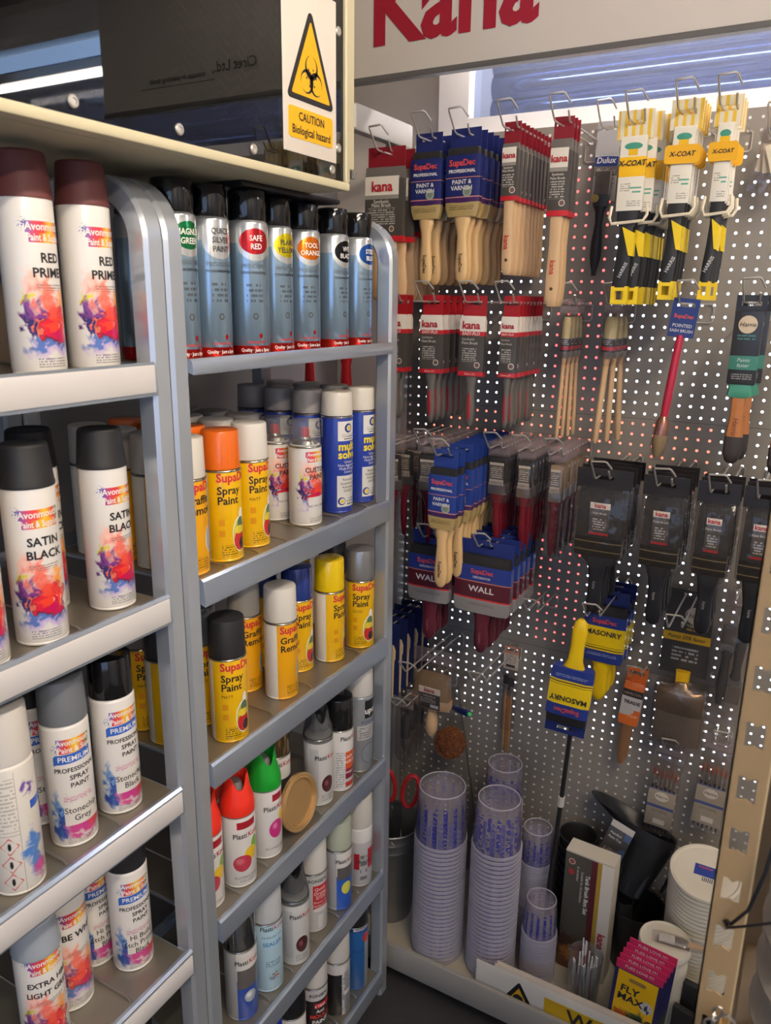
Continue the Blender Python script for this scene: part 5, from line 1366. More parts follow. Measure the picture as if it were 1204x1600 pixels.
text(ss, 'SupaDec', 0.0105, (206, 80, 70), (0, -0.0026, -0.022), bold=0.03)
text(ss, 'POINTED', 0.0088, (214, 212, 208), (0, -0.0026, -0.040), bold=0.01)
text(ss, 'SASH BRUSH', 0.0078, (214, 212, 208), (0, -0.0026, -0.050), bold=0.01)
link('handle', LF(('handle', 'ss'), [(-0.058, 0.006, 0.006), (-0.07, 0.0075, 0.0075), (-0.18, 0.0085, 0.0085), (-0.222, 0.0075, 0.0075)], 12, 2), mat('sash_red', (176, 30, 58), 0.35, coat=0.3), ss)
link('ferrule', LF(('ferrule', 'ss'), [(-0.220, 0.008, 0.008), (-0.232, 0.0135, 0.0135), (-0.258, 0.0145, 0.0145)], 12, 2), mat('copper_ferrule', (190, 130, 110), 0.25, 0.9), ss)
link('bristles', LF(('bristles', 'ss'), [(-0.256, 0.0140, 0.0140), (-0.275, 0.0145, 0.0145), (-0.296, 0.010, 0.010), (-0.306, 0.004, 0.004)], 12, 2), mat('tan_bristle', (150, 128, 92), 0.7), ss)
link('sleeve', LF(('sleeve', 'ss'), [(-0.222, 0.0105, 0.0105), (-0.238, 0.0165, 0.0165), (-0.285, 0.0170, 0.0170), (-0.310, 0.011, 0.011)], 12, 2), BAG, ss)
def teal_brush(loc, label, group):
    t = thing('paint_brush', label, 'paint brush', group, loc=loc)
    pm = print_mat('teal_sleeve', (44, 44, 46), [('ell', 0, -0.038, 0.0165, 0.0165, (206, 186, 156)), ('rect', -1, 1, -0.122, -0.096, (64, 128, 112)), ('lines', -0.016, 0.016, -0.066, -0.056, 0.006, (70, 130, 120)), ('lines', -0.018, 0.018, -0.140, -0.128, 0.004, (170, 166, 160))], 0.35)
    link('hang_tab', tab_mesh(0.054, -0.02, 0.016, y=0.010), mat('teal_tab', (38, 38, 40), 0.4), t)
    link('sleeve', LF(('sleeve', 'teal'), [(-0.014, 0.025, 0.011), (-0.146, 0.0255, 0.013), (-0.150, 0.025, 0.012)], 14, 9), pm, t)
    link('collar', LF(('collar', 'teal'), [(-0.148, 0.022, 0.011), (-0.160, 0.0215, 0.011), (-0.172, 0.024, 0.011), (-0.176, 0.014, 0.009)], 12, 4), mat('teal_collar', (72, 146, 122), 0.4), t)
    link('handle', LF(('handle', 'teal'), [(-0.160, 0.019, 0.0085), (-0.178, 0.0135, 0.0085), (-0.21, 0.0125, 0.0085), (-0.255, 0.0165, 0.0085)], 12, 3), mat('teak_handle', (176, 112, 60), 0.4, var=0.15, vscale=30, stretch=(6, 6, 1)), t)
    link('dipped_end', LF(('dipped_end', 'teal'), [(-0.252, 0.0166, 0.0086), (-0.285, 0.0165, 0.0086), (-0.300, 0.0125, 0.0075), (-0.305, 0.007, 0.004)], 12, 3), mat('dip_dark', (54, 48, 46), 0.4), t)
    text(t, 'Harris', 0.0115, (40, 36, 34), (0, -0.0130, -0.038), bold=0.0, shear=0.2)
    text(t, 'Paints', 0.0095, (206, 214, 206), (0, -0.0136, -0.104), shear=0.2)
    text(t, 'faster', 0.0095, (206, 214, 206), (0, -0.0136, -0.114), shear=0.2)
    vtext(t, 'Harris', 0.014, (110, 60, 30), 0, -0.232, -0.0092, shear=0.2)
    return t
hook(-0.147, 1.782, 0.24, 'wire hook of the dark sleeve brush with teal collar')
teal_brush((-0.147, 1.655, 1.780), 'dark-sleeved brush with teal collar and brown wooden handle', 'teal collar brushes')
teal_brush((-0.140, 1.702, 1.780), 'dark-sleeved teal collar brush behind the front one', 'teal collar brushes')
hook(-0.068, 1.76, 0.20, 'wire hook cut by the right edge, second row')
teal_brush((-0.068, 1.70, 1.758), 'dark-sleeved teal collar brush cut by the right picture edge', 'teal collar brushes')

# --- third row
hook(-0.880, 1.449, 0.33, 'wire hook of the red-handled bagged brushes behind the post')
row(redbag_brush, 4, -0.880, 1.449, 1.600, 0.06, 'red-handled bagged brush by the shelf post', 'red-handled brushes, far left', w=0.052)
hook(-0.800, 1.449, 0.28, 'wire hook of the wide tilted red-handled brushes')
row(redbag_brush, 7, -0.797, 1.449, 1.634, 0.034, 'wide red-handled bagged brush left of the blue ones', 'red-handled brushes, left', w=0.062, jit=7)
hook(-0.712, 1.449, 0.375, 'long wire hook with bright blue sleeved brushes')
for i, y in enumerate((1.532, 1.560, 1.615, 1.645, 1.672, 1.70, 1.727, 1.755, 1.782, 1.81, 1.838)):
    nm = 'bright blue sleeved varnish brush, ' + ('foremost, its beech handle hanging free' if i == 0 else '%s from the front' % ORD[i])
    navy_brush((-0.712 + (0.0035 if i == 1 else 0), y, 1.447), nm, 'bright blue brushes on the long hook', w=0.070, detail=i in (0, 2), yaw=math.radians(random.uniform(-2, 2)), tilt=math.radians(random.uniform(-1, 1)), bright=True)
hook(-0.648, 1.449, 0.23, 'wire hook of the red-handled brushes right of the blue ones')
row(redbag_brush, 9, -0.648, 1.449, 1.692, 0.0215, 'red-handled bagged brush right of the blue ones', 'red-handled brushes, middle', w=0.050, jit=4)
hook(-0.580, 1.449, 0.23, 'wire hook of the slim red-handled brushes')
row(redbag_brush, 8, -0.580, 1.449, 1.692, 0.024, 'slim red-handled bagged brush', 'red-handled brushes, slim', w=0.038, jit=5)
hook(-0.505, 1.449, 0.23, 'wire hook of the fully wrapped red-handled brushes')
row(redbag_brush, 8, -0.507, 1.449, 1.692, 0.024, 'red-handled brush wrapped to the handle tip', 'red-handled brushes, fully wrapped', w=0.030, bag_to=-0.245, pale=True, jit=6)
for x, w, n, lab in ((-0.380, 0.108, 4, 'widest'), (-0.256, 0.082, 4, 'middle'), (-0.156, 0.070, 3, 'narrower'), (-0.072, 0.070, 3, 'rightmost')):
    hook(x, 1.425, 0.305, 'wire hook of the %s black bagged brushes' % lab)
    row(bigbag_brush, n, x, 1.425, 1.612, 0.040, '%s black brush in a clear bag' % lab, '%s black bagged brushes' % lab, w=w, jit=4)

# --- fourth row
hook(-0.785, 1.225, 0.28, 'wire hook of the narrower maroon wall brushes')
row(wall_brush, 3, -0.785, 1.225, 1.625, 0.040, 'narrower blue and maroon wall brush', 'maroon wall brushes, narrow', w=0.110)
hook(-0.643, 1.225, 0.28, 'wire hook of the wide maroon wall brushes')
row(wall_brush, 5, -0.643, 1.222, 1.625, 0.038, 'wide blue and maroon wall brush', 'maroon wall brushes, wide', w=0.142)
hook(-0.558, 1.0375, 0.15, 'short empty wire hook in mid board')
hook(-0.377, 1.1125, 0.29, 'wire hook of the yellow masonry brushes')
row(wall_brush, 3, -0.377, 1.1125, 1.745, 0.036, 'blue and yellow masonry brush hanging upright', 'upright masonry brushes', w=0.098, kind='MASONRY')
wall_brush((-0.3935, 1.578, 1.100), 'blue and yellow masonry brush hung upside down by its yellow handle', 'upside-down masonry brush', w=0.094, kind='MASONRY', inverted=True, yaw=math.radians(6), tilt=math.radians(4))
hook(-0.210, 1.1125, 0.26, 'wire hook in front of the big dark-card brush')
def block_brush(loc, label):
    t = thing('block_brush', label, 'paint brush', None, loc=loc)
    pm = print_mat('block_card', (66, 62, 60), [('ell', 0.012, -0.050, 0.021, 0.021, (216, 196, 170)), ('rect', -1, 1, -0.120, -0.098, (222, 172, 40)), ('lines', -0.03, 0.03, -0.170, -0.130, 0.010, (190, 184, 176)), ('lines', 0.0, 0.024, -0.092, -0.076, 0.008, (206, 170, 90))], 0.4)
    link('card', tab_mesh(0.108, -0.205, 0.012, hw=0.0165, y=0.0, th=0.002), pm, t)
    link('yoke', LF(('yoke', 'blk'), [(-0.188, 0.017, 0.009, 0.004), (-0.222, 0.015, 0.009, 0.004)], 12, 4), mat('yoke_yellow', (230, 178, 20), 0.4), t, loc=(0, -0.018, 0))
    link('ferrule', LF(('ferrule', 'blk'), [(-0.212, 0.010, 0.008), (-0.224, 0.022, 0.012), (-0.229, 0.052, 0.017), (-0.240, 0.056, 0.022), (-0.285, 0.056, 0.022), (-0.290, 0.054, 0.021)], 16, 5), mat('bronze_ferrule', (150, 126, 100), 0.28, 0.85), t, loc=(0.006, -0.026, 0))
    link('bristles', LF(('bristles', 'blk'), [(-0.288, 0.053, 0.020), (-0.345, 0.055, 0.021), (-0.372, 0.055, 0.019)], 16, 6), mat('brown_bristle', (96, 84, 70), 0.75, bump=0.8, bscale=500, stretch=(1, 1, 0.04)), t, loc=(0.006, -0.026, 0))
    link('clear_case', LF(('clear_case', 'blk'), [(-0.216, 0.058, 0.020), (-0.232, 0.061, 0.026), (-0.380, 0.061, 0.026)], 16, 9), BAG, t, loc=(0.006, -0.0285, 0))
    text(t, 'Harris', 0.0165, (44, 40, 38), (0.012, -0.0006, -0.050), shear=0.2)
    text(t, 'ULTIMATE', 0.0078, (206, 200, 190), (0.012, -0.0006, -0.0745))
    text(t, 'Masonry', 0.0085, (214, 170, 60), (0.012, -0.0006, -0.0865), bold=0.01)
    text(t, 'Paints 25% faster', 0.0125, (50, 40, 30), (0.0, -0.0006, -0.109), bold=0.01, shear=0.2)
    return t
block_brush((-0.210, 1.862, 1.111), 'large block brush under a dark grey card with clear case')
tag(link('display_hook', hook_mesh(0.08), HOOKZ, loc=(-0.099, YB - 0.003, 1.1375)), 'short wire hook of the two paired soft-grip brushes', 'hook', 'wire hooks on the perforated board')
pb = thing('brush_set', 'clear bag with two grey soft-grip brushes laid head to tail', 'brush set', loc=(-0.098, 1.835, 1.136), rot=(0, math.radians(2), 0))
link('bag_header', tab_mesh(0.066, -0.026, 0.012, y=0.004), clear_mat('bag_header_clear', (214, 200, 200), 0.16, 0.15, 1.0), pb)
link('bag', LF(('bag', 'pb'), [(-0.024, 0.034, 0.004), (-0.05, 0.037, 0.014), (-0.30, 0.040, 0.016), (-0.325, 0.036, 0.006)], 14, 5), BAG, pb)
for s, nm in ((1, 'brush'), (-1, 'brush')):
    r = link(nm, LF(('brush', 'pb'), [(-0.07, 0.006, 0.004), (-0.02, 0.0125, 0.008), (0.04, 0.009, 0.008), (0.07, 0.013, 0.008)], 12, 2.5), mat('pair_grip', (62, 60, 60), 0.45), pb, loc=(-0.013 * s, -0.001, -0.165 - 0.035 * s), rot=(0, 0 if s > 0 else math.pi, 0))
    link('ferrule', LF(('ferrule', 'pb'), [(0.066, 0.016, 0.007), (0.085, 0.016, 0.007)], 12, 5), FERR, r)
    link('bristles', LF(('bristles', 'pb'), [(0.084, 0.0165, 0.007), (0.130, 0.0165, 0.005)], 12, 5), mat('grey_bristle', (96, 88, 82), 0.7), r)
# --- fifth row and below
hook(-0.925, 0.95, 0.33, 'wire hook of the artist brush packs behind the post')
for i in range(6):
    t = thing('brush_set', 'navy card of artist brushes behind the post, %s from the front' % ORD[i], 'brush set', 'navy artist brush cards', loc=(-0.922, 1.610 + 0.042 * i, 0.948), rot=(0, 0, math.radians(random.uniform(-5, 5))))
    link('card', tab_mesh(0.085, -0.19, 0.014, y=0.0), mat('artist_navy', (28, 38, 88), 0.45), t)
    for j in range(3):
        link('brush', LF(('brush', 'art'), [(-0.045, 0.002, 0.002), (-0.06, 0.0085, 0.004), (-0.085, 0.0075, 0.004), (-0.09, 0.005, 0.004), (-0.12, 0.004, 0.004), (-0.20, 0.0025, 0.0025)], 8, 2), mat('artist_tan', (206, 182, 140), 0.5), t, loc=(-0.026 + 0.026 * j, -0.0052, 0))
hook(-0.821, 0.8625, 0.29, 'wire hook of the flat tan ceiling brush')
cb = thing('ceiling_brush', 'wide tan bristle brush in a clear bag with round wooden handle', 'paint brush', loc=(-0.819, 1.735, 0.8605))
link('bag_header', tab_mesh(0.125, -0.03, 0.012, y=0.004), clear_mat('bag_header_clear', (214, 200, 200), 0.16, 0.15, 1.0), cb)
link('bag', LF(('bag', 'cb'), [(-0.028, 0.062, 0.004), (-0.05, 0.066, 0.024), (-0.13, 0.068, 0.026), (-0.160, 0.064, 0.024)], 16, 5), BAG, cb)
link('bristles', LF(('bristles', 'cb'), [(-0.058, 0.050, 0.012), (-0.10, 0.051, 0.016), (-0.132, 0.052, 0.017)], 16, 6), mat('tan_ceiling_bristle', (150, 122, 86), 0.75, bump=0.8, bscale=500, stretch=(1, 1, 0.04)), cb)
link('stock', LF(('stock', 'cb'), [(-0.128, 0.056, 0.019), (-0.150, 0.056, 0.019), (-0.156, 0.050, 0.016)], 16, 5), WOOD2, cb)
link('label', MB().rbox(-0.032, 0.032, -0.0205, -0.0195, -0.152, -0.090, 0.0003), print_mat('cb_label', (70, 64, 60), [('rect', -1, 1, -0.108, -0.05, (214, 204, 190)), ('lines', -0.026, 0.02, -0.136, -0.122, 0.005, (190, 184, 176)), ('rect', 0.004, 0.028, -0.148, -0.139, (222, 218, 210))], 0.45), cb)
text(cb, 'kana', 0.017, (176, 40, 46), (0, -0.0209, -0.0985), bold=0.03)
text(cb, 'Ceiling Brush', 0.0072, (206, 198, 188), (0, -0.0209, -0.1155), bold=0.01)
link('handle', LF(('handle', 'cb'), [(-0.152, 0.013, 0.013), (-0.17, 0.0125, 0.0125), (-0.20, 0.0175, 0.0175), (-0.225, 0.0165, 0.0165), (-0.243, 0.008, 0.008)], 14, 2), WOOD2, cb)
hook(-0.650, 0.8625, 0.25, 'empty-ended wire hook left of the fitch brushes')
ab = thing('brush_set', 'clear sleeve with long fitch brushes and a pink-topped card', 'brush set', loc=(-0.648, 1.868, 0.8605))
link('card', tab_mesh(0.042, -0.058, 0.010, hw=0.0165, y=0.0), print_mat('fitch_card', (214, 198, 180), [('rect', -1, 1, -0.012, 0.1, (206, 140, 116)), ('lines', -0.016, 0.016, -0.040, -0.014, 0.005, (110, 100, 90)), ('rect', -0.014, 0.012, -0.052, -0.044, (60, 56, 52))], 0.45), ab)
link('bag', LF(('bag', 'ab'), [(-0.05, 0.021, 0.003), (-0.07, 0.022, 0.009), (-0.24, 0.020, 0.008)], 12, 5), BAG, ab)
for j, (dx, dz) in enumerate(((-0.009, 0.0), (0.006, -0.008), (-0.002, -0.02))):
    r = link('brush', LF(('brush', 'fit'), [(-0.125, 0.004, 0.004), (-0.16, 0.0045, 0.0045), (-0.24, 0.0035, 0.0035), (-0.30, 0.0025, 0.0025)], 8, 2), mat('fitch_wood', (176, 128, 80), 0.45), ab, loc=(dx, -0.004 + 0.004 * j, dz))
    link('ferrule', LF(('ferrule', 'fit'), [(-0.10, 0.008, 0.003), (-0.127, 0.0042, 0.0042)], 8, 2.5), FERR, r)
    link('bristles', LF(('bristles', 'fit'), [(-0.075, 0.008, 0.002), (-0.101, 0.008, 0.003)], 8, 3), BRIS, r)
hook(-0.312, 0.8875, 0.07, 'short wire hook of the orange carded brush')
tb = thing('paint_brush', 'small brush in an orange and black card with brown handle', 'paint brush', loc=(-0.312, 1.848, 0.886), rot=(0, math.radians(4), 0))
link('hang_tab', tab_mesh(0.050, -0.05, 0.014, y=0.006), mat('orange_tab', (214, 106, 40), 0.45), tb)
link('sleeve', LF(('sleeve', 'tb'), [(-0.022, 0.023, 0.004), (-0.035, 0.025, 0.008), (-0.125, 0.025, 0.010), (-0.140, 0.0235, 0.009)], 14, 8), print_mat('trade_sleeve', (218, 110, 44), [('rect', -1, 1, -0.062, -0.042, (44, 40, 40)), ('rect', -1, 1, -0.096, -0.062, (196, 190, 186)), ('ell', -0.02, -0.10, 0.03, 0.014, (190, 184, 180)), ('lines', -0.002, 0.02, -0.118, -0.108, 0.004, (240, 200, 170))], 0.35), tb)
text(tb, 'HAMILTON', 0.0082, (196, 160, 130), (0, -0.0104, -0.052))
text(tb, 'TRADE', 0.0128, (50, 46, 46), (0.002, -0.0106, -0.076), bold=0.03)
link('handle', LF(('handle', 'tb'), [(-0.130, 0.0165, 0.0075), (-0.152, 0.015, 0.0075), (-0.20, 0.0145, 0.007), (-0.24, 0.0125, 0.007), (-0.258, 0.006, 0.005)], 12, 2.6), mat('brown_handle', (132, 96, 66), 0.4), tb)
for x, y, z, lab in ((-0.214, 1.848, 0.715, 'clear sleeve of fine artist brushes under the block brush'), (-0.103, 1.838, 0.770, 'clear sleeve of fine artist brushes next to the beige post')):
    hook(x, z, 0.06, 'short wire hook of the ' + ('left' if x < -0.2 else 'right') + ' artist brush sleeve')
    t = thing('brush_set', lab, 'brush set', 'artist brush sleeves', loc=(x, y, z - 0.002), rot=(0, math.radians(2), 0))
    link('bag_header', tab_mesh(0.068, -0.03, 0.012, y=0.006), clear_mat('bag_header_clear', (214, 200, 200), 0.16, 0.15, 1.0), t)
    link('sleeve', LF(('sleeve', 'set'), [(-0.026, 0.034, 0.004), (-0.04, 0.037, 0.010), (-0.245, 0.037, 0.011), (-0.252, 0.035, 0.009)], 14, 8), BAG, t)
    link('card', MB().rbox(-0.033, 0.033, -0.0085, -0.0075, -0.230, -0.122, 0.0003), print_mat('set_card', (166, 156, 138), [('rect', -1, 1, -0.176, -0.168, (64, 84, 150)), ('ell', 0, -0.142, 0.017, 0.013, (214, 206, 190)), ('lines', -0.02, 0.02, -0.19, -0.182, 0.004, (110, 104, 92)), ('rect', -0.012, 0.016, -0.222, -0.208, (222, 216, 204)), ('rect', -1, 1, -0.1245, -0.122, (64, 84, 150))], 0.45), t)
    text(t, 'Harris', 0.0115, (60, 56, 50), (0, -0.0089, -0.142), shear=0.2)
    for j in range(6):
        r = link('brush', LF(('brush', 'fine'), [(-0.112, 0.0028, 0.0028), (-0.24, 0.0022, 0.0022)], 6, 2), mat('fine_handle', (46, 44, 52), 0.4), t, loc=(-0.026 + 0.0104 * j, -0.002, -0.003 * (j % 3)))
        link('ferrule', LF(('ferrule', 'fine'), [(-0.086, 0.0026, 0.0026), (-0.113, 0.003, 0.003)], 6, 2), FERR, r)
        link('bristles', LF(('bristles', 'fine'), [(-0.062, 0.0005, 0.0005), (-0.074, 0.0032, 0.0026), (-0.087, 0.0026, 0.0026)], 6, 2), mat('sable', (150, 74, 40), 0.6), r)
# brushes hanging on the wall behind the shelving
hr = tag(link('hanging_rail', MB().rbox(-1.359, -1.06, 1.752, 1.764, 1.784, 1.806, 0.002), mat('rail_pale', (178, 176, 172), 0.4)), 'short pale rail on the wall behind the shelving', 'rail')
for i, (x, y) in enumerate(((-1.215, 1.74), (-1.10, 1.74))):
    t = thing('paint_brush', 'red-handled brush seen above the grey caps, %s' % ('left one' if i == 0 else 'right one'), 'paint brush', 'red-handled brushes behind the shelving', loc=(x, y, 1.80))
    link('sleeve', LF(('sleeve', 'rw'), [(0.0, 0.036, 0.004), (-0.02, 0.036, 0.01), (-0.14, 0.036, 0.012)], 12, 8), mat('red_sleeve', (96, 34, 38), 0.5), t)
    link('handle', LF(('handle', 'rw'), [(-0.13, 0.024, 0.010), (-0.16, 0.020, 0.010), (-0.19, 0.0125, 0.010), (-0.24, 0.016, 0.010), (-0.29, 0.012, 0.008), (-0.30, 0.005, 0.004)], 12, 2.5), mat('bright_red_handle', (190, 28, 34), 0.35), t)
# ------------------------------------------------------------------ things standing on the display base
DK = 0.0852
def cup_material(name, Rr):
    m = bpy.data.materials.new(name)
    m.use_nodes = True
    nt = m.node_tree
    N, Lk = nt.nodes, nt.links
    N.clear()
    out = N.new('ShaderNodeOutputMaterial')
    uv = N.new('ShaderNodeUVMap')
    sp = N.new('ShaderNodeSeparateXYZ')
    Lk.new(uv.outputs[0], sp.inputs[0])
    def M(op, a, c=None, d=None):
        n = N.new('ShaderNodeMath')
        n.operation = op
        for i, v in enumerate((a, c, d)):
            if v is None:
                continue
            if isinstance(v, (int, float)):
                n.inputs[i].default_value = v
            else:
                Lk.new(v, n.inputs[i])
        return n.outputs[0]
    S, Z = sp.outputs[0], sp.outputs[1]
    colf = M('FRACT', M('DIVIDE', S, Rr * 0.42))
    inc = M('MULTIPLY', M('GREATER_THAN', colf, 0.2), M('LESS_THAN', colf, 0.62))
    cb = N.new('ShaderNodeCombineXYZ')
    Lk.new(M('FLOOR', M('DIVIDE', S, 0.0062)), cb.inputs[0])
    Lk.new(M('FLOOR', M('DIVIDE', Z, 0.0048)), cb.inputs[1])
    wn = N.new('ShaderNodeTexWhiteNoise')
    Lk.new(cb.outputs[0], wn.inputs[0])
    blk = M('GREATER_THAN', wn.outputs[0], 0.42)
    rowg = M('GREATER_THAN', M('FRACT', M('DIVIDE', Z, 0.0048)), 0.3)
    zr = M('MULTIPLY', M('GREATER_THAN', Z, 0.02), M('LESS_THAN', Z, Rr * 1.75))
    tick = M('MULTIPLY', M('LESS_THAN', M('FRACT', M('DIVIDE', S, 0.0052)), 0.16), 0.45)
    mask = M('MULTIPLY', M('MAXIMUM', M('MULTIPLY', inc, M('MULTIPLY', blk, rowg)), tick), zr)
    mx = N.new('ShaderNodeMix')
    mx.data_type = 'RGBA'
    Lk.new(mask, mx.inputs[0])
    mx.inputs[6].default_value = lin((232, 224, 234))
    mx.inputs[7].default_value = lin((44, 48, 150))
    df = N.new('ShaderNodeBsdfDiffuse')
    Lk.new(mx.outputs[2], df.inputs[0])
    tr = N.new('ShaderNodeBsdfTransparent')
    tr.inputs[0].default_value = (0.985, 0.975, 0.99, 1)
    m1 = N.new('ShaderNodeMixShader')
    Lk.new(M('ADD', M('MULTIPLY', mask, 0.75), 0.055), m1.inputs[0])
    Lk.new(tr.outputs[0], m1.inputs[1])
    Lk.new(df.outputs[0], m1.inputs[2])
    gl = N.new('ShaderNodeBsdfGlossy')
    gl.inputs['Roughness'].default_value = 0.12
    fr = N.new('ShaderNodeLayerWeight')
    m2 = N.new('ShaderNodeMixShader')
    Lk.new(M('ADD', M('MULTIPLY', M('POWER', fr.outputs['Facing'], 3.0), 0.4), 0.04), m2.inputs[0])
    Lk.new(m1.outputs[0], m2.inputs[1])
    Lk.new(gl.outputs[0], m2.inputs[2])
    Lk.new(m2.outputs[0], out.inputs[0])
    MATS[name] = m
    return m
RIMM = clear_mat('cup_rim', (224, 218, 228), 0.42, 0.15, 0.9)
def cup_stack(x, y, n, Rb, Rr, h, pitch, where):
    cm = cup_material('cup_plastic_%d' % int(Rr * 1000), Rr)
    prof = [(0.0, h - 0.007), (Rb * 0.86, h - 0.007), (Rb * 0.9, h - 0.0005), (Rb * 0.95, h), (Rb, h - 0.004), (Rr - 0.003, 0.007)]
    body = lathe_mesh('cup_body', prof[::-1], 28, close_top=False, close_bot=False, uvR=Rr)
    rim = lathe_mesh('cup_rim', [(Rr - 0.003, 0.007), (Rr, 0.0065), (Rr + 0.0006, 0.003), (Rr + 0.0004, 0.0)], 28, close_top=False, close_bot=False)
    for i in range(n):
        k = n - 1 - i
        lab = ('topmost upturned clear cup of the %s' % where) if k == 0 else 'upturned clear mixing cup, %s from the top of the %s' % (ordinal(k), where)
        t = thing('mixing_cup', lab, 'cup', 'cups in the ' + where, loc=(x, y, DK + 0.0003 + pitch * i), rot=(0, 0, 2 * math.pi / 28 * random.choice((0, 0, 0, 0, 0, 1, 27))))
        link('cup_body', body, cm, t)
        link('rim', rim, RIMM, t)
        if k == 0:
            link('base_ring', MB().tube([(Rb * 0.94 * math.cos(2 * math.pi * j / 28), Rb * 0.94 * math.sin(2 * math.pi * j / 28), h + 0.0004) for j in range(28)], 0.0016, 6, closed=True), RIMM, t)
cup_stack(-0.710, 1.583, 29, 0.0620, 0.0690, 0.150, 0.0125, 'widest stack by the shelving')
cup_stack(-0.563, 1.600, 30, 0.0550, 0.0640, 0.135, 0.0128, 'second wide stack')
cup_stack(-0.447, 1.634, 15, 0.0385, 0.0455, 0.100, 0.0095, 'short small-cup stack in front')
cup_stack(-0.503, 1.748, 27, 0.0385, 0.0455, 0.100, 0.0095, 'small-cup stack behind the short one')
cup_stack(-0.606, 1.752, 38, 0.0470, 0.0530, 0.115, 0.0105, 'tall stack at the back')

def hollow(name, prof, m, parent, n=32, **kw):
    return link(name, lathe_mesh(name, prof, n, close_top=False, close_bot=False), m, parent, **kw)
# galvanised bucket with tools
bk = thing('metal_bucket', 'galvanised metal bucket standing behind the shelf foot', 'bucket', loc=(-0.890, 1.640, DK))
GALV = mat('galvanised', (140, 140, 138), 0.42, 0.8, var=0.25, vscale=20)
hollow('shell', [(0.0, 0.004), (0.058, 0.004), (0.062, 0.0), (0.064, 0.012), (0.079, 0.235), (0.0805, 0.238), (0.079, 0.242), (0.0815, 0.262), (0.083, 0.266), (0.0815, 0.270), (0.084, 0.292), (0.0865, 0.295), (0.0845, 0.298), (0.082, 0.292), (0.060, 0.012), (0.0, 0.010)], GALV, bk)
link('bail_handle', MB().tube([(0.084 * math.cos(a), 0.03 * math.sin(a) + 0.0, 0.285 - 0.05 * math.sin(a)) for a in [math.pi * i / 12 for i in range(13)]], 0.0025, 6), HOOKZ, bk, rot=(0, 0, math.radians(-60)))
sc = thing('shears', 'pair of shears with red loop handles standing in the metal bucket', 'shears', loc=(-0.872, 1.622, DK + 0.02), rot=(0, math.radians(2), math.radians(15)))
REDP = mat('red_plastic', (176, 28, 32), 0.35)
for s in (-1, 1):
    link('handle_loop', MB().tube([(s * 0.022 + 0.021 * math.cos(a), 0.004 * s, 0.395 + 0.050 * math.sin(a)) for a in [2 * math.pi * i / 20 for i in range(20)]], 0.0058, 8, closed=True), REDP, sc, rot=(0, math.radians(-8 * s), 0))
link('blades', MB().prism([(-0.004, 0.0), (0.004, 0.0), (0.013, 0.30), (0.010, 0.352), (-0.010, 0.352), (-0.013, 0.30)], -0.003, 0.003), mat('blade_steel', (96, 96, 98), 0.35, 0.8), sc)
# dark bagged round brushes above the bucket
hook(-0.865, 0.7375, 0.26, 'low wire hook of the dark bagged round brushes')
for i, (dx, dy, a) in enumerate(((0.014, 0.0, 3), (-0.010, 0.044, -4), (0.004, 0.088, 6))):
    t = thing('round_brush', 'dark round brush in a clear bag over the bucket, %s of three' % ORD[i], 'paint brush', 'dark round brushes', loc=(-0.865, 1.668 + dy, 0.7358), rot=(0, math.radians(a * 0.3), 0))
    link('bag_header', tab_mesh(0.044, -0.02, 0.012, y=0.002), clear_mat('bag_header_clear', (214, 200, 200), 0.16, 0.15, 1.0), t)
    link('bristles', LF(('bristles', 'rb'), [(-0.03, 0.008, 0.008), (-0.045, 0.014, 0.014), (-0.10, 0.0125, 0.0125)], 12, 2), BRIS, t, loc=(dx * 0.5, -0.008, 0))
    link('ferrule', LF(('ferrule', 'rb'), [(-0.098, 0.0128, 0.0128), (-0.125, 0.010, 0.010), (-0.14, 0.005, 0.005)], 12, 2), FERR, t, loc=(dx * 0.5, -0.008, 0))
    link('handle', LF(('handle', 'rb'), [(-0.138, 0.005, 0.005), (-0.18, 0.0042, 0.0042), (-0.20, 0.002, 0.002)], 10, 2), FERR, t, loc=(dx * 0.5, -0.008, 0))
    link('bag', LF(('bag', 'rb'), [(-0.014, 0.022, 0.003), (-0.04, 0.024, 0.019), (-0.15, 0.022, 0.018), (-0.17, 0.014, 0.012)], 12, 3), BAG, t, loc=(0, -0.006, 0))
# coir ball brush on a wire
cr = thing('coir_brush', 'brown coir ball brush on a long wire leaning behind the cups', 'brush', loc=(-0.672, 1.83, DK))
link('wire_handle', MB().tube([(0, 0, 0.001), (-0.128, 0.024, 0.66)], 0.0035, 8), mat('wire_dark', (120, 118, 116), 0.4, 0.7), cr)
fib = MB()
cx, cy, cz = -0.112, -0.042, 0.490
for i in range(520):
    a, b2 = random.uniform(0, 2 * math.pi), math.acos(random.uniform(-1, 1))
    d = Vector((math.sin(b2) * math.cos(a), math.sin(b2) * math.sin(a) * 0.85, math.cos(b2)))
    tng = d.orthogonal().normalized()
    tng.rotate(Matrix.Rotation(random.uniform(0, 6.28), 3, d))
    c0 = Vector((cx, cy, cz))
    r = 0.043
    p0 = c0 + d * r * random.uniform(0.86, 1.0)
    p1 = c0 + (d + tng * 0.28).normalized() * r * random.uniform(1.0, 1.08)
    p2 = c0 + (d + tng * 0.55).normalized() * r * random.uniform(0.92, 1.02)
    fib.tube([p0, p1, p2], 0.0009, 3)
q = link('coir_fibres', fib, mat('coir', (126, 72, 34), 0.8), cr)
q['kind'] = 'stuff'
link('coir_core', loft_mesh('coir_core', [(cz - 0.040, 0.010, 0.008), (cz - 0.034, 0.026, 0.022), (cz - 0.018, 0.038, 0.032), (cz, 0.042, 0.036), (cz + 0.018, 0.038, 0.032), (cz + 0.034, 0.026, 0.022), (cz + 0.040, 0.010, 0.008)], 16, 2), mat('coir_dark', (92, 50, 24), 0.9), cr, loc=(cx, cy, 0))
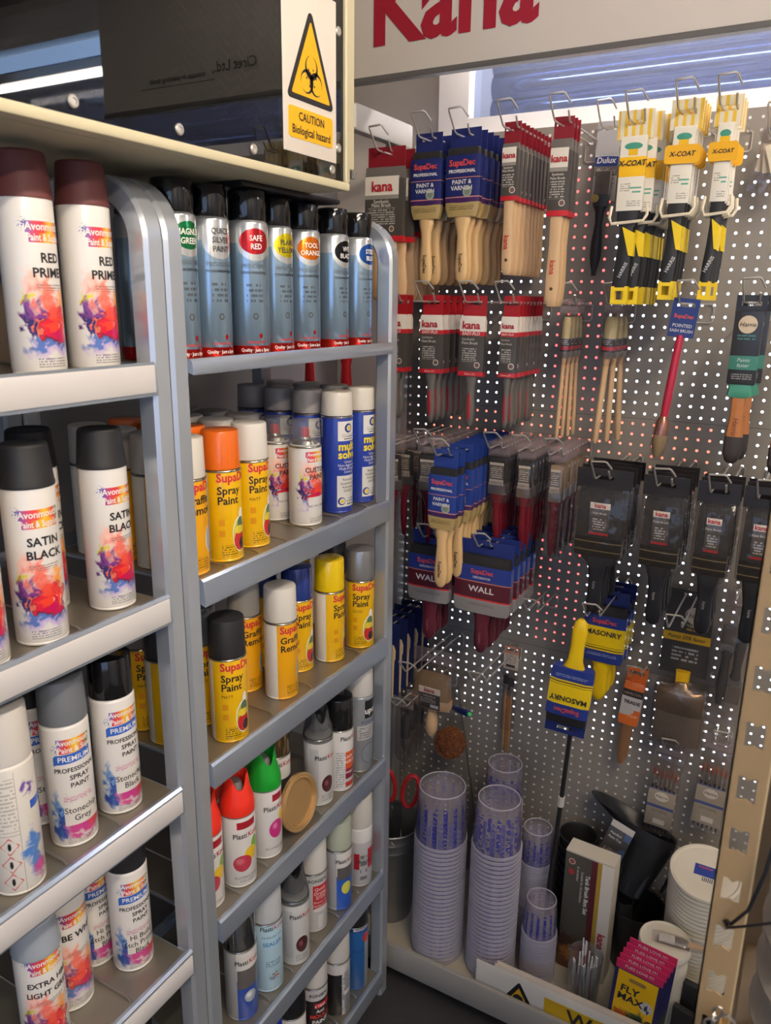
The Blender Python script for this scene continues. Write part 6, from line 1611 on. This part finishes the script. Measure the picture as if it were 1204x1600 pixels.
gp = thing('wire_clip', 'small dark blue clip with bright green tip on the wire handle', 'clip', loc=(-0.785, 1.838, 0.655), rot=(0, math.radians(78), math.radians(-30)))
link('clip_body', loft_mesh('clip_body', [(-0.030, 0.007, 0.006), (0.0, 0.009, 0.008), (0.045, 0.009, 0.008), (0.05, 0.006, 0.006)], 12, 3), mat('clip_blue', (34, 42, 96), 0.35), gp)
link('green_tip', loft_mesh('green_tip', [(0.049, 0.0055, 0.0055), (0.056, 0.0055, 0.0055), (0.058, 0.003, 0.003)], 12, 2), mat('tip_green', (60, 226, 120), 0.3), gp)
# thin black pole
pl = thing('extension_pole', 'thin black pole with white sticker leaning under the upside-down brush', 'pole', loc=(-0.456, 1.694, DK))
link('shaft', MB().tube([(0, 0, 0.003), (0.036, -0.02, 0.715)], [0.0075, 0.0052], 10), XB_, pl)
link('foot', MB().tube([(0, 0, 0.0005), (0.003, -0.002, 0.05)], 0.0092, 10), mat('pole_foot', (40, 40, 42), 0.5), pl)
link('sticker', MB().tube([(0.0243, -0.0135, 0.482), (0.0257, -0.0143, 0.510)], 0.0082, 10), mat('sticker_paper', (206, 200, 192), 0.6), pl)
# stacked black pots
for i in range(9):
    t = thing('paint_kettle', 'black plastic pot, %s in the stack behind the boxed set' % ('topmost' if i == 8 else ordinal(i) + ' from below'), 'pot', 'stacked black pots', loc=(-0.412, 1.818, DK + 0.0003 + 0.028 * i))
    t_ = cached('pot', lambda: lathe_mesh('pot', [(0.0, 0.0), (0.038, 0.0), (0.040, 0.002), (0.0455, 0.080), (0.0495, 0.081), (0.0500, 0.092), (0.0480, 0.092), (0.0440, 0.084), (0.0385, 0.006), (0.0, 0.005)], 28, close_top=False, close_bot=False))
    link('shell', t_, mat('pot_black', (30, 30, 31), 0.45), t)
# boxed brush set
KB = print_mat('box_print', (74, 70, 62), [('rect', 0.006, 0.024, 0.10, 0.4, (84, 28, 38)), ('rect', 0.021, 0.032, 0.10, 0.4, (170, 140, 50)), ('rect', 0.032, 0.07, -0.01, 0.4, (214, 206, 194)), ('rect', 0.024, 0.033, 0.0, 0.10, (176, 160, 130)), ('rect', -0.07, 0.024, -0.01, 0.095, (120, 66, 34)), ('ell', -0.02, 0.055, 0.03, 0.03, (176, 110, 50), 0.9, 0.3), ('ell', -0.035, 0.085, 0.03, 0.02, (60, 34, 26), 0.9, 0.3), ('ell', 0.008, 0.075, 0.02, 0.02, (150, 40, 40), 0.9, 0.3), ('ell', -0.044, 0.328, 0.0085, 0.0085, (206, 196, 184)), ('ell', -0.044, 0.328, 0.0065, 0.0065, (150, 60, 60)), ('ell', -0.044, 0.298, 0.008, 0.0085, (170, 50, 50)), ('lines', -0.05, 0.02, 0.015, 0.03, 0.005, (90, 60, 40))], 0.4)
kb = thing('boxed_brush_set', 'tall upright carton of tank brushes with dark printed front', 'box', loc=(-0.347, 1.714, DK + 0.0003), rot=(0, 0, math.radians(-3)))
link('front_panel', MB().rbox(-0.0615, 0.0615, -0.0268, -0.0255, 0.0, 0.352, 0.0004), KB, kb)
link('carton', MB().rbox(-0.062, 0.062, -0.0255, 0.026, 0.0, 0.353, 0.001), mat('carton_cream', (206, 196, 178), 0.55), kb)
link('lid_flap', MB().rbox(-0.0622, 0.0622, -0.0262, 0.0262, 0.353, 0.357, 0.001), mat('carton_cream', (206, 196, 178), 0.55), kb)
for s, size, x, z, b_ in (('Tank Brush Box Set', 0.0145, -0.0015, 0.245, 0.03), ('Suitable for all emulsions', 0.0092, -0.0155, 0.262, 0.0), ('& varnishes', 0.0092, -0.027, 0.298, 0.0)):
    text(kb, s, size, (220, 214, 204), (x, -0.0272, z), rot=(0, math.radians(90), 0), bold=b_)
text(kb, 'kana', 0.026, (170, 36, 48), (0.045, -0.0272, 0.125), rot=(0, math.radians(90), 0), bold=0.03)
text(kb, 'PREMIER', 0.009, (120, 110, 90), (0.0285, -0.0272, 0.06), rot=(0, math.radians(90), 0))
# black handled paint cup on a black tub
tbk = thing('black_tub', 'black round tub under the handled paint cup', 'tub', loc=(-0.240, 1.802, DK + 0.0003))
hollow('shell', [(0.0, 0.0), (0.055, 0.0), (0.057, 0.003), (0.066, 0.170), (0.069, 0.171), (0.069, 0.182), (0.064, 0.180), (0.055, 0.008), (0.0, 0.006)], MATS['pot_black'], tbk)
hollow('inner_tube', [(0.0, 0.10), (0.020, 0.10), (0.0215, 0.205), (0.024, 0.207), (0.0235, 0.212), (0.0195, 0.210), (0.018, 0.12), (0.0, 0.118)], MATS['pot_black'], tbk, loc=(-0.028, -0.036, 0))
pc = thing('paint_cup', 'black plastic handled paint cup with flared pouring rim', 'paint cup', loc=(-0.272, 1.790, DK + 0.222), rot=(math.radians(-17), math.radians(15), math.radians(-4)))
vs, fs = [], []
secs = [(0.0, 0.040, 0.034, 0.0), (0.003, 0.043, 0.037, 0.0), (0.120, 0.056, 0.043, 0.0), (0.140, 0.062, 0.046, -0.004), (0.165, 0.098, 0.050, -0.038), (0.180, 0.118, 0.052, -0.060), (0.176, 0.112, 0.048, -0.058), (0.140, 0.058, 0.042, -0.004), (0.012, 0.039, 0.033, 0.0)]
link('cup_shell', loft_mesh('cup_shell', [(z, w, t_, cx_) for z, w, t_, cx_ in secs], 28, 2.3), mat('cup_black', (24, 24, 26), 0.42), pc)
link('handle_strap', MB().tube([(0.052, -0.015, 0.158), (0.066, -0.02, 0.158), (0.075, -0.022, 0.146), (0.077, -0.022, 0.10), (0.075, -0.022, 0.055)], [0.009, 0.010, 0.010, 0.0095, 0.009], 8, flat=0.45), MATS['cup_black'], pc)
for dx in (-0.03, 0.0, 0.03):
    link('body_rib', loft_mesh('body_rib', [(0.01, 0.006, 0.004), (0.13, 0.008, 0.004)], 8, 4), MATS['cup_black'], pc, loc=(dx, -0.037 + abs(dx) * 0.12, 0), rot=(math.radians(-3), 0, 0))
link('label_card', MB().rbox(-0.098, -0.038, -0.0525, -0.0515, 0.075, 0.165, 0.0003), print_mat('cup_card', (58, 54, 52), [('rect', -1, 1, 0.148, 0.2, (176, 170, 160)), ('ell', -0.045, 0.085, 0.012, 0.02, (60, 76, 110)), ('rect', -0.055, 0.2, 0.128, 0.148, (60, 76, 110)), ('lines', -0.094, -0.056, 0.060, 0.092, 0.005, (170, 164, 156))], 0.4), pc)
text(pc, 'Handled', 0.0088, (206, 200, 190), (-0.076, -0.0529, 0.133), bold=0.01)
text(pc, 'Paint Cup', 0.0088, (206, 200, 190), (-0.074, -0.0529, 0.121), bold=0.01)
# stack of cream lids
LIDM = mat('lid_cream', (214, 204, 184), 0.4)
def lid_mesh():
    return lathe_mesh('lid', [(0.0, 0.0), (0.072, 0.0), (0.076, -0.002), (0.0800, -0.006), (0.0815, -0.004), (0.0815, 0.0035), (0.0800, 0.006), (0.075, 0.006), (0.071, 0.0025), (0.052, 0.0025), (0.050, 0.0015), (0.0, 0.0015)], 40, close_top=False, close_bot=False)
ta = math.radians(12)
for i in range(27):
    d = 0.0135 * i
    px, py, pz = -0.088, 1.730 + math.sin(ta) * d, 0.478 - math.cos(ta) * d
    lab = 'top cream plastic tub lid with blue sticker' if i == 0 else 'cream plastic tub lid, %s from the top of the tilted stack' % ordinal(i)
    t = thing('tub_lid', lab, 'lid', 'tilted stack of cream lids', loc=(px, py, pz), rot=(ta, 0, random.uniform(-0.02, 0.02)))
    link('disc', cached('lid', lid_mesh), LIDM, t)
    if i == 0:
        link('price_sticker', MB().box(-0.026, 0.022, -0.012, 0.020, 0.0016, 0.0020), mat('sticker_blue', (40, 62, 140), 0.4), t)
        o = text(t, 'SupaDec', 0.009, (206, 80, 76), (-0.002, 0.013, 0.0023), rot=(math.radians(-90), 0, 0), bold=0.02)
        link('barcode', MB().box(-0.008, 0.020, -0.026, -0.0145, 0.0016, 0.0020), print_mat('barcode', (220, 214, 204), [('rect', -0.006 + 0.0042 * j, -0.0038 + 0.0042 * j, -1, 1, (50, 48, 46)) for j in range(6)], 0.5), t)
lb = tag(link('support_block', MB().rbox(-0.08, 0.08, -0.055, 0.05, 0.0, 0.022, 0.003), mat('pot_black', (30, 30, 31), 0.45), loc=(-0.088, 1.800, DK + 0.0002)), 'low black block under the stack of cream lids', 'block')
# cream tub with lid
tu = thing('cream_tub', 'cream plastic tub with closed lid in front of the stacked lids', 'tub', loc=(-0.146, 1.614, DK + 0.0003))
link('shell', lathe_mesh('shell', [(0.046, 0.0), (0.048, 0.002), (0.0535, 0.20), (0.0545, 0.203), (0.0545, 0.225), (0.0535, 0.228), (0.0535, 0.262)], 36), LIDM, tu)
link('lid', lathe_mesh('lid', [(0.0535, 0.250), (0.0575, 0.2505), (0.0585, 0.254), (0.0585, 0.266), (0.0570, 0.270), (0.0545, 0.270), (0.0525, 0.2665), (0.0, 0.2665)], 36, close_top=False, close_bot=False), mat('lid_pale', (216, 208, 192), 0.4), tu)
bb = thing('bagged_brush', 'small brush in a clear bag lying on the cream tub lid', 'paint brush', loc=(-0.120, 1.612, DK + 0.2785), rot=(0, math.radians(90), math.radians(8)))
link('bag', LF(('bag', 'bb'), [(-0.055, 0.004, 0.016), (-0.04, 0.0075, 0.018), (0.03, 0.0075, 0.016), (0.07, 0.004, 0.010)], 12, 3), BAG, bb)
link('bristles', LF(('bristles', 'bb'), [(-0.04, 0.003, 0.010), (-0.005, 0.005, 0.011)], 10, 4), mat('white_bristle', (214, 210, 202), 0.7), bb)
link('ferrule', LF(('ferrule', 'bb'), [(-0.006, 0.0055, 0.0115), (0.018, 0.0055, 0.0115), (0.024, 0.005, 0.006)], 10, 4), FERR, bb)
link('handle', LF(('handle', 'bb'), [(0.022, 0.005, 0.007), (0.06, 0.004, 0.005)], 10, 3), WOOD2, bb)
# insect cards
FM = print_mat('fly_card', (44, 42, 84), [('rect', -0.045, 0.045, -0.07, 0.083, (238, 186, 20)), ('ell', 0.006, -0.075, 0.055, 0.055, (62, 84, 44), 0.7, 0.15), ('ell', -0.026, -0.034, 0.014, 0.014, (196, 96, 40), 0.5, 0.1), ('ell', 0.02, -0.05, 0.03, 0.02, (40, 56, 38), 0.9, 0.2), ('ell', 0.027, 0.010, 0.015, 0.0165, (206, 200, 190)), ('ell', 0.027, 0.010, 0.007, 0.010, (50, 54, 80), 0.6, 0.2), ('ell', 0.040, -0.032, 0.0105, 0.0105, (60, 54, 44)), ('rect', -0.2, 0.2, 0.086, 0.2, (206, 44, 92)), ('lines', -0.03, 0.02, -0.092, -0.084, 0.006, (170, 190, 110))], 0.35, coat=0.2)
for i in range(5):
    t = thing('insect_card', 'yellow and pink fly killer card, %s' % ('foremost of five' if i == 0 else ORD[i] + ' from the front'), 'card', 'fly killer cards', loc=(-0.188 + 0.005 * i, 1.533 + 0.0050 * i, DK + 0.130 + 0.0125 * i), rot=(math.radians(-0.5), math.radians(3), math.radians(-3)))
    link('card', tab_mesh(0.106, -0.125, 0.108, hw=0.0001, y=0.0, th=0.0028, hz=0.0001), FM, t)
    text(t, 'FLIES LOVE IT!', 0.0105, (236, 214, 206), (0, -0.0006, 0.098), bold=0.01)
    if i == 0:
        link('hang_slot', MB().prism([(x, z + 0.066) for x, z in rrect(0.019, 0.005, 0.0045)], -0.0008, 0.0), mat('slot_brown', (150, 118, 60), 0.6), t)
        text(t, 'FLY', 0.027, (40, 38, 52), (-0.014, -0.0006, 0.036), bold=0.025, shear=0.05)
        text(t, 'MAX', 0.027, (40, 38, 52), (-0.010, -0.0006, 0.012), bold=0.025, shear=0.05)
        text(t, '100%', 0.006, WH, (0.040, -0.0006, -0.030))
        text(t, 'UV GLOW', 0.012, (120, 150, 60), (0.0, -0.0006, -0.074))
# glass of applicators
gx, gy = -0.318, 1.600
gls = thing('drinking_glass', 'clear glass tumbler full of thin applicator sticks', 'glass', loc=(gx, gy, DK + 0.0003))
hollow('tumbler', [(0.0, 0.0), (0.034, 0.0), (0.0355, 0.002), (0.0415, 0.150), (0.0425, 0.152), (0.0415, 0.154), (0.0398, 0.150), (0.0338, 0.010), (0.0, 0.008)], clear_mat('glass_clear', (226, 230, 232), 0.06, 0.04, 1.2), gls)
for i in range(30):
    a, r = random.uniform(0, 6.28), 0.026 * math.sqrt(random.random())
    a2 = a + random.uniform(-0.5, 0.5)
    h = random.uniform(0.11, 0.165) if i >= 4 else 0.175
    p0 = Vector((r * 0.85 * math.cos(a), r * 0.85 * math.sin(a), 0.0105))
    r2 = min(0.031, r + 0.006)
    p1 = Vector((r2 * math.cos(a2), r2 * math.sin(a2), h))
    red = i < 4
    m_ = REDP if red else mat('stick_clear', (206, 204, 204), 0.3)
    o = thing('applicator_stick', 'red-shafted stick in the glass tumbler' if red else 'pale thin stick standing in the glass tumbler', 'stick', 'red sticks in the glass' if red else 'pale sticks in the glass', loc=(gx, gy, DK))
    link('shaft', MB().tube([p0, p0.lerp(p1, 0.75)], 0.0016, 5), m_, o)
    link('tip', MB().tube([p0.lerp(p1, 0.75), p0.lerp(p1, 0.8), p1], [0.0016, 0.0026, 0.0018], 6), mat('stick_tip', (226, 222, 218), 0.4), o)
# warning sign boards standing behind the base lip
ws = thing('warning_board', 'white board with yellow warning panel standing behind the base edge', 'sign', loc=(-0.29, 1.5125, DK + 0.0003))
link('board', MB().rbox(-0.277, 0.30, 0.0, 0.0018, 0.0, 0.090, 0.0004), mat('board_white', (206, 200, 190), 0.5), ws)
link('triangle_border', MB().prism([(-0.208, 0.0), (-0.166, 0.0705), (-0.1625, 0.073), (-0.159, 0.0705), (-0.117, 0.0)], -0.0006, 0.0), BLK, ws)
link('triangle_field', MB().prism([(-0.195, 0.0), (-0.1625, 0.058), (-0.130, 0.0)], -0.0010, -0.0005), mat('sign_yellow', (196, 156, 20), 0.5), ws)
link('warning_mark', MB().prism([(-0.178, 0.020), (-0.174, 0.034), (-0.163, 0.040), (-0.152, 0.034), (-0.148, 0.020)], -0.0014, -0.0009), BLK, ws)
link('text_panel', MB().prism([(-0.098, 0.0), (-0.098, 0.066), (0.295, 0.066), (0.295, 0.0)], -0.0006, 0.0), MATS['sign_yellow'], ws)
text(ws, 'Warning', 0.058, (40, 36, 32), (0.06, -0.0011, 0.037), bold=0.02)
for i in range(8):
    tag(link('sign_card', cached('signcard', lambda: MB().rbox(-0.24, 0.26, 0.0, 0.0013, 0.0, 0.098, 0.0003).mesh('sign_card')), mat('card_edge', (204, 190, 174), 0.6), loc=(-0.275 + random.uniform(-0.006, 0.006), 1.5148 + 0.0016 * i, DK + 0.0003), rot=(0, 0, 0)), 'cream sign card, %s behind the warning board' % ORD[i], 'card', 'cards stacked behind the warning board')
for i, (x, y, rz, hh) in enumerate(((-0.072, 1.560, -12, 0.15), (-0.060, 1.60, -8, 0.19), (-0.045, 1.535, -20, 0.10))):
    t = thing('black_carton', 'small black printed carton beside the fly cards, %s' % ('lowest' if i == 2 else ('tallest' if i == 1 else 'middle')), 'box', 'black cartons', loc=(x, y, DK + 0.0003), rot=(0, 0, math.radians(rz)))
    link('carton', MB().rbox(-0.035, 0.035, -0.008, 0.008, 0.0, hh, 0.001), print_mat('black_carton_print', (34, 32, 32), [('lines', -0.03, 0.03, 0.06, 0.075, 0.006, (190, 176, 140)), ('rect', -1, 1, 0.0, 0.02, (196, 160, 40))], 0.4), t)

# ------------------------------------------------------------------ beige racking post in the right foreground
RKM = mat('rack_beige', (154, 128, 92), 0.5, var=0.06, vscale=30)
rk = thing('rack_upright', 'beige slotted racking post in the right foreground', 'racking post', loc=(-0.0115, 0.655, 0.0))
W2 = 0.0145
P = 0.0512
hole = [(-0.0075, -0.0115), (-0.0035, -0.0115), (0.0, -0.0095), (0.0035, -0.0115), (0.0075, -0.0115), (0.0075, 0.0), (0.0075, 0.0115), (0.0045, 0.0120), (0.0, 0.0085), (-0.0045, 0.0120), (-0.0075, 0.0115), (-0.0075, 0.0)]
outer = [(-W2, -P / 2), (-0.007, -P / 2), (0.0, -P / 2), (0.007, -P / 2), (W2, -P / 2), (W2, 0.0), (W2, P / 2), (0.007, P / 2), (0.0, P / 2), (-0.007, P / 2), (-W2, P / 2), (-W2, 0.0)]
vs, fs = [], []
for k in range(41):
    zc = 0.03 + P * (k + 0.5) - 0.006
    b0 = len(vs)
    for y in (0.0, 0.0018):
        vs += [(x, y, zc + z) for x, z in outer]
        vs += [(x, y, zc + z) for x, z in hole]
    for i in range(12):
        j = (i + 1) % 12
        fs.append((b0 + i, b0 + j, b0 + 12 + j, b0 + 12 + i))
        fs.append((b0 + 24 + j, b0 + 24 + i, b0 + 36 + i, b0 + 36 + j))
        fs.append((b0 + 12 + i, b0 + 12 + j, b0 + 36 + j, b0 + 36 + i))
link('front_flange', MB().add(vs, fs), RKM, rk)
link('side_flange', MB().rbox(W2 - 0.0005, W2 + 0.0016, 0.0, 0.045, 0.02, 2.13, 0.0005), mat('rack_beige_pale', (180, 158, 122), 0.4), rk)
link('edge_return', MB().box(-W2, -W2 + 0.0016, 0.0, 0.010, 0.02, 2.13), RKM, rk)
link('foot_plate', MB().rbox(-0.03, 0.03, -0.015, 0.055, 0.0, 0.004, 0.001), RKM, rk)
ct = thing('cable_tie', 'pair of black cable ties pulled through a slot of the beige post', 'cable tie', loc=(-0.0115, 0.650, 1.245))
link('strap', MB().tube([(-0.001, 0.006, 0.0), (0.002, -0.006, 0.003), (0.020, -0.016, 0.022), (0.060, -0.02, 0.052)], 0.0022, 6, flat=0.5), mat('tie_black', (22, 22, 26), 0.4), ct)
link('strap', MB().tube([(0.0, 0.007, 0.001), (0.004, -0.004, 0.006), (0.016, -0.008, 0.030), (0.024, -0.006, 0.070), (0.030, 0.004, 0.13)], 0.0022, 6, flat=0.5), MATS['tie_black'], ct)
lp = thing('small_padlock', 'brass padlock on a short chain low on the beige post', 'padlock', loc=(0.002, 0.640, 1.150))
link('lock_body', MB().rbox(-0.009, 0.011, -0.005, 0.005, -0.022, -0.002, 0.002), mat('brass', (176, 140, 80), 0.35, 0.8), lp)
link('shackle', MB().tube([(-0.006, 0, -0.003), (-0.006, 0, 0.006), (0.0, 0, 0.011), (0.006, 0, 0.006), (0.006, 0, -0.003)], 0.0016, 6), FERR, lp)
for i in range(5):
    a = (math.pi / 2) * (i % 2)
    link('chain_link', cached('clink', lambda: MB().tube([(0.0036 * math.cos(u), 0, 0.006 * math.sin(u)) for u in [2 * math.pi * k / 10 for k in range(10)]], 0.0012, 5, closed=True).mesh('chain_link')), FERR, lp, loc=(-0.0085 - 0.003 * i, 0, 0.010 - 0.0085 * i), rot=(0, math.radians(15), a))
# rack shelves with paint behind the post
rs = thing('rack_shelf', 'beige rack shelf carrying paint tubs beside the post', 'shelf', loc=(0.16, 0.86, 0.0))
for z in (0.42, 0.94):
    link('board', MB().rbox(-0.15, 0.30, -0.13, 0.16, z - 0.02, z, 0.002), RKM, rs)
for x, y in ((-0.145, 0.155), (0.295, -0.125), (0.295, 0.155)):
    link('post', MB().rbox(x - 0.012, x + 0.012, y - 0.012, y + 0.012, 0, 1.5, 0.002), RKM, rs)
PT = print_mat('tub_print', (216, 208, 196), [('ell', -0.10, 0.20, 0.10, 0.05, (44, 92, 140), 0.5, 0.05), ('ell', -0.06, 0.16, 0.05, 0.03, (230, 190, 50), 0.5, 0.05), ('ell', -0.14, 0.12, 0.05, 0.04, (40, 60, 100), 0.5, 0.05), ('lines', -0.2, 0.1, 0.05, 0.09, 0.012, (90, 86, 84)), ('ell', -0.03, 0.06, 0.018, 0.018, (190, 50, 50))], 0.35)
pt = thing('paint_tub', 'white printed paint tub behind the beige post', 'paint tub', loc=(0.148, 0.865, 1.2404))
link('shell', lathe_mesh('shell', [(0.112, 0.0), (0.116, 0.004), (0.124, 0.26), (0.126, 0.27), (0.126, 0.29)], 40, uvR=0.12), PT, pt)
link('lid', lathe_mesh('lid', [(0.126, 0.284), (0.131, 0.285), (0.132, 0.30), (0.128, 0.304), (0.12, 0.30), (0.0, 0.30)], 40, close_top=False, close_bot=False), mat('tub_lid_grey', (120, 118, 116), 0.4), pt)
gd = thing('ribbed_tub', 'dark grey ribbed plastic tub under the printed one', 'paint tub', loc=(0.148, 0.865, 0.9403))
pr = [(0.110, 0.0), (0.114, 0.004)]
for k in range(5):
    z0 = 0.008 + k * 0.058
    pr += [(0.116, z0), (0.116, z0 + 0.024), (0.126, z0 + 0.032), (0.128, z0 + 0.044), (0.118, z0 + 0.053)]
pr += [(0.118, 0.2985), (0.110, 0.2995)]
link('shell', lathe_mesh('shell', pr, 40), mat('tub_dark', (150, 142, 132), 0.4), gd)
